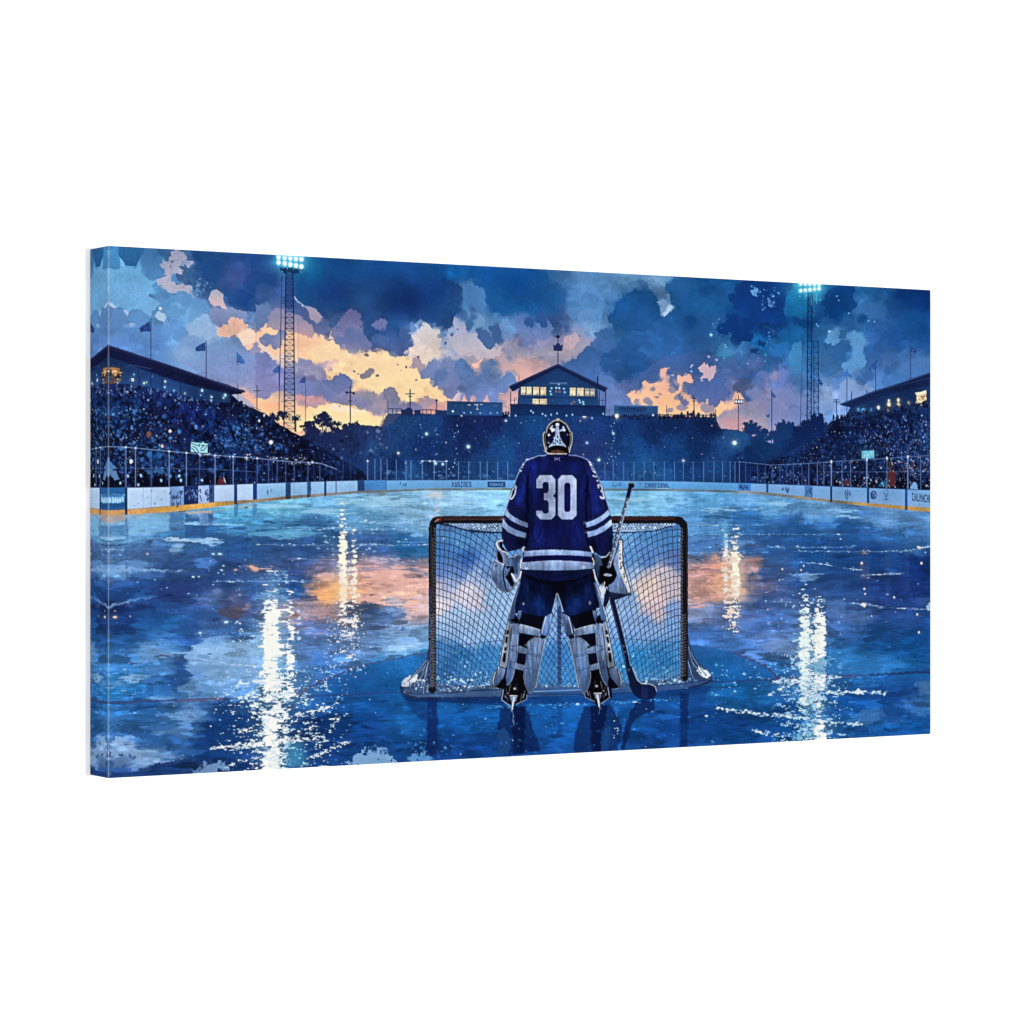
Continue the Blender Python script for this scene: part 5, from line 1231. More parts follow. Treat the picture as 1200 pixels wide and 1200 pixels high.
pillar(285, 28, [(780, 0), (800, .32), (830, .34), (850, .16), (872, .4), (885, .3), (905, .3)], W2, R2, p=3)
P([(336, 872), (352, 868), (358, 885), (352, 900), (336, 902)], (86, 156, 190), fine=1.6, warp=1.6, a=.7, soft=2)
for q in ([(300, 842), (330, 840), (356, 836), (388, 828)], [(248, 876), (300, 872), (345, 868), (380, 864)], [(300, 820), (350, 815)], [(360, 890), (390, 877), (410, 868)], [(300, 872), (350, 862)], [(256, 875), (280, 878), (310, 872)]):
    for (xa, ya), (xb, yb) in zip(q, q[1:]):
        for _ in range(int(abs(xb - xa) * .8)):
            t = RNG.rand()
            E(xa + (xb - xa) * t, ya + (yb - ya) * t + RNG.normal() * 1.1, RNG.uniform(.6, 2.6), RNG.uniform(.4, 1), W1, a=RNG.uniform(.5, 1), soft=.5, fine=1)
specks([(280, 780), (460, 780), (440, 880), (300, 900), (230, 870)], 300, [(226, 226, 224), (190, 206, 222), (150, 180, 210)], r=(.35, 1), a=(.4, 1), asp=1.6, dens=lambda X, Y: np.clip(1.1 - np.abs(X - 335) / 80, .05, 1))
specks([(250, 730), (300, 720), (300, 830), (250, 850)], 110, [(216, 224, 230), (180, 200, 222)], r=(.3, 1), a=(.5, 1), asp=1.4)
P([(404, 894), (418, 886), (430, 880), (455, 884), (468, 896), (430, 900), (415, 896)], (150, 172, 208), fine=2.4, warp=2.4, a=.85)
P([(480, 885), (495, 882), (508, 888), (490, 893), (480, 892)], (120, 156, 204), fine=2.2, warp=2, a=.8)
P([(222, 903), (245, 895), (270, 898), (262, 905), (235, 908)], (140, 160, 196), fine=2.2, warp=2, a=.8)
specks([(478, 868), (525, 872), (525, 890), (478, 896)], 50, [(110, 150, 200), (70, 130, 190)], r=(.6, 2), a=(.3, .8))
# second pair of columns under the sunset
pillar(402, 5.6, [(575, 0), (590, .42), (612, .4), (622, .62), (640, .7), (656, .85), (670, 1), (695, 1), (704, .7), (715, .6), (726, .4), (745, .3), (770, 0)], (244, 232, 210), R1, p=3)
pillar(415.5, 3.8, [(612, 0), (622, .5), (650, .6), (675, .75), (700, .6), (710, .4), (730, .55), (750, .3), (765, 0)], (240, 226, 206), R1, p=3)
pillar(408, 14, [(640, 0), (660, .4), (690, .5), (705, .45), (720, .42), (745, .36), (770, .3), (785, 0)], (220, 214, 214), R2, p=2)
E(400, 692, 12, 12, (246, 190, 130), a=.35, glow=True, fine=1)
specks([(385, 705), (425, 705), (430, 790), (375, 790)], 220, [(214, 218, 226), (236, 226, 214), (150, 170, 205)], r=(.4, 1.1), a=(.5, 1), asp=1.2)
specks([(370, 600), (440, 600), (440, 650), (370, 650)], 50, [(200, 216, 226), (170, 190, 215)], r=(.5, 1.4), a=(.4, .9), asp=2)
E(403, 588, 14, 4, (180, 200, 216), a=.6, glow=True)
E(510, 580, 12, 5, (214, 200, 190), a=.6, glow=True)
specks([(505, 576), (516, 576), (516, 616), (505, 616)], 20, [(220, 206, 196)], r=(.6, 1.6), a=(.3, .7), asp=1.6)
# right hand columns
pillar(862, 5.4, [(605, 0), (625, .5), (645, .62), (655, .9), (690, 1), (702, .62), (722, .5), (740, .3), (755, 0)], (246, 236, 212), R1, p=3)
pillar(850.5, 2.8, [(610, 0), (625, .45), (650, .6), (690, .7), (710, .35), (730, 0)], (220, 226, 226), R1, p=3)
pillar(857, 13, [(620, 0), (650, .42), (690, .5), (715, .4), (740, .2), (750, 0)], (226, 204, 190), R2, p=2)
P([(846, 612), (854, 612), (854, 640), (846, 640)], (110, 170, 210), soft=3, a=.45, fine=1)
pillar(943, 7, [(660, 0), (690, .35), (705, .5), (718, .7), (745, .9), (760, 1), (790, .9), (812, .75), (830, .4), (868, .2)], (222, 236, 236), R1, p=4)
pillar(961, 7.4, [(690, 0), (702, .4), (720, .7), (740, .95), (790, 1), (812, .6), (830, .5), (845, .55), (850, .8), (866, .95)], W1, R1, p=4)
pillar(950, 17, [(705, 0), (730, .42), (760, .62), (800, .58), (818, .52), (840, .36), (866, .5)], (228, 232, 228), R2, p=2)
pillar(952, 44, [(740, 0), (770, .33), (800, .36), (830, .36), (866, .38)], (170, 196, 222), R2, .9, p=2)
pillar(951, 3, [(715, 0), (725, .6), (740, .6), (752, .5), (760, 0)], (84, 152, 196), S4, .8, p=3)
pillar(940, 14, [(800, 0), (820, .4), (850, .5), (868, .6)], (100, 170, 200), S4, .5, p=2)
for q in ([(840, 830), (870, 834), (905, 838), (935, 840), (975, 846), (1010, 850)], [(930, 800), (900, 815)], [(960, 812), (1010, 811), (1040, 813)], [(880, 855), (915, 862)], [(905, 800), (985, 794)]):
    for (xa, ya), (xb, yb) in zip(q, q[1:]):
        for _ in range(int(abs(xb - xa) * .9)):
            t = RNG.rand()
            E(xa + (xb - xa) * t, ya + (yb - ya) * t + RNG.normal() * 1.2, RNG.uniform(.6, 2.6), RNG.uniform(.4, 1.1), (210, 218, 226), a=RNG.uniform(.4, 1), soft=.5, fine=1)
E(1006, 811, 5.4, 3, (200, 210, 224), fine=1.4, warp=1)
specks([(890, 700), (1000, 700), (1010, 866), (880, 866)], 260, [(214, 224, 230), (160, 190, 220), (110, 160, 205)], r=(.4, 1.2), a=(.4, .9), asp=1.6, dens=lambda X, Y: np.clip(1.1 - np.abs(X - 950) / 40, .1, 1))
specks([(800, 620), (1091, 620), (1091, 730), (860, 730)], 50, [(190, 206, 224), (220, 210, 206), (226, 180, 160)], r=(.4, 1.2), a=(.4, .9), asp=1.3)
for x, y, r in ((1010, 660, 1.4), (1013, 690, 1.2), (1014, 696, 1), (1080, 660, 1.4), (1078, 642, 1.4), (1076, 641, 1.2), (1048, 700, 1.2), (1075, 720, 1.2), (1077, 741, 1.3), (939, 668, 1), (942, 663, 1), (917, 667, 1)):
    E(x, y, r, r * 1.2, (226, 196, 180), soft=.7)
P([(905, 750), (920, 748), (930, 756), (950, 760), (925, 766), (900, 764), (890, 756)], (128, 144, 190), fine=1.5, horiz=.8, a=.6)
P([(940, 782), (990, 760), (1045, 768), (1060, 778), (1040, 790), (1000, 792), (960, 790)], (60, 122, 186), fine=1.5, horiz=.8, a=.5, jit=.1)
P([(968, 706), (990, 702), (992, 726), (970, 724)], (100, 122, 176), fine=1, horiz=.3, a=.6, soft=2); P([(993, 715), (1014, 717), (1014, 728), (993, 730)], (96, 116, 172), fine=1, horiz=.3, a=.5, soft=2)
P([(1025, 835), (1040, 825), (1060, 828), (1070, 838), (1050, 845), (1030, 845)], (24, 66, 134), fine=1.4, warp=2, a=.5)
P([(1070, 800), (1091, 797), (1091, 815), (1078, 812)], (96, 128, 178), fine=1.4, warp=1.4, a=.7)
P([(1000, 835), (1030, 830), (1040, 840), (1010, 850), (996, 846)], (84, 124, 180), fine=1.6, warp=2, a=.6)
# sparkle and small dashes
specks([(127, 640), (500, 625), (500, 790), (127, 900)], 90, [(170, 195, 222), (210, 222, 230), (120, 156, 200)], r=(.3, .8), a=(.35, .9), asp=1.8)
specks([(180, 680), (350, 650), (350, 700), (180, 700)], 24, [(190, 210, 226)], r=(.4, .9), a=(.6, 1), asp=1.3)
for x, y, r, c in ((226.6, 676, 2, (220, 236, 236)), (233.4, 676, 1.5, (200, 220, 226)), (260, 668, 2, (200, 220, 226)), (262, 663, 1.6, (206, 224, 230)), (295, 664, 4, (236, 170, 136)), (299, 667, 6, (226, 166, 140)), (276, 668, 3, (200, 156, 150)), (135, 723, 3.4, (236, 206, 160)), (135, 716, 1.6, (190, 160, 140)), (153, 722, 1.4, (214, 186, 160)), (173, 649, 2, (200, 180, 180)), (250, 685, 1.2, (220, 230, 235)), (221, 696, 1.6, (150, 180, 215)), (162, 682, 2, (90, 150, 200)), (235, 741.6, 2.4, (210, 224, 232)), (265, 729, 3.4, (220, 230, 232)), (278, 729, 2, (214, 224, 230)), (281, 697, 2, (226, 180, 160)), (277, 692, 1.2, (220, 190, 170)), (250, 649, 2.4, (200, 216, 226)), (258, 649, 3, (196, 214, 226))):
    E(x, y, r * .75, r * .42, c, a=.8, soft=.7, fine=.4)
    E(x, y, r * 1.6, r * 1.1, c, a=.2, glow=True)
E(254, 694, 9, 8, (134, 140, 184), a=.6, glow=True, fine=1.5); E(275, 700, 9, 12, (116, 112, 164), a=.6, glow=True, fine=1.5)

# reflections of goal, pads and stick in the wet ice
RF = (20, 40, 96)
P([(501, 818), (513, 818), (513, 884), (500, 885)], RF, soft=3, a=.78, fine=1.2)
P([(470, 814), (500, 820), (503, 850), (482, 832)], (24, 46, 100), soft=4, a=.5, fine=1)
P([(470, 812), (600, 816), (600, 826), (478, 822)], (20, 40, 92), soft=4, a=.7)
P([(605, 812), (835, 803), (828, 812), (700, 824), (605, 826)], (22, 56, 120), soft=4, a=.6)
P([(797, 812), (807, 812), (806, 876), (797, 877)], (18, 40, 94), soft=2.4, a=.8, fine=1)
P([(807, 812), (832, 806), (822, 826), (808, 850)], (28, 64, 128), soft=4, a=.5, fine=1)
P([(770, 850), (840, 844), (848, 858), (810, 868), (780, 862)], (24, 66, 136), soft=4, a=.45, fine=2)
P([(588, 828), (616, 828), (634, 880), (612, 884), (606, 860), (600, 885), (583, 884), (582, 860)], (18, 34, 84), soft=3, a=.72, fine=1.5)
P([(600, 826), (616, 828), (614, 884), (602, 884)], (12, 22, 62), soft=3, a=.75, fine=1.4)
P([(583, 856), (592, 852), (600, 866), (596, 884), (583, 884)], (50, 96, 150), soft=3, a=.5, fine=1.5)
P([(684, 828), (716, 826), (730, 850), (724, 880), (672, 884), (674, 862)], (20, 40, 92), soft=3, a=.75, fine=1.4)
P([(692, 826), (712, 826), (704, 884), (694, 884)], (12, 22, 64), soft=3, a=.75, fine=1.4)
P([(704, 856), (716, 850), (712, 880), (704, 882)], (38, 88, 144), soft=3, a=.5, fine=1.4)
P([(654, 828), (659, 828), (659, 862), (654, 862)], (26, 64, 130), soft=2, a=.45, fine=1)
P([(745, 824), (752, 820), (766, 820), (768, 832), (752, 838), (742, 846), (736, 866), (731, 880), (727, 880), (733, 850), (738, 836)], (18, 36, 86), soft=1.8, a=.8, fine=.8)
L([(601, 826), (602, 850)], 1.2, (150, 170, 206), a=.6, fine=1)
L([(702, 826), (703, 836)], 1, (150, 170, 206), a=.5, fine=1)
for x0, x1, y in ((570, 600, 829), (618, 690, 826), (716, 750, 823), (760, 800, 820)):
    for _ in range(int((x1 - x0) / 2)):
        E(RNG.uniform(x0, x1), y + RNG.normal() * 1.2, RNG.uniform(.6, 2.4), .7, (90, 150, 205), a=RNG.uniform(.3, .9), soft=.7)
E(677, 825, 1.8, 1.2, (190, 215, 235), soft=.5); E(744, 822.6, 3, .7, (180, 210, 232), soft=.6)
specks([(490, 826), (850, 815), (850, 872), (490, 886)], 140, [(56, 128, 196), (90, 156, 212), (46, 112, 184)], r=(.4, 1.6), a=(.2, .7), asp=1.3)
specks([(490, 826), (850, 815), (850, 872), (490, 886)], 24, [(150, 190, 225), (190, 210, 230)], r=(.4, .9), a=(.5, 1))
specks([(720, 822), (722, 824), (728, 860), (718, 880)], 14, [(200, 215, 230)], r=(.4, .9))
E(828, 839, 2, 1.2, (170, 210, 236), soft=.6)
specks([(810, 780), (910, 770), (912, 800), (840, 830)], 70, [(120, 175, 220), (180, 205, 225)], r=(.4, 1.3), a=(.4, .9), asp=1.5)
# ------------------------------------------------------------------ goal
U1 = frame(460, 590, 7.5)
U2 = frame(460, 700, 7.5)
U3 = frame(700, 590, 4.6154)
NETL = [(511, 612), (655, 612), (655, 806), (600, 806), (512, 808)]
NETP = [(511, 611), (799, 611), (799, 803), (655, 806), (511, 809)]
P(NETP, (120, 150, 200), pid=NET, soft=1)
NF = field([(515,625,(84,128,184)),(540,630,(84,134,190)),(570,635,(92,136,192)),(520,645,(70,116,180)),(545,655,(56,96,170)),(580,645,(96,136,194)),(518,668,(96,118,176)),(540,672,(100,124,184)),(560,678,(150,160,200)),(575,665,(112,138,192)),
(518,690,(176,160,182)),(530,685,(150,156,196)),(540,695,(196,184,198)),(560,705,(190,180,198)),(550,690,(200,190,206)),(575,700,(150,176,216)),(585,720,(150,178,218)),(518,710,(198,184,196)),(535,718,(160,178,214)),(560,728,(156,176,212)),(520,738,(150,172,214)),(550,745,(150,172,216)),(585,742,(140,166,212)),
(515,760,(70,124,188)),(540,768,(50,116,184)),(570,770,(56,124,192)),(590,775,(60,130,198)),(520,785,(50,108,174)),(550,790,(60,120,184)),(590,795,(70,124,184)),
(600,720,(150,174,214)),(610,760,(70,136,200)),(630,735,(140,168,214)),(640,745,(120,150,204)),(655,730,(120,146,200)),(670,740,(124,152,206)),(650,765,(60,122,192)),(625,775,(60,134,202)),(640,790,(70,130,196)),(670,790,(66,130,196)),(680,770,(60,130,200)),(650,700,(130,155,205)),
(730,630,(110,150,204)),(760,632,(88,136,196)),(785,635,(76,124,186)),(735,655,(96,140,200)),(760,655,(92,126,192)),(790,655,(96,112,172)),(745,675,(150,164,206)),(765,685,(210,188,176)),(775,672,(190,172,186)),(790,690,(186,166,180)),(757,692,(212,190,178)),(750,682,(210,190,184)),(770,705,(206,178,178)),(768,718,(196,172,184)),(790,715,(130,148,200)),
(735,700,(136,160,208)),(730,725,(140,164,214)),(760,730,(134,158,210)),(790,735,(120,150,206)),(720,740,(126,156,210)),(720,765,(70,140,204)),(745,775,(44,128,196)),(780,775,(46,120,190)),(795,765,(70,134,196)),(740,792,(70,134,192)),(785,795,(80,130,184)),(715,715,(160,184,220)),(590,640,(100,140,200)),(715,650,(100,145,205))], 3, ax=1)
m = PID == NET
nf = sample(NF, QX + 2.5 * WA + 3 * HX + WC, QY + 2 * WB + WD) * (1 + .04 * JT + .04 * GR + .03 * HY)[..., None]
gn = nf.mean(-1, keepdims=True)
nf = (gn + (nf - gn) * .88) * 1.05
INK[m] = np.clip(nf, 0, 1)[m]
L([(511, 761), (550, 754.6), (588, 750.4), (655, 748), (730, 748), (799, 753.4)], 1.2, (80, 100, 160), a=.6, fine=.4)
for _ in range(90):
    x, y = RNG.choice([RNG.uniform(514, 600), RNG.uniform(708, 795)]), RNG.uniform(762, 802)
    L([(x, y), (x + RNG.choice([-2.4, 2.4]), y + 4)], .6, (140, 184, 222), a=RNG.uniform(.2, .7))
specks([(512, 758), (600, 752), (600, 800), (512, 804)], 120, [(150, 190, 226), (200, 220, 236), (100, 160, 214)], r=(.4, 1.4), a=(.3, .9))
specks([(700, 755), (797, 756), (797, 798), (700, 800)], 110, [(150, 195, 230), (200, 220, 236), (110, 170, 220)], r=(.4, 1.4), a=(.3, .9))
specks([(512, 630), (590, 630), (590, 750), (512, 750)], 50, [(200, 214, 230)], r=(.4, 1.1), a=(.4, .9))
specks([(720, 630), (797, 630), (797, 750), (720, 750)], 50, [(200, 214, 230)], r=(.4, 1.1), a=(.4, .9))


def netlines(f, spacing, region, w, col, a):
    """draw the level lines of f inside region"""
    gy, gx = np.gradient(f)
    # size of the gradient per reference pixel, from per-sample differences
    dx, dy = np.gradient(QX[region[0]], axis=1), np.gradient(QY[region[0]], axis=0)
    g = np.hypot(gx / np.maximum(dx, 1e-3), gy / np.maximum(dy, 1e-3)) + 1e-5
    k = np.abs((f / spacing + .5) % 1 - .5) * spacing / g
    cov = np.clip(.5 - (k - w / 2) / .6, 0, 1) * a * region[1]
    c = C(col)
    INK[region[0]] += (c - INK[region[0]]) * cov[..., None]


def net_side(sign):
    x0, x1 = (509, 657) if sign > 0 else (653, 800)
    sl = win(x0, 612, x1, 810)
    X, Y = QX[sl] + .35 * WC[sl], QY[sl] + .35 * WD[sl]
    s = (X - 512) if sign > 0 else (797.5 - X)
    okm = ((PID[sl] == NET) & ((X < 655) if sign > 0 else (X >= 655))).astype(np.float32)
    t = np.clip(s / 78, 0, 1.35)
    # rows run flat at the post and dip towards the middle; uprights start plumb and lean inwards
    sag = np.where(t > 1, 44 + (s - 78) * 1.28, 44 * t ** 2)
    f1 = (Y - 620 - sag) / (1 + .17 * t)
    s0 = s * np.exp(.0036 * (Y - 710))
    f2 = 5.3 * (s0 / 4.1 - s0 * np.clip(s0, 0, 120) / 1300)
    sp2 = 5.3
    okm = okm * (1 - .4 * smooth(Y, 748, 772))
    netlines(f1 + 500, 7.7, (sl, okm), .85, (26, 34, 66), .78)
    netlines(f2 + 500, sp2, (sl, okm), .8, (28, 38, 74), .66)


net_side(1)
net_side(-1)
# knots and rope at the back, centre post
P([(653, 700), (657.6, 700), (657.8, 802), (653.4, 802)], (58, 78, 124), jit=.2, pid=FRAME)
for y in np.arange(704, 800, 6):
    L([(653, y), (657.6, y + 2.4)], 1, (34, 46, 86))
L([(652.6, 700), (652.8, 800)], .6, (150, 170, 206), a=.6)
P([(646, 718), (654, 698), (662, 718), (658, 706), (655, 712), (651, 706)], (140, 160, 200), a=.6, fine=.5)
# rope-bound top of the net
P(U1([(380, 165), (480, 175), (600, 190), (700, 215), (800, 235), (960, 255), (960, 262), (720, 262), (560, 215), (420, 190)]) , (36, 48, 92), fine=.5, a=.7)
P([(510.7, 612), (525, 612.6), (600, 612.6), (600, 622.8), (570, 622.4), (548, 620.4), (530, 616.4)], (150, 168, 202), jit=.1, fine=.4, pid=NET)
P([(715, 612.6), (798, 611), (790, 615), (765, 621.4), (740, 623), (715, 623)], (146, 166, 200), jit=.1, fine=.4, pid=NET)
for x in np.arange(515, 600, 3.4):
    L([(x, 613), (x + 6, 622)], .8, (60, 74, 116), a=.7); L([(x + 5, 613), (x - 1, 622)], .7, (70, 84, 126), a=.6)
for x in np.arange(716, 796, 3.4):
    L([(x, 613), (x + 5, 621)], .8, (60, 74, 116), a=.7); L([(x + 5, 613), (x - 1, 621)], .7, (70, 84, 126), a=.6)
specks([(512, 612), (600, 613), (600, 622), (545, 620)], 90, [(206, 214, 228), (230, 232, 236), (40, 50, 90)], r=(.4, 1.1), a=(.5, 1))
specks([(716, 613), (796, 612), (765, 621), (716, 622)], 90, [(206, 214, 228), (230, 232, 236), (40, 50, 90)], r=(.4, 1.1), a=(.5, 1))
L([(511, 612), (525, 615.4), (548, 621.6), (575, 624), (600, 624)], 1.6, (32, 42, 82), fine=.5)
L([(715, 624), (740, 624), (765, 622.4), (788, 616.4)], 1.4, (36, 48, 92), fine=.5)
L([(788, 615.6), (796, 611.6), (801, 608.6)], 1.4, (168, 178, 204), fine=.3)
# flared skirt and base
P([(502.4, 758), (498, 776), (488, 787), (473, 798), (469.6, 804), (470, 812), (478, 816), (487, 818.6), (516, 818), (588, 816.6), (655, 815.4), (740, 812.6), (765, 810), (804, 806.8), (828, 802), (834.6, 798), (835, 792), (829, 784), (819, 777), (810, 762), (806, 750), (797, 790), (790, 796), (720, 801), (655, 803.4), (590, 802), (530, 803), (512, 800), (511, 770)],
  (98, 118, 152), (74, 96, 136), jit=.16, fine=.5, pid=BASE)
P([(502.6, 752), (499, 775), (488, 788), (474, 799), (471, 806), (486, 812), (503, 811), (512, 806), (511, 780), (508, 752)], (72, 88, 130), jit=.2, fine=.6, pid=NET)
P([(806, 744), (811, 762), (819, 777), (829, 785), (834, 793), (826, 800), (808, 802), (798, 800), (799, 770), (804, 752)], (70, 92, 140), jit=.2, fine=.6, pid=NET)
P(U2([(80, 745), (120, 710), (190, 670), (220, 690), (200, 730), (150, 775), (130, 790), (90, 785)]), (196, 200, 212), fine=1, warp=.5, jit=.1)
P([(819, 780), (827, 785), (833, 791), (829, 796), (822, 792), (817, 786)], (206, 212, 224), fine=.8, warp=.4)
for q in ([(500, 776), (488, 800)], [(501, 780), (492, 806)], [(502, 770), (496, 800), (495, 810)], [(503, 790), (499, 811)], [(499, 774), (482, 793), (479, 806)], [(500, 783), (484, 804)], [(494, 783), (478, 799)], [(503, 760), (502, 800)]):
    L(q, .9, (30, 38, 72), a=.85, fine=.5)
    L([(x + 1.2, y) for x, y in q], .7, (176, 186, 208), a=.7, fine=.5)
for q in ([(808, 758), (813, 776), (822, 790)], [(806, 764), (810, 782), (815, 797)], [(805, 775), (806, 798)], [(811, 764), (820, 781), (828, 792)], [(806, 770), (812, 790)]):
    L(q, .9, (34, 44, 80), a=.8, fine=.5)
    L([(x - 1.2, y) for x, y in q], .7, (176, 190, 214), a=.7, fine=.5)
specks([(475, 797), (512, 790), (560, 797), (600, 799), (600, 806), (500, 811)], 170, [(196, 206, 222), (226, 230, 236), (120, 140, 182), (30, 40, 76)], r=(.4, 1.4), a=(.5, 1), asp=1.3)
specks([(715, 798), (797, 792), (826, 798), (805, 804), (715, 805)], 150, [(176, 196, 222), (216, 224, 234), (110, 140, 190), (36, 50, 90)], r=(.4, 1.3), a=(.4, 1), asp=1.3)
specks([(600, 802), (715, 800), (715, 805), (600, 806)], 50, [(140, 165, 205), (190, 204, 226)], r=(.4, 1.2), a=(.4, 1), asp=1.3)
specks([(472, 800), (600, 802), (740, 802), (832, 794), (832, 801), (740, 808), (516, 814), (474, 812)], 150, [(170, 188, 214), (206, 216, 230), (52, 66, 108)], r=(.4, 1.2), a=(.3, .9), asp=1.6)
specks([(512, 786), (600, 786), (600, 800), (512, 802)], 70, [(190, 206, 226), (130, 165, 210)], r=(.4, 1.1), a=(.4, 1), asp=1.3)
L([(470, 805), (476, 811), (487, 813.6), (516, 812.8), (560, 809), (600, 808.4)], 1, (34, 40, 76), fine=.4)
L([(470, 806), (471, 811), (480, 815.6), (490, 818), (516, 817.4)], 2.2, (34, 36, 74), a=.75, fine=.4)
L([(516, 817.6), (588, 816.4)], 1, (40, 56, 108), fine=.3)
P([(486, 813.6), (516, 813), (588, 808.6), (588, 815.6), (516, 816.6), (490, 817)], (78, 100, 144), jit=.14, a=.9)
P([(600, 806), (690, 804.6), (740, 803.4), (740, 811), (690, 813), (600, 814)], (74, 104, 160), (52, 84, 144), jit=.08, a=.9, pid=BASE)
L([(622, 810.4), (650, 809.6), (690, 808)], .8, (170, 192, 222), a=.8)
P([(765, 804), (800, 801), (828, 796.6), (834.6, 793), (834.6, 797), (826, 802), (800, 806.6), (768, 809.6)], (64, 88, 142), jit=.08, a=.9)
L([(745, 804.4), (798, 801.6), (826, 797), (834, 793.6)], .9, (34, 44, 84), fine=.3)
L([(808, 805.6), (826, 801.6), (834.4, 797)], 2, (30, 34, 72), a=.8, fine=.4)
L([(600, 814.4), (700, 813.4), (742, 812)], 1.2, (26, 52, 110), a=.8)
# frame tubes
L([(506.9, 808), (506.9, 620), (507.6, 614), (510, 610.4), (514, 609.2), (530, 609), (655, 609.2), (790, 609), (797, 610), (801, 614), (802, 620), (802, 794)], 8.6, (28, 24, 34), pid=FRAME, fine=.3)
L([(513, 607), (590, 606.6), (655, 606.8), (792, 606.6)], 1.2, (96, 46, 40), a=.9, fine=.3)
L([(520, 609), (600, 608.6)], 1, (120, 84, 76), a=.6, fine=.4); L([(716, 609), (790, 608.6)], 1, (110, 52, 44), a=.7, fine=.4)
E(514.4, 608.6, 3.6, 2, (130, 50, 40), a=.8, fine=.5); L([(510, 611.5), (514, 608.6)], 1, (190, 170, 160), a=.8)
L([(505.4, 616), (505.6, 740)], 1, (84, 78, 84), a=.7, fine=.3); L([(507.4, 630), (507.6, 806)], 1, (120, 112, 106), a=.6, fine=.5)
L([(799.4, 620), (799.6, 790)], 1, (96, 92, 100), a=.6, fine=.4); L([(805, 618), (805, 700)], .8, (60, 56, 66), a=.8)
for y in np.arange(618, 806, 4.2):
    L([(508.6, y), (511, y + 2.2)], 1, (150, 146, 150), a=.6, fine=.4)
    L([(797.6, y), (800, y + 2)], 1, (160, 156, 160), a=.55, fine=.4)
for y in np.arange(720, 806, 3.2):
    L([(503.4, y + 2), (509, y)], .9, (150, 146, 150), a=.6, fine=.5)
    E(505 + RNG.normal(), y, 1, 1.3, (120, 130, 160), a=.7, soft=.6)
    if y < 792:
        L([(799, y + 2), (804, y)], .9, (150, 150, 160), a=.55, fine=.5)
for y in np.arange(690, 806, 5):
    E(504.4 + RNG.normal() * .6, y, 1.2, 2.4, (70, 86, 130), a=.7, soft=.4, fine=.5)
P([(502.5, 606), (502.5, 614), (505, 608.5), (510, 605.5)], INK[int(to_iv(498, 608)), int(to_iu(498))] * 255, a=0)
# ------------------------------------------------------------------ goalkeeper, seen from behind
K1 = frame(560, 480, 6)
K2 = frame(560, 650, 6)
KA = frame(570, 740, 12)
KB_ = frame(655, 740, 12)
KC = frame(570, 620, 12)
KD = frame(655, 620, 10)
KH = frame(625, 480, 20)
OUT = (10, 12, 24)
PAD, PADD, PADL = (128, 154, 196), (84, 112, 160), (170, 186, 212)
CREAM = (196, 190, 184)


def shape(pts, col, col2=None, pid=None, line=CREAM, lw=.7, dark=True, jit=.1, fine=.2, la=.8):
    P(pts, col, col2, jit=jit, fine=fine, pid=pid, soft=.7)
    if dark:
        L(pts, 1.2, OUT, a=.8, closed=True, fine=fine)
    if line is not None:
        L(pts, lw, line, a=la, closed=True, fine=fine)


# legs: dark thighs and stockings
P(K2([(290, 380), (260, 480), (250, 700), (240, 900), (170, 960), (168, 1010), (230, 1050), (300, 1050), (350, 1000), (350, 940), (330, 820), (440, 540), (480, 430), (520, 400)]), (12, 14, 30), (10, 10, 20), pid=KEEPER)
P(K2([(600, 400), (650, 440), (690, 540), (790, 820), (770, 940), (765, 1000), (840, 1060), (945, 1000), (940, 940), (870, 860), (860, 480), (830, 380)]), (12, 14, 30), (10, 10, 20), pid=KEEPER)
# pants
PANTS = K2([(312, 100), (300, 180), (285, 260), (262, 350), (256, 410), (300, 408), (370, 425), (440, 436), (500, 430), (522, 400), (545, 310), (558, 268), (585, 330), (605, 410), (640, 436), (720, 420), (820, 380), (862, 372), (850, 300), (838, 230), (822, 150), (812, 100)])
P(PANTS, (14, 20, 60), (18, 34, 92), jit=.15, pid=KEEPER)
for x, y, rx, ry, c, a in ((400, 330, 60, 70, (28, 66, 146), .7), (460, 360, 40, 40, (24, 56, 130), .6), (700, 330, 60, 60, (26, 62, 142), .75), (650, 380, 30, 30, (24, 54, 128), .6), (760, 260, 40, 60, (22, 50, 122), .6), (350, 230, 30, 60, (24, 50, 120), .6),
                           (560, 210, 90, 50, (10, 10, 26), .9), (570, 260, 50, 50, (10, 10, 24), .9), (560, 140, 120, 26, (22, 24, 84), .5), (320, 190, 20, 40, (14, 18, 60), .6), (500, 320, 30, 60, (12, 18, 60), .6), (610, 320, 26, 60, (12, 16, 50), .7), (830, 330, 18, 50, (14, 18, 50), .7), (270, 380, 16, 30, (12, 14, 40), .7)):
    (x, y), = K2([(x, y)])
    E(x, y, rx / 6, ry / 6, c, a=a, glow=True, fine=1, warp=.6)
L(K2([(330, 140), (400, 180), (480, 200), (560, 205), (680, 180), (800, 140)]), 3, (10, 10, 22), a=.8, fine=.6, soft=1.6)
for q in ([(360, 200), (400, 260), (420, 320)], [(700, 200), (660, 250), (640, 300)], [(420, 210), (450, 290)], [(760, 180), (720, 230)]):
    L(K2(q), 1.2, (12, 14, 46), a=.7, fine=.6, soft=1.2)
L(K2([(256, 410), (300, 408), (370, 425), (440, 436), (500, 430), (522, 400)]), 1, (8, 8, 20))
L(K2([(605, 410), (640, 436), (720, 420), (820, 380)]), 1, (8, 8, 20))
E(*K2([(322, 345)])[0], 1.2, 1.6, (130, 140, 168), soft=.5); E(*K2([(788, 340)])[0], 1.4, 2.6, (140, 140, 150), soft=.6, fine=.3)
# gap between the legs shows a knotted rope edge
L(K2([(556, 272), (530, 380), (500, 470)]), 1, (180, 190, 210), a=.7, fine=.5); L(K2([(560, 272), (598, 390), (640, 480)]), 1, (180, 190, 210), a=.7, fine=.5)


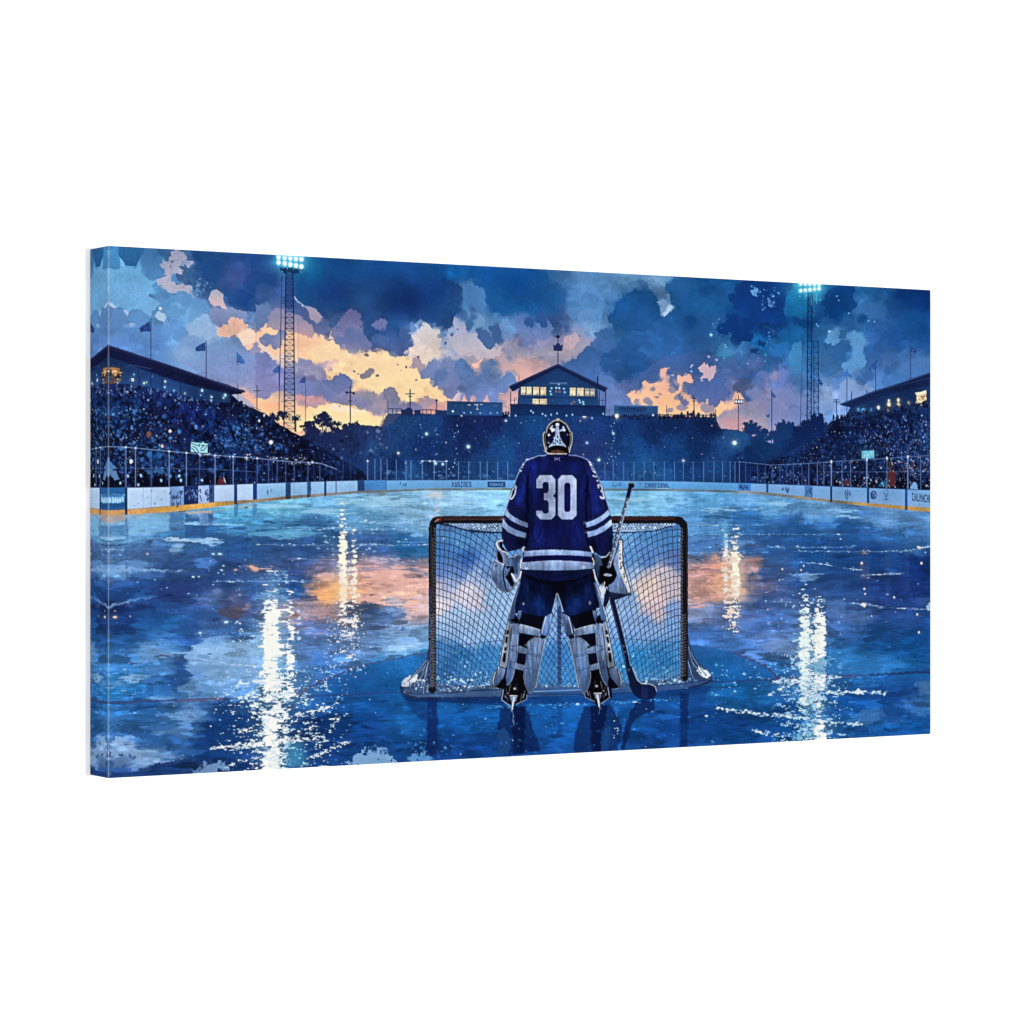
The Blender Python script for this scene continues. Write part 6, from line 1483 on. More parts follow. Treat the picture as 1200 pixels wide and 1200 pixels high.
def mirror(f, cx=558.5):
    return lambda pts: f([(2 * cx - x, y) for x, y in pts])


def kmap(side):
    """pad drawing frame: traced on the left leg, mirrored for the right"""
    return K2 if side < 0 else mirror(K2)


for side, pp in ((-1, PAD_L), (1, PAD_R)):
    M = kmap(side)
    # skates first
    sx = 0 if side < 0 else -14
    SK = (lambda pts, M=M, side=side: M(pts)) if side < 0 else (lambda pts: K2([(2 * 548 - x, y - 18) for x, y in pts]))
    sk = SKATE_L if side < 0 else SKATE_R
    P(SK([(240, 810), (320, 815), (335, 930), (352, 990), (340, 1025), (290, 1045), (240, 1062), (180, 1020), (166, 985), (178, 930), (225, 900)]), (12, 12, 20), jit=.3, pid=sk)
    for q, w, c in (([(180, 950), (168, 1022), (232, 1066)], 1, (150, 160, 186)), ([(348, 985), (340, 1020), (272, 1052)], 1, (130, 142, 172)), ([(190, 985), (215, 1030)], .8, (90, 90, 100)), ([(310, 980), (300, 1030)], .8, (96, 96, 106)),
                    ([(232, 910), (222, 960)], .8, (110, 104, 104)), ([(270, 905), (280, 960)], .6, (60, 60, 70)), ([(330, 960), (318, 1010)], .7, (110, 112, 120)), ([(205, 1000), (232, 1020)], .7, (70, 74, 110)), ([(200, 940), (205, 990)], .8, (70, 68, 76))):
        L(SK(q), w, c, fine=.25, a=.95)
    E(*SK([(260, 942)])[0], 1.6, 1.4, (150, 150, 156), soft=.6)
    for x, y in ((195, 1000), (320, 1000), (325, 985), (212, 975)):
        E(*SK([(x, y)])[0], .9, .9, (120, 124, 140), soft=.7)
    P(SK([(225, 990), (278, 992), (268, 1030), (256, 1040), (243, 1105), (232, 1100), (240, 1040), (232, 1020)]), (120, 134, 160), jit=.15, fine=.2, pid=sk)
    P(SK([(248, 1000), (262, 1002), (246, 1090), (238, 1088)]), (186, 196, 214), fine=.2)
    L(SK([(225, 990), (278, 992)]), .8, (190, 190, 196))
    # inner calf wing
    P(M([(470, 580), (478, 600), (440, 760), (412, 930), (395, 940), (380, 975), (372, 975), (400, 900), (440, 700), (455, 590)]), (104, 122, 156), (84, 102, 138), jit=.14, pid=pp)
    L(M([(476, 596), (440, 760), (408, 935)]), .9, (170, 176, 190), a=.9)
    L(M([(462, 600), (428, 760), (398, 930)]), 1, OUT, a=.8)
    shape(M([(318, 640), (350, 615), (395, 585), (450, 570), (462, 590), (450, 680), (425, 800), (405, 890), (385, 960), (372, 978), (350, 955), (332, 910), (323, 850), (332, 780), (345, 690), (350, 640)]), (116, 142, 184), (82, 112, 160), pp, jit=.14, line=(190, 196, 210), lw=.7)
    P(M([(355, 640), (395, 595), (440, 585), (430, 660), (400, 760), (380, 770), (360, 720)]), (134, 158, 194), (104, 132, 176), a=.6, soft=2, fine=.5)
    for a_, b_ in (((345, 690), (440, 710)), ((344, 700), (438, 722)), ((335, 795), (415, 815)), ((362, 652), (358, 695))):
        L(M([a_, b_]), .7, (54, 76, 122), a=.8)
    for q in ([(395, 590), (385, 700), (372, 830), (372, 940)], [(430, 580), (415, 700), (398, 840)], [(350, 720), (342, 820), (348, 900)]):
        L(M(q), .9, (66, 88, 132), a=.55, fine=.3)
    E(*M([(365, 930)])[0], 5, 7, (60, 82, 124), a=.5, glow=True)
    # straps
    P(M([(240, 640), (290, 635), (350, 660), (345, 700), (280, 690), (235, 680)]), (132, 154, 188), (108, 134, 174), jit=.1, pid=pp)
    P(M([(255, 752), (330, 775), (325, 820), (250, 800)]), (134, 154, 188), (108, 132, 172), jit=.1, pid=pp)
    P(M([(278, 695), (342, 705), (334, 768), (262, 752)]), (18, 20, 66), (12, 14, 40), jit=.1, pid=pp)
    for q in ([(290, 635), (350, 660)], [(280, 690), (345, 702)], [(262, 755), (328, 776)], [(252, 800), (324, 820)], [(292, 640), (284, 690)], [(265, 760), (258, 800)]):
        L(M(q), .8, OUT, a=.8, fine=.15)
    # knee: dark gap, knee strap, thigh guards
    P(M([(285, 545), (345, 560), (395, 570), (350, 615), (318, 650), (290, 620)]), (14, 16, 48), (12, 12, 30))
    P(M([(275, 500), (300, 490), (380, 510), (440, 530), (442, 560), (428, 574), (350, 560), (280, 548)]), (142, 160, 190), (110, 134, 174), jit=.12, pid=pp)
    L(M([(300, 490), (380, 510), (440, 530)]), .8, (190, 200, 216)); L(M([(280, 550), (350, 562), (428, 576)]), 1, OUT)
    shape(M([(470, 435), (520, 405), (528, 425), (500, 540), (485, 575), (450, 565), (440, 545), (455, 480)]), (112, 140, 188), (80, 106, 158), pp, line=None, jit=.15)
    L(M([(478, 440), (450, 550)]), .8, (190, 200, 216)); L(M([(526, 420), (500, 540)]), .7, (140, 160, 196))
    E(*M([(458, 578)])[0], 3, 2, OUT, soft=.5, fine=.4)
    # outer calf wing
    P(M([(240, 480), (285, 480), (290, 560), (280, 640), (278, 690), (262, 752), (255, 830), (240, 880), (212, 918), (190, 915), (176, 900), (200, 840), (215, 700), (228, 560)]), (116, 140, 180), (80, 108, 156), jit=.14, pid=pp)
    P(M([(242, 560), (270, 560), (262, 640), (240, 760), (222, 760), (232, 640)]), (144, 162, 194), a=.6, soft=2)
    L(M([(285, 560), (280, 690), (255, 830), (240, 880), (212, 918)]), .9, (150, 164, 192), a=.9); L(M([(240, 500), (228, 580), (213, 700), (198, 840), (176, 900)]), 1.6, OUT, a=.9)
    for a_, b_ in (((235, 642), (285, 640)), ((225, 660), (282, 688)), ((222, 750), (262, 758)), ((218, 790), (256, 802)), ((246, 640), (240, 680)), ((232, 745), (228, 790))):
        L(M([a_, b_]), .7, (44, 60, 106), a=.85)
    L(M([(262, 560), (250, 680), (232, 800), (212, 890)]), .9, (64, 86, 130), a=.6, fine=.3)
    E(*M([(205, 890)])[0], 5, 6, (54, 76, 118), a=.5, glow=True)
    # outer face of the pad with dark openings
    P(M([(240, 350), (262, 350), (262, 420), (250, 480), (236, 520), (222, 640), (205, 780), (195, 800), (155, 782), (160, 740), (185, 620), (208, 500), (222, 420)]), (140, 152, 176), (134, 146, 168), jit=.1, pid=pp)
    L(M([(240, 350), (222, 420), (206, 500), (183, 620), (158, 740), (152, 782)]), 1, OUT, a=.85)
    L(M([(244, 352), (226, 420), (210, 500), (188, 620), (163, 740), (158, 780)]), .7, (206, 200, 192), a=.9)
    for q in ([(205, 530), (222, 530), (216, 562), (200, 560)], [(198, 578), (214, 578), (206, 620), (190, 618)], [(188, 655), (205, 650), (203, 675), (186, 675)], [(180, 690), (198, 690), (196, 740), (190, 758), (176, 755), (174, 735)]):
        P(M(q), (14, 16, 30), fine=.2)
    E(*M([(194, 635)])[0], 1.2, .9, (210, 206, 196), soft=.5)
    for a_, b_ in (((205, 568), (218, 570)), ((190, 640), (206, 645)), ((180, 682), (200, 684))):
        L(M([a_, b_]), .8, (186, 190, 202))
    # outer thigh part
    P(M([(292, 190), (300, 200), (285, 260), (262, 350), (262, 420), (280, 440), (265, 480), (240, 490), (215, 470), (225, 420), (245, 330), (270, 250)]), (92, 116, 164), (70, 96, 150), jit=.18, pid=pp)
    P(M([(285, 395), (310, 392), (305, 430), (290, 470), (272, 460)]), (100, 124, 172), (66, 88, 140), jit=.15, pid=pp)
    P(M([(225, 455), (250, 455), (262, 425), (290, 455), (282, 490), (240, 480)]), OUT, fine=.8, warp=.4)
    L(M([(288, 200), (266, 260), (241, 335), (222, 415)]), .8, (190, 196, 208), a=.9)
    # toe flap
    shape(M([(150, 785), (198, 802), (196, 830), (180, 870), (150, 910), (122, 936), (106, 915), (104, 880), (118, 835)]), (118, 140, 178), (76, 100, 146), pp, line=None, jit=.15)
    P(M([(190, 850), (205, 900), (190, 940), (160, 942), (125, 936), (155, 905)]), (10, 10, 22), fine=.3)
    L(M([(150, 788), (120, 836), (108, 880), (108, 912)]), .9, (206, 200, 190)); L(M([(140, 800), (122, 850), (116, 890)]), .8, OUT, a=.8)
    L(M([(106, 916), (124, 938), (150, 944)]), .8, (140, 140, 150), a=.8)

# stick, lower part (behind the blocker)
P(KD([(560, 690), (600, 760), (585, 850), (545, 930), (520, 900), (530, 800)]), (20, 24, 64), pid=STICK)
P(KD([(480, 680), (545, 690), (520, 830), (500, 800)]), (200, 198, 200), fine=.3)
L([(716.4, 697), (722, 718), (729, 746), (735, 772), (739.6, 796)], 4.8, (24, 26, 62), pid=STICK)
L([(714.6, 702), (720, 724), (727, 752), (733, 780), (737.4, 797)], 1, (16, 18, 52), a=.9)
L([(718.8, 697), (724.6, 719), (731.6, 747), (737.4, 772), (741, 790)], .9, (130, 140, 176), a=.8, fine=.2)
P([(735.6, 782), (741, 780), (743, 788), (747, 797), (752, 801.4), (762, 801.8), (767.6, 804), (769.4, 808), (769, 814), (766, 818.4), (758, 819.4), (749, 818), (742.6, 813), (738, 804)], (22, 30, 70), (20, 32, 78), jit=.14, pid=STICK)
P([(752, 803), (760, 803), (759, 819), (751, 818.4)], (34, 50, 104), a=.6, soft=1.5)
L([(741, 782), (747, 797), (752, 801.2), (762, 801.6), (768, 804.6), (769.6, 810)], .9, (176, 184, 200), a=.9)
L([(738, 803), (743, 813.4), (750, 818.4), (758, 819.6), (766, 818.4)], .8, (12, 16, 50))
for y in (757, 764, 785):
    E(731 + (y - 757) * .22, y, 1, 1.4, (110, 120, 150), a=.7, soft=.7)

# ------------------------------------------------------------------ jersey
JER = K1([(480, 318), (430, 325), (385, 338), (350, 352), (325, 375), (300, 415), (270, 490), (250, 545), (232, 595), (212, 655), (195, 710), (178, 770), (172, 820), (168, 880), (172, 925), (190, 965), (212, 1000), (260, 990), (300, 978), (328, 955), (332, 965), (322, 1000), (312, 1080), (305, 1130),
          (318, 1150), (400, 1180), (560, 1205), (700, 1190), (800, 1150), (815, 1120), (808, 1060), (798, 990), (790, 955), (820, 1000), (860, 1030), (900, 1032), (935, 1010), (948, 960), (952, 900), (950, 840), (940, 770), (925, 710), (908, 650), (890, 590), (868, 535), (850, 485), (825, 430), (800, 385), (775, 352), (740, 335), (700, 325), (640, 318)])
P(JER, (20, 28, 84), (19, 26, 68), pid=JERSEY, jit=.14)
for x, y, rx, ry, c, a in ((400, 400, 70, 50, (28, 44, 150), .6), (700, 400, 60, 40, (24, 34, 122), .6), (560, 420, 60, 60, (18, 20, 84), .5), (290, 620, 30, 60, (30, 56, 164), .75), (310, 560, 26, 60, (28, 48, 150), .6), (560, 850, 120, 90, (22, 28, 116), .5), (430, 880, 50, 90, (26, 40, 140), .5), (700, 870, 60, 90, (22, 30, 116), .5),
                           (830, 600, 34, 70, (28, 40, 138), .6), (850, 700, 34, 30, (30, 44, 140), .6), (640, 440, 26, 40, (34, 44, 120), .3), (400, 560, 26, 130, (24, 36, 134), .5), (720, 620, 30, 120, (22, 30, 116), .5), (240, 900, 40, 40, (18, 20, 76), .7), (870, 930, 50, 50, (18, 20, 78), .7), (300, 930, 34, 44, (8, 8, 26), .9), (820, 950, 26, 50, (8, 8, 26), .9),
                           (600, 610, 20, 140, (18, 18, 82), .6), (450, 800, 30, 60, (18, 20, 90), .5), (560, 960, 200, 24, (20, 24, 104), .5), (320, 700, 20, 40, (16, 22, 90), .6), (560, 1170, 200, 24, (14, 16, 60), .6)):
    (x, y), = K1([(x, y)])
    E(x, y, rx / 6, ry / 6, c, a=a, glow=True, fine=1, warp=1)
for q, w, a in (([(352, 470), (345, 560), (350, 700), (345, 800), (352, 900), (335, 960)], 3.4, .8), ([(772, 470), (766, 560), (762, 680), (765, 800), (770, 900), (790, 960)], 3.4, .8), ([(352, 690), (330, 640), (318, 600)], 1.6, .6), ([(770, 560), (790, 640), (795, 760)], 2, .6), ([(350, 470), (372, 400), (385, 350)], 1, .5), ([(772, 470), (745, 400), (735, 345)], 1, .6),
                ([(356, 560), (380, 620), (372, 700)], 1.2, .5), ([(755, 560), (730, 640), (742, 720)], 1.2, .5), ([(400, 930), (440, 870), (460, 800)], 1.2, .4), ([(700, 930), (680, 860), (690, 800)], 1.2, .4), ([(560, 790), (558, 900)], 1.2, .3), ([(250, 700), (300, 690), (340, 760)], 1.4, .4), ([(480, 330), (520, 350), (600, 352), (640, 330)], 1.2, .6)):
    L(K1(q), w, (8, 8, 36), a=a, fine=.5, soft=1.4)
for q, w, c in (([(300, 440), (335, 470), (330, 540)], 1.2, (36, 60, 160)), ([(420, 700), (400, 860), (420, 930)], 1, (34, 54, 160)), ([(860, 560), (880, 640)], 1, (40, 56, 150)), ([(690, 800), (720, 870), (715, 930)], 1, (30, 44, 140))):
    L(K1(q), w, c, a=.5, fine=.6, soft=1.6)
# lit rim along the shoulders and sleeves
L(K1([(478, 320), (430, 326), (385, 339), (350, 353), (325, 376), (300, 416), (270, 490), (250, 545), (232, 595), (212, 655), (195, 705)]), 1.2, (150, 160, 200), a=.85, fine=.35)
L(K1([(642, 320), (700, 326), (740, 336), (775, 353), (800, 386), (825, 431), (850, 486), (868, 536), (890, 590), (908, 650), (925, 705)]), 1.2, (140, 150, 196), a=.85, fine=.35)
for x, y in ((345, 352), (352, 350), (320, 385), (310, 405), (300, 425), (795, 385), (800, 400), (808, 415), (815, 430), (822, 440), (815, 465), (830, 470), (840, 500), (305, 430), (790, 372)):
    E(*K1([(x, y)])[0], 1.3, 1.1, (176, 184, 212), soft=.6, fine=.4)
for x, y in ((800, 400), (806, 412), (812, 424), (300, 420), (306, 408)):
    E(*K1([(x + 3, y + 2)])[0], .7, .8, (20, 24, 60), soft=.6)
# collar tag
for q in ([(540, 338), (546, 350), (540, 360)], [(546, 350), (552, 342), (558, 350), (564, 342)], [(575, 338), (570, 350), (576, 360)]):
    L(K1(q), .7, (150, 150, 190), a=.85)
# stripes
ST = (140, 158, 196)


def stripe(q, jit=.08):
    P(K1(q), ST, (118, 142, 186), jit=jit * 1.6, fine=.2, pid=JERSEY, soft=.7)
    E(*K1([q[0]])[0], 3, 2, (190, 200, 224), a=.5, glow=True)


stripe([(202, 704), (240, 745), (300, 780), (352, 798), (352, 832), (290, 812), (230, 780), (190, 742)])
stripe([(178, 772), (215, 815), (280, 850), (342, 868), (336, 905), (270, 890), (210, 862), (172, 824)])
stripe([(758, 796), (820, 775), (880, 740), (918, 704), (932, 738), (890, 775), (830, 812), (766, 832)])
stripe([(770, 862), (830, 845), (895, 810), (940, 772), (944, 815), (895, 855), (840, 882), (776, 900)])
stripe([(328, 996), (440, 988), (560, 985), (700, 992), (800, 1002), (806, 1036), (700, 1028), (560, 1024), (440, 1028), (322, 1036)])
stripe([(314, 1076), (440, 1064), (560, 1060), (700, 1066), (810, 1076), (815, 1118), (700, 1128), (560, 1132), (440, 1130), (308, 1124)])
P(K1([(322, 1040), (560, 1029), (804, 1040), (808, 1072), (560, 1056), (316, 1072)]), (16, 18, 84), jit=.1)
E(*K1([(345, 1118)])[0], 2, 1.6, (190, 204, 230), soft=.6, a=.8); E(*K1([(745, 1108)])[0], 2.4, 2, (196, 208, 232), soft=.8, a=.7, fine=.5)
for q in ([(190, 742), (230, 780), (290, 812), (352, 832)], [(172, 824), (210, 862), (270, 890), (336, 905)], [(766, 832), (830, 812), (890, 775), (932, 738)], [(776, 900), (840, 882), (895, 855), (944, 815)], [(322, 1036), (440, 1028), (560, 1024), (700, 1028), (806, 1036)], [(308, 1125), (440, 1131), (560, 1133), (700, 1129), (815, 1119)]):
    L(K1(q), .7, (10, 12, 48), a=.8)
# number on the back
N3 = [(412, 492), (438, 461), (520, 461), (546, 492), (546, 586), (530, 606), (546, 626), (546, 742), (518, 772), (440, 772), (411, 742), (411, 711), (455, 711), (457, 722), (466, 731), (488, 731), (499, 721), (499, 652), (486, 636), (466, 636), (466, 588), (486, 588), (499, 574), (499, 520), (488, 509), (466, 509), (456, 520), (456, 552), (412, 552)]
N0 = [(564, 492), (591, 461), (666, 461), (695, 492), (695, 742), (666, 772), (591, 772), (564, 742)]
N0I = [(610, 529), (620, 516), (640, 516), (650, 529), (650, 706), (640, 718), (620, 718), (610, 706)]
L(K1(N3), 1.6, (12, 14, 60), a=.8, closed=True); L(K1(N0), 1.6, (12, 14, 60), a=.8, closed=True)
P(K1(N3), (156, 168, 200), (146, 162, 196), jit=.12, pid=NUMBER)
P(K1(N0), (156, 168, 200), (146, 162, 196), jit=.12, pid=NUMBER)
P(K1(N0I), (18, 22, 96), pid=JERSEY); L(K1(N0I), .7, (12, 14, 56), a=.8, closed=True)
for x, y in ((440, 480), (520, 500), (600, 480), (670, 560), (590, 700), (520, 700), (440, 745), (680, 720)):
    E(*K1([(x, y)])[0], 3, 3, (192, 202, 228), a=.5, glow=True)
# sleeve numbers seen edge-on
L(K1([(262, 530), (270, 545), (262, 590), (245, 620), (232, 628), (228, 612), (240, 570), (262, 530)]), 1.5, (176, 182, 206), fine=.25)
L(K1([(264, 528), (240, 560), (226, 600)]), .8, (20, 22, 60))
N3S = [(838 + (x - 412) * .27 + (y - 461) * .075, 522 + (y - 461) * .345) for x, y in N3]
L(K1(N3S), 1, (10, 12, 44), closed=True, a=.9)
P(K1(N3S), (170, 178, 204))

# ------------------------------------------------------------------ catching glove (left)
shape(KC([(225, 160), (175, 165), (140, 190), (130, 230), (145, 290), (150, 350), (125, 430), (100, 480), (80, 560), (85, 640), (110, 740), (160, 820), (230, 880), (300, 885), (370, 850), (400, 800), (440, 740), (480, 660), (490, 600), (470, 520), (490, 420), (470, 350), (400, 390), (300, 400), (290, 330), (250, 320), (215, 250)]), (96, 116, 156), (106, 130, 176), CATCHER, line=(170, 174, 186), jit=.2)
P(KC([(178, 190), (225, 180), (225, 240), (290, 320), (300, 400), (230, 330), (190, 250)]), (10, 10, 22))
P(KC([(160, 290), (200, 340), (240, 420), (235, 480), (165, 440), (155, 380)]), (12, 12, 22), fine=.3)
L(KC([(225, 160), (172, 168), (142, 200), (160, 250), (215, 310), (285, 330), (295, 360)]), 1.5, (206, 206, 204), fine=.25)
P(KC([(185, 290), (250, 330), (285, 345), (270, 480), (240, 490), (235, 400)]), (110, 130, 168), jit=.2, fine=.3)
L(KC([(125, 435), (180, 470), (260, 505)]), 1.2, (200, 198, 194), fine=.3)
P(KC([(110, 480), (180, 490), (250, 515), (235, 620), (240, 720), (270, 830), (230, 870), (160, 810), (110, 730), (90, 620)]), (124, 148, 190), (92, 122, 172), jit=.2, fine=.3)
P(KC([(120, 500), (170, 500), (160, 530), (130, 540)]), (70, 84, 120), fine=.5, a=.8)
L(KC([(262, 500), (235, 600), (245, 720), (280, 840), (300, 880)]), 1.6, (14, 16, 34), fine=.2)
P(KC([(300, 410), (380, 400), (440, 380), (470, 355), (475, 400), (440, 500), (450, 600), (430, 640), (390, 620), (380, 510), (290, 500)]), (62, 84, 126), (66, 92, 140), jit=.15, fine=.3)
P(KC([(300, 420), (370, 420), (375, 490), (300, 495)]), (86, 110, 150), jit=.1)
P(KC([(275, 520), (380, 515), (400, 640), (350, 620), (370, 700), (400, 770), (370, 820), (300, 740), (265, 680), (310, 600)]), (12, 12, 22), fine=.4)
P(KC([(250, 640), (300, 570), (345, 535), (330, 590), (280, 660)]), (84, 106, 150), fine=.3)
P(KC([(255, 690), (300, 740), (350, 810), (300, 870), (280, 800)]), (112, 136, 180), jit=.1, fine=.3)
L(KC([(360, 635), (390, 680), (420, 740), (470, 680), (490, 600)]), 1.7, (210, 206, 198), fine=.3)
L(KC([(500, 420), (480, 500), (490, 540)]), 1.6, (196, 194, 190), fine=.4); L(KC([(530, 260), (505, 290), (520, 310)]), 2, (176, 176, 176), fine=.4)
L(KC([(470, 350), (400, 390), (310, 400)]), .8, (160, 166, 182), a=.8, fine=.3)
# blocker and glove hand (right)
P(KD([(385, 290), (440, 300), (510, 350), (600, 270), (640, 400), (680, 480), (670, 600), (600, 650), (550, 680), (470, 640), (440, 560), (410, 430)]), (12, 12, 24), pid=BLOCKER)
shape(KD([(700, 130), (745, 120), (752, 160), (745, 300), (755, 420), (790, 540), (820, 640), (845, 740), (835, 765), (650, 825), (610, 760), (585, 740), (575, 660), (640, 620), (675, 540), (640, 420), (650, 330), (690, 220)]), (112, 136, 180), (100, 124, 168), BLOCKER, line=None, jit=.15)
P(KD([(700, 130), (745, 120), (752, 160), (745, 300), (755, 420), (790, 540), (820, 640), (845, 740), (815, 745), (770, 640), (720, 520), (695, 420), (700, 300), (715, 180)]), (186, 188, 196), (206, 206, 206), jit=.08, fine=.2)
L(KD([(700, 130), (745, 122), (752, 160), (746, 300), (756, 420), (790, 540), (822, 640), (846, 742), (832, 766)]), 1, (20, 22, 40), a=.9)
P(KD([(590, 745), (620, 750), (700, 765), (835, 765), (760, 800), (650, 832), (610, 780)]), (34, 46, 86), (26, 36, 76), fine=.2)
L(KD([(585, 735), (660, 752), (760, 770), (835, 764)]), .9, (20, 24, 46))
for x, y, r in ((722, 300, 1), (718, 350, 1.3), (732, 400, 1.6), (735, 430, 1.8), (728, 460, 1.4), (765, 530, 1.2), (770, 560, 1.2), (790, 620, 1), (715, 250, .8), (715, 330, .9)):
    E(*KD([(x, y)])[0], r * .8, r, (70, 70, 84), soft=.6, fine=.3)
E(*KD([(738, 415)])[0], 1.4, 3.4, (90, 90, 100), soft=.5, fine=.3); E(*KD([(738, 415)])[0], .8, 2.4, (196, 196, 200), soft=.5)
P(KD([(650, 330), (690, 260), (695, 400), (735, 540), (700, 570), (670, 480), (640, 410)]), (124, 146, 186), jit=.15, a=.8)
P(KD([(580, 660), (640, 625), (700, 570), (770, 700), (800, 745), (700, 745), (600, 735)]), (104, 128, 172), (118, 142, 184), jit=.15, a=.9)
P(KD([(420, 290), (490, 345), (515, 420), (480, 440), (470, 560), (455, 590), (430, 440)]), (82, 106, 152), (56, 78, 122), jit=.2, fine=.3, pid=BLOCKER)
L(KD([(500, 330), (550, 325), (600, 275)]), 1.4, (160, 166, 180), fine=.3)
P(KD([(560, 440), (650, 430), (668, 560), (620, 640), (540, 640), (490, 600), (500, 460)]), (10, 10, 20), pid=BLOCKER)
P(KD([(525, 535), (560, 520), (620, 535), (620, 550), (570, 560), (530, 548)]), (150, 158, 178), fine=.4, jit=.2)
for q, w in (([(372, 205), (388, 240), (398, 270)], 2), ([(395, 340), (410, 380), (412, 420)], 1.4), ([(405, 480), (425, 560), (440, 610)], 1.7), ([(535, 620), (530, 680)], 1.4), ([(510, 640), (525, 690)], 1)):
    L(KD(q), w, (190, 188, 186), fine=.4)
# stick, upper part with knob, grip and taped shaft
L([(738.6, 571), (735.4, 584.6)], 4.6, (18, 22, 70), pid=STICK)
P([(736.4, 567.6), (738, 565.2), (742, 565.6), (743.8, 568.4), (742.6, 572), (737, 571)], (20, 18, 26), pid=STICK)
L([(738, 566), (742, 566.2)], 1, (150, 142, 136), a=.9)
L([(735.2, 585), (713.4, 664)], 3.9, (104, 112, 140), pid=STICK)
L([(733.8, 585), (712, 663)], .8, (26, 30, 60), a=.9); L([(737, 585), (715.4, 664)], .8, (190, 196, 210), a=.8)
L([(741.2, 571.6), (737.4, 585)], .8, (110, 120, 180), a=.8)
for k in range(30):
    t = k / 30
    x, y = 735.2 - 21.8 * t, 586 + 78 * t
    E(x + RNG.normal() * .7, y, RNG.uniform(.5, 1.2), RNG.uniform(.5, 1.4), ((36, 40, 70), (176, 182, 200), (60, 64, 92))[k % 3], a=.8, soft=.6)

# ------------------------------------------------------------------ mask and head
HEAD = KH([(545, 200), (615, 200), (625, 240), (700, 275), (770, 330), (820, 400), (850, 480), (880, 520), (915, 550), (920, 640), (915, 780), (890, 880), (850, 1010), (800, 1060), (335, 1055), (300, 1010), (265, 900), (235, 760), (225, 640), (235, 545), (270, 515), (300, 480), (330, 400), (380, 330), (450, 270), (530, 240)])
P(HEAD, (14, 14, 22), pid=HELMET)
L(HEAD, .9, (20, 20, 30), closed=True)
P(KH([(345, 560), (370, 440), (440, 360), (560, 310), (690, 350), (770, 450), (800, 560), (800, 720), (780, 850), (560, 830), (380, 850), (345, 720)]), (18, 20, 56), jit=.3)
for x, y, rx, ry in ((410, 640, 34, 60), (750, 640, 26, 50), (640, 400, 40, 34), (500, 390, 26, 26), (420, 720, 30, 30)):
    E(*KH([(x, y)])[0], rx / 20, ry / 20, (16, 20, 92), a=.8, soft=.5, fine=.3)
# painted figure on the mask: generic cross and tower shape in pale grey
P(KH([(530, 320), (610, 320), (605, 370), (600, 420), (610, 520), (630, 640), (680, 740), (770, 850), (775, 895), (700, 860), (620, 835), (540, 835), (450, 855), (365, 895), (370, 860), (450, 770), (490, 700), (470, 650), (510, 640), (520, 520), (530, 420), (525, 370)]), (156, 172, 196), (148, 170, 198), jit=.1, fine=.2, pid=HELMET)
P(KH([(400, 410), (450, 360), (470, 380), (440, 430), (520, 450), (520, 490), (440, 530), (415, 470), (385, 440)]), (176, 186, 208), fine=.3)
P(KH([(700, 380), (740, 400), (730, 430), (770, 470), (740, 520), (680, 500), (610, 510), (610, 480), (690, 450)]), (158, 172, 200), fine=.3)
E(*KH([(570, 350)])[0], 1.8, 1.8, (206, 212, 222), soft=.5); E(*KH([(465, 480)])[0], 1.8, 1.6, (206, 212, 226), soft=.5, fine=.3); E(*KH([(715, 475)])[0], 1.5, 1.3, (180, 198, 220), soft=.5, fine=.3)
L(KH([(540, 395), (600, 395)]), .7, (80, 90, 120), a=.8)
for x, y in ((570, 640), (525, 720), (570, 745), (630, 720), (520, 790), (630, 785), (475, 785)):
    E(*KH([(x, y)])[0], .9, 1.3, (22, 32, 66), soft=.5)
P(KH([(330, 570), (390, 570), (400, 600), (360, 625), (325, 610)]), (200, 200, 196), fine=.2)
P(KH([(790, 575), (880, 565), (885, 600), (800, 605)]), (160, 150, 136), fine=.2)
P(KH([(340, 740), (375, 770), (385, 805), (350, 790)]), (160, 166, 180), fine=.3)
# dark cage rim and shell edges
L(KH([(345, 900), (325, 760), (325, 600), (345, 480), (400, 380), (480, 315), (570, 295), (660, 315), (740, 370), (800, 460), (830, 560), (835, 720), (820, 900)]), 1.8, (16, 16, 20))
L(KH([(310, 530), (330, 420), (390, 335), (460, 275), (530, 250), (620, 250), (700, 290), (780, 350), (830, 440), (860, 520)]), 1.5, (150, 148, 150), fine=.15)
P(KH([(540, 205), (615, 205), (620, 250), (600, 270), (545, 265)]), (166, 162, 160), fine=.2)
L(KH([(270, 525), (240, 560), (232, 650), (245, 780), (275, 900), (305, 990), (340, 1030)]), 1.3, (176, 176, 176), fine=.15)
L(KH([(290, 560), (275, 650), (285, 780), (310, 900)]), 1, (104, 104, 108), fine=.15)
L(KH([(885, 525), (910, 560), (912, 700), (900, 800), (870, 900), (850, 1000)]), 1.2, (170, 176, 190), fine=.15)
L(KH([(868, 600), (872, 720), (855, 850)]), 1.1, (110, 108, 112), fine=.15)
L(KH([(310, 880), (315, 940)]), .9, (176, 170, 160)); L(KH([(835, 880), (830, 940)]), .9, (170, 166, 160))
P(KH([(345, 900), (420, 860), (560, 840), (720, 860), (800, 900), (790, 1010), (340, 1010)]), (16, 14, 16))
P(KH([(440, 960), (520, 940), (640, 935), (710, 965), (730, 1005), (420, 1005)]), (70, 42, 34), (104, 60, 44), fine=.3, jit=.2)
L(KH([(340, 1030), (450, 1034), (620, 1034), (780, 1034)]), 1.5, (176, 166, 160), fine=.1)

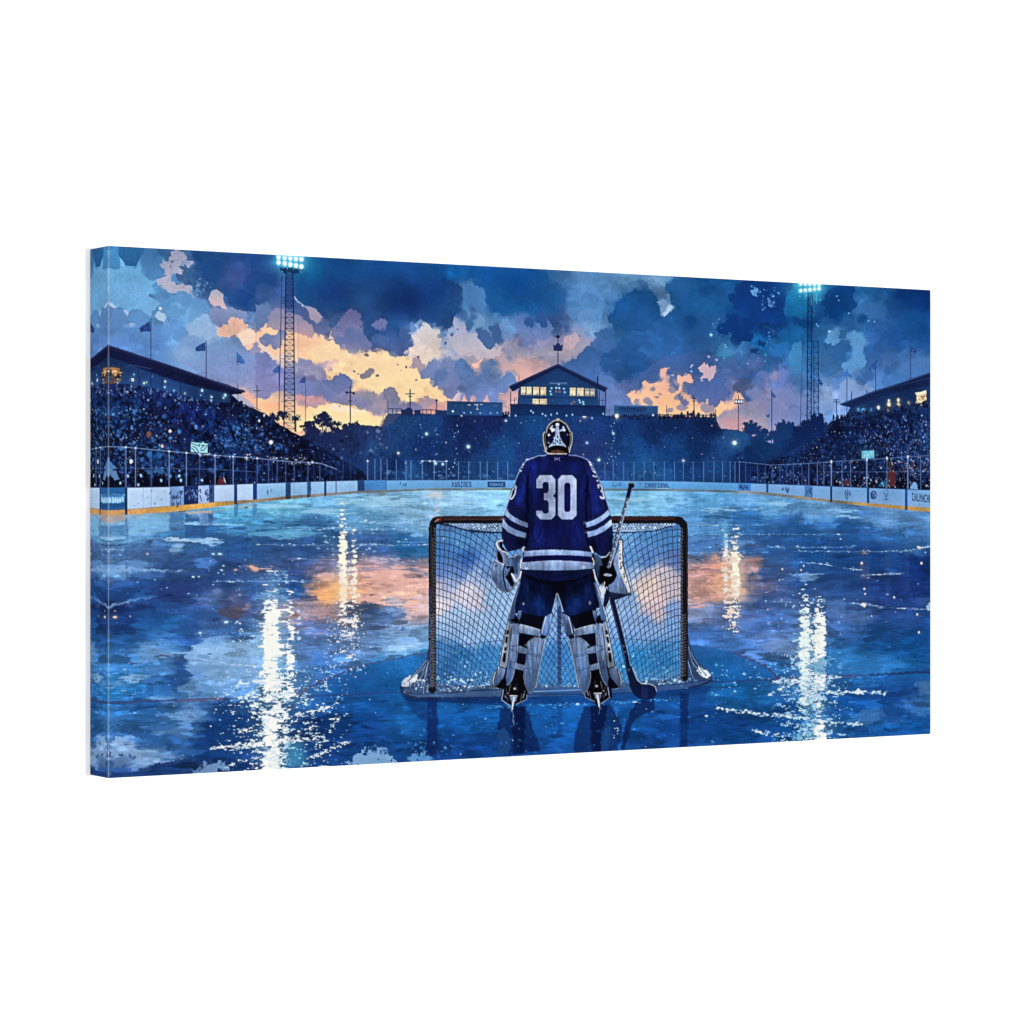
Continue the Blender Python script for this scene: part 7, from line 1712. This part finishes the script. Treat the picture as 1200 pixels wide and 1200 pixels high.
# ------------------------------------------------------------------ last touches over the whole sheet
E(640, 530, 12, 10, (90, 84, 150), a=0)
CLOTH = noise(16, 44, 4, 201, .6)
STREAK = noise(5, 30, 3, 202, .65)
for pids, base, amp, tex in (((JERSEY,), .97, .18, CLOTH), ((KEEPER,), .82, .22, CLOTH), ((PAD_L, PAD_R, CATCHER, BLOCKER), .92, .13, STREAK + .6 * CLOTH), ((NUMBER,), .98, .06, STREAK), ((HELMET,), .97, .12, WC)):
    pm = np.isin(PID, pids)
    INK[pm] *= (base + amp * tex[pm])[:, None]
INK[:] = np.clip(INK * (1 + .012 * GR)[..., None], 0, 1)


def blur(A, r):
    for ax in (0, 1):
        for _ in range(2):
            c = np.cumsum(np.concatenate([np.repeat(A.take([0], ax), r + 1, ax), A, np.repeat(A.take([-1], ax), r, ax)], ax), ax, dtype=np.float64)
            n = A.shape[ax]
            A = ((c.take(range(2 * r + 1, 2 * r + 1 + n), ax) - c.take(range(0, n), ax)) / (2 * r + 1)).astype(np.float32)
    return A


# press curve: deeper shadows, richer blues, more bite in the local contrast
lum = (INK @ np.array([.3, .59, .11], np.float32))
gain = 1 + .16 * (lum - blur(lum, 22)) / (lum + .25) + .22 * (lum - blur(lum, 1)) / (lum + .15) + .3 * (lum - blur(lum, 4)) / (lum + .2)
INK *= np.clip(gain, .6, 1.5)[..., None]
lum = (INK @ np.array([.3, .59, .11], np.float32))[..., None]
INK *= 1 - .12 * np.exp(-(lum / .22) ** 2) - .08 * np.exp(-((lum - .38) / .12) ** 2) + .03 * smooth(lum, .55, .75)
cool = smooth(INK[..., 2] - INK[..., 0], .02, .2)[..., None]
g_ = INK.mean(-1, keepdims=True)
INK[:] = g_ + (INK - g_) * (1 + .04 * cool)
scene_px = ((PID < KEEPER) | (PID > STICK))[..., None]
INK *= 1 + cool * scene_px * (1 - .5 * smooth(lum, .6, .8)) * np.array([-.10, .01, .015], np.float32)
mag = np.minimum(INK[..., 0], INK[..., 2]) - INK[..., 1]
INK[..., 1] += .3 * np.clip(mag, 0, 1)
INK[..., 0] -= .7 * np.clip(mag, 0, 1) * smooth(INK[..., 2] - INK[..., 0], -.02, .06)
INK[:] = np.clip(INK, 0, 1)
# ================================================================== BUILD THE PRINT AS AN OBJECT
def srgb_lin(c):
    c = np.clip(c, 0, 1)
    return np.where(c <= .04045, c / 12.92, ((c + .055) / 1.055) ** 2.4)


LEVEL = LIGHT_LEVEL


def ink_material(name, rough=.72):
    m = bpy.data.materials.new(name)
    m.use_nodes = True
    nt = m.node_tree
    b = nt.nodes['Principled BSDF']
    at = nt.nodes.new('ShaderNodeAttribute')
    at.attribute_name = 'ink'
    nt.links.new(at.outputs['Color'], b.inputs['Base Color'])
    b.inputs['Roughness'].default_value = rough
    b.inputs['Specular IOR Level'].default_value = .0
    tc = nt.nodes.new('ShaderNodeTexCoord')
    nz = nt.nodes.new('ShaderNodeTexNoise')
    nz.inputs['Scale'].default_value = 900
    nz.inputs['Detail'].default_value = 2
    nt.links.new(tc.outputs['Object'], nz.inputs['Vector'])
    bp = nt.nodes.new('ShaderNodeBump')
    bp.inputs['Strength'].default_value = .12
    bp.inputs['Distance'].default_value = .0003
    nt.links.new(nz.outputs['Fac'], bp.inputs['Height'])
    nt.links.new(bp.outputs['Normal'], b.inputs['Normal'])
    return m


def plain_material(name, col, rough=.8, scale=30, amount=.06):
    m = bpy.data.materials.new(name)
    m.use_nodes = True
    nt = m.node_tree
    b = nt.nodes['Principled BSDF']
    nz = nt.nodes.new('ShaderNodeTexNoise')
    nz.inputs['Scale'].default_value = scale
    rp = nt.nodes.new('ShaderNodeMix')
    rp.data_type = 'RGBA'
    rp.inputs[6].default_value = (*[c * (1 - amount) for c in col], 1)
    rp.inputs[7].default_value = (*col, 1)
    tc = nt.nodes.new('ShaderNodeTexCoord')
    nt.links.new(tc.outputs['Object'], nz.inputs['Vector'])
    nt.links.new(nz.outputs['Fac'], rp.inputs[0])
    nt.links.new(rp.outputs[2], b.inputs['Base Color'])
    b.inputs['Roughness'].default_value = rough
    b.inputs['Specular IOR Level'].default_value = .1
    return m


INKMAT = ink_material('printed_canvas')


def link(o, parent=None, label=None):
    sc.collection.objects.link(o)
    if parent is not None:
        o.parent = parent
    if label:
        o['label'] = label
    return o


def grid_mesh(name, co, col, quads):
    """mesh of the given quads (n, 4 vertex numbers) out of a big vertex table"""
    used, inv = np.unique(quads.ravel(), return_inverse=True)
    me = bpy.data.meshes.new(name)
    n = len(quads)
    me.vertices.add(len(used))
    me.vertices.foreach_set('co', co[used].astype(np.float32).ravel())
    me.loops.add(n * 4)
    me.loops.foreach_set('vertex_index', inv.astype(np.int32).ravel())
    me.polygons.add(n)
    me.polygons.foreach_set('loop_start', np.arange(0, n * 4, 4, dtype=np.int32))
    try:
        me.polygons.foreach_set('loop_total', np.full(n, 4, np.int32))
    except Exception:
        pass
    a = me.color_attributes.new('ink', 'FLOAT_COLOR', 'POINT')
    c = np.ones((len(used), 4), np.float32)
    c[:, :3] = col[used]
    a.data.foreach_set('color', c.ravel())
    me.materials.append(INKMAT)
    me.update(calc_edges=True)
    return me


# front sheet: one vertex per ink sample, cut into the parts of the picture
R = .0011                                        # radius of the folded edge
LIN = (srgb_lin(INK) / LEVEL).astype(np.float32)
gx = (_u - .5) * PRINT_W
gx = np.clip(gx, -PRINT_W / 2 + R, PRINT_W / 2 - R)
gz = (.5 - _v) * PRINT_H
CO = np.zeros((NV, NU, 3), np.float32)
CO[..., 0] = gx[None]
CO[..., 2] = gz[:, None]
CO = CO.reshape(-1, 3)
COL = LIN.reshape(-1, 3)
idx = np.arange(NV * NU).reshape(NV, NU)
QUADS = np.stack([idx[:-1, :-1], idx[1:, :-1], idx[1:, 1:], idx[:-1, 1:]], -1)
keep_cols = (np.diff(gx) > 1e-7)
QPID = PID[:-1, :-1].copy()
OKQ = np.broadcast_to(keep_cols[None], QPID.shape)

root = bpy.data.objects.new('canvas_print', None)
sc.collection.objects.link(root)
root.empty_display_size = .1
root['label'] = 'wide wrapped canvas print of a hockey goalkeeper on a floodlit rink at dusk'
root['category'] = 'canvas print'


def part(pid, name, parent, label=None, pid2=None):
    sel = (QPID == pid) & OKQ
    if pid2 is not None:
        sel |= (QPID == pid2) & OKQ
    if not sel.any():
        return None
    o = bpy.data.objects.new(name, grid_mesh(name, CO, COL, QUADS[sel]))
    return link(o, parent, label)


part(SKY, 'printed_sky', root, 'dusk sky of blue storm clouds with peach and cream light along the horizon')
part(ICE, 'printed_ice', root, 'wet blue rink ice mirroring white floodlight and the peach sunset')
part(STAND_L, 'printed_grandstand', root, 'crowded roofed grandstand at the left edge of the picture')
part(STAND_C, 'printed_grandstand', root, 'hazy blue terrace of spectators across the far end')
part(STAND_R, 'printed_grandstand', root, 'crowded roofed grandstand at the right edge of the picture')
part(PAVILION, 'printed_pavilion', root, 'gabled pavilion with yellow lit windows and a crown shaped vane')
part(BOARDS, 'printed_rink_boards', root)
part(TOWER_L, 'printed_floodlight_mast', root, 'taller lattice floodlight mast on the left')
part(TOWER_R, 'printed_floodlight_mast', root, 'lattice floodlight mast on the right')
part(TREES_L, 'printed_trees', root, 'dark trees against the cream horizon left of the terrace')
part(TREES_R, 'printed_trees', root, 'blue trees right of the terrace')
part(SIGN_L, 'printed_banner', root, 'pale lit banner in the left crowd')
part(SIGN_R, 'printed_banner', root, 'bright cyan lit banner in the right crowd')
part(BOX_L, 'printed_scoreboard', root, 'blue box with small lights left of the pavilion')
part(BOX_R, 'printed_scoreboard', root, 'pale box with dark lettering right of the pavilion')
for k, pid in enumerate(FLAGS):
    part(pid, 'printed_flag', root)
keeper = part(KEEPER, 'printed_goalkeeper', root, 'goalkeeper seen from behind in blue jersey, pants and white leg pads')
for pid, nm, lb in ((HELMET, 'helmet', 'dark goalkeeper mask with pale cross pattern'), (JERSEY, 'jersey', None), (NUMBER, 'jersey_number', 'pale number 30'), (CATCHER, 'catching_glove', None), (BLOCKER, 'blocker_glove', None),
                    (PAD_L, 'leg_pad', None), (PAD_R, 'leg_pad', None), (SKATE_L, 'skate', None), (SKATE_R, 'skate', None)):
    part(pid, nm, keeper, lb)
part(STICK, 'printed_hockey_stick', root)
goal = part(FRAME, 'printed_goal', root, 'dark red and black goal frame with white netting')
part(NET, 'goal_net', goal)
part(BASE, 'goal_base', goal)

# folded sides: the picture runs on mirrored round the edge
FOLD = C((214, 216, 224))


def side(name, which, step):
    n = int(DEPTH / PRINT_W * NU)
    arc = [0, .33, .66, 1.0] if which in 'lr' else [1.0]
    if which in 'lr':
        cols = np.arange(0, n)
        strip = INK[:, cols] if which == 'l' else INK[:, ::-1][:, cols]
        strip = strip.transpose(1, 0, 2)                # depth, along, rgb
        along = gz
    else:
        strip = INK[:n, :] if which == 't' else INK[::-1][:n]
        along = (_u - .5) * PRINT_W
    strip = strip[:, ::step]
    along = along[::step]
    rows, cols_ = [], []
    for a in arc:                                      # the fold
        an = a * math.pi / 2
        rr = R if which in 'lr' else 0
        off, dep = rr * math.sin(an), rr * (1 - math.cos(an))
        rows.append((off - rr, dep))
        cols_.append(strip[0] * .62 + FOLD * .38 if 0 < a < 1 or which in 'tb' else strip[0] * .8 + FOLD * .2)  # ink paled along the fold: print wear plus an edge highlight put into the colour
    for k in range(1, n, max(step, 1)):
        rows.append((0, R + (DEPTH - R) * k / (n - 1)))
        cols_.append(strip[min(k, n - 1)])
    nr, na = len(rows), len(along)
    co = np.zeros((nr, na, 3), np.float32)
    for i, (off, dep) in enumerate(rows):
        co[i, :, 1] = dep
        if which in 'lr':
            co[i, :, 0] = (-1 if which == 'l' else 1) * (PRINT_W / 2 + off)
            co[i, :, 2] = along
        else:
            co[i, :, 2] = (1 if which == 't' else -1) * (PRINT_H / 2)
            co[i, :, 0] = along
    col = (srgb_lin(np.stack(cols_)) / LEVEL).astype(np.float32)
    ix = np.arange(nr * na).reshape(nr, na)
    if which in 'lt':
        q = np.stack([ix[:-1, :-1], ix[1:, :-1], ix[1:, 1:], ix[:-1, 1:]], -1)
    else:
        q = np.stack([ix[:-1, :-1], ix[:-1, 1:], ix[1:, 1:], ix[1:, :-1]], -1)
    if which == 't':
        q = q[..., ::-1]
    if which == 'b':
        q = q[..., ::-1]
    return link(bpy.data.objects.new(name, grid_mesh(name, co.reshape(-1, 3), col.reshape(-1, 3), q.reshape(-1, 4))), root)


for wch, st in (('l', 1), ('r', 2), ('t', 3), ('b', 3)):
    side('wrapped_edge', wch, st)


def box(bm, x0, x1, y0, y1, z0, z1):
    v = [bm.verts.new(p) for p in ((x0, y0, z0), (x1, y0, z0), (x1, y1, z0), (x0, y1, z0), (x0, y0, z1), (x1, y0, z1), (x1, y1, z1), (x0, y1, z1))]
    for f in ((0, 3, 2, 1), (4, 5, 6, 7), (0, 1, 5, 4), (1, 2, 6, 5), (2, 3, 7, 6), (3, 0, 4, 7)):
        bm.faces.new([v[i] for i in f])


import bmesh
bm = bmesh.new()
g, w_ = .0012, .038
X1, Z1 = PRINT_W / 2 - g, PRINT_H / 2 - g
box(bm, -X1, -X1 + w_, g, DEPTH - .001, -Z1, Z1)
box(bm, X1 - w_, X1, g, DEPTH - .001, -Z1, Z1)
box(bm, -X1 + w_ + .0004, X1 - w_ - .0004, g, DEPTH - .001, Z1 - w_, Z1)
box(bm, -X1 + w_ + .0004, X1 - w_ - .0004, g, DEPTH - .001, -Z1, -Z1 + w_)
me = bpy.data.meshes.new('stretcher_frame')
bm.to_mesh(me)
bm.free()
me.materials.append(plain_material('pine_wood', (.55, .42, .28), scale=60, amount=.25))
link(bpy.data.objects.new('stretcher_frame', me), root)

# white wall the canvas hangs on
bm = bmesh.new()
box(bm, -5, 5, DEPTH + .0015, DEPTH + .12, -2.6, 2.6)
me = bpy.data.meshes.new('wall')
bm.to_mesh(me)
bm.free()
me.materials.append(plain_material('white_wall_paint', (.93, .93, .93), scale=4, amount=.01))
wall = bpy.data.objects.new('wall', me)
sc.collection.objects.link(wall)
wall['kind'] = 'structure'
wall['label'] = 'plain bright white wall behind the canvas'
wall['category'] = 'wall'
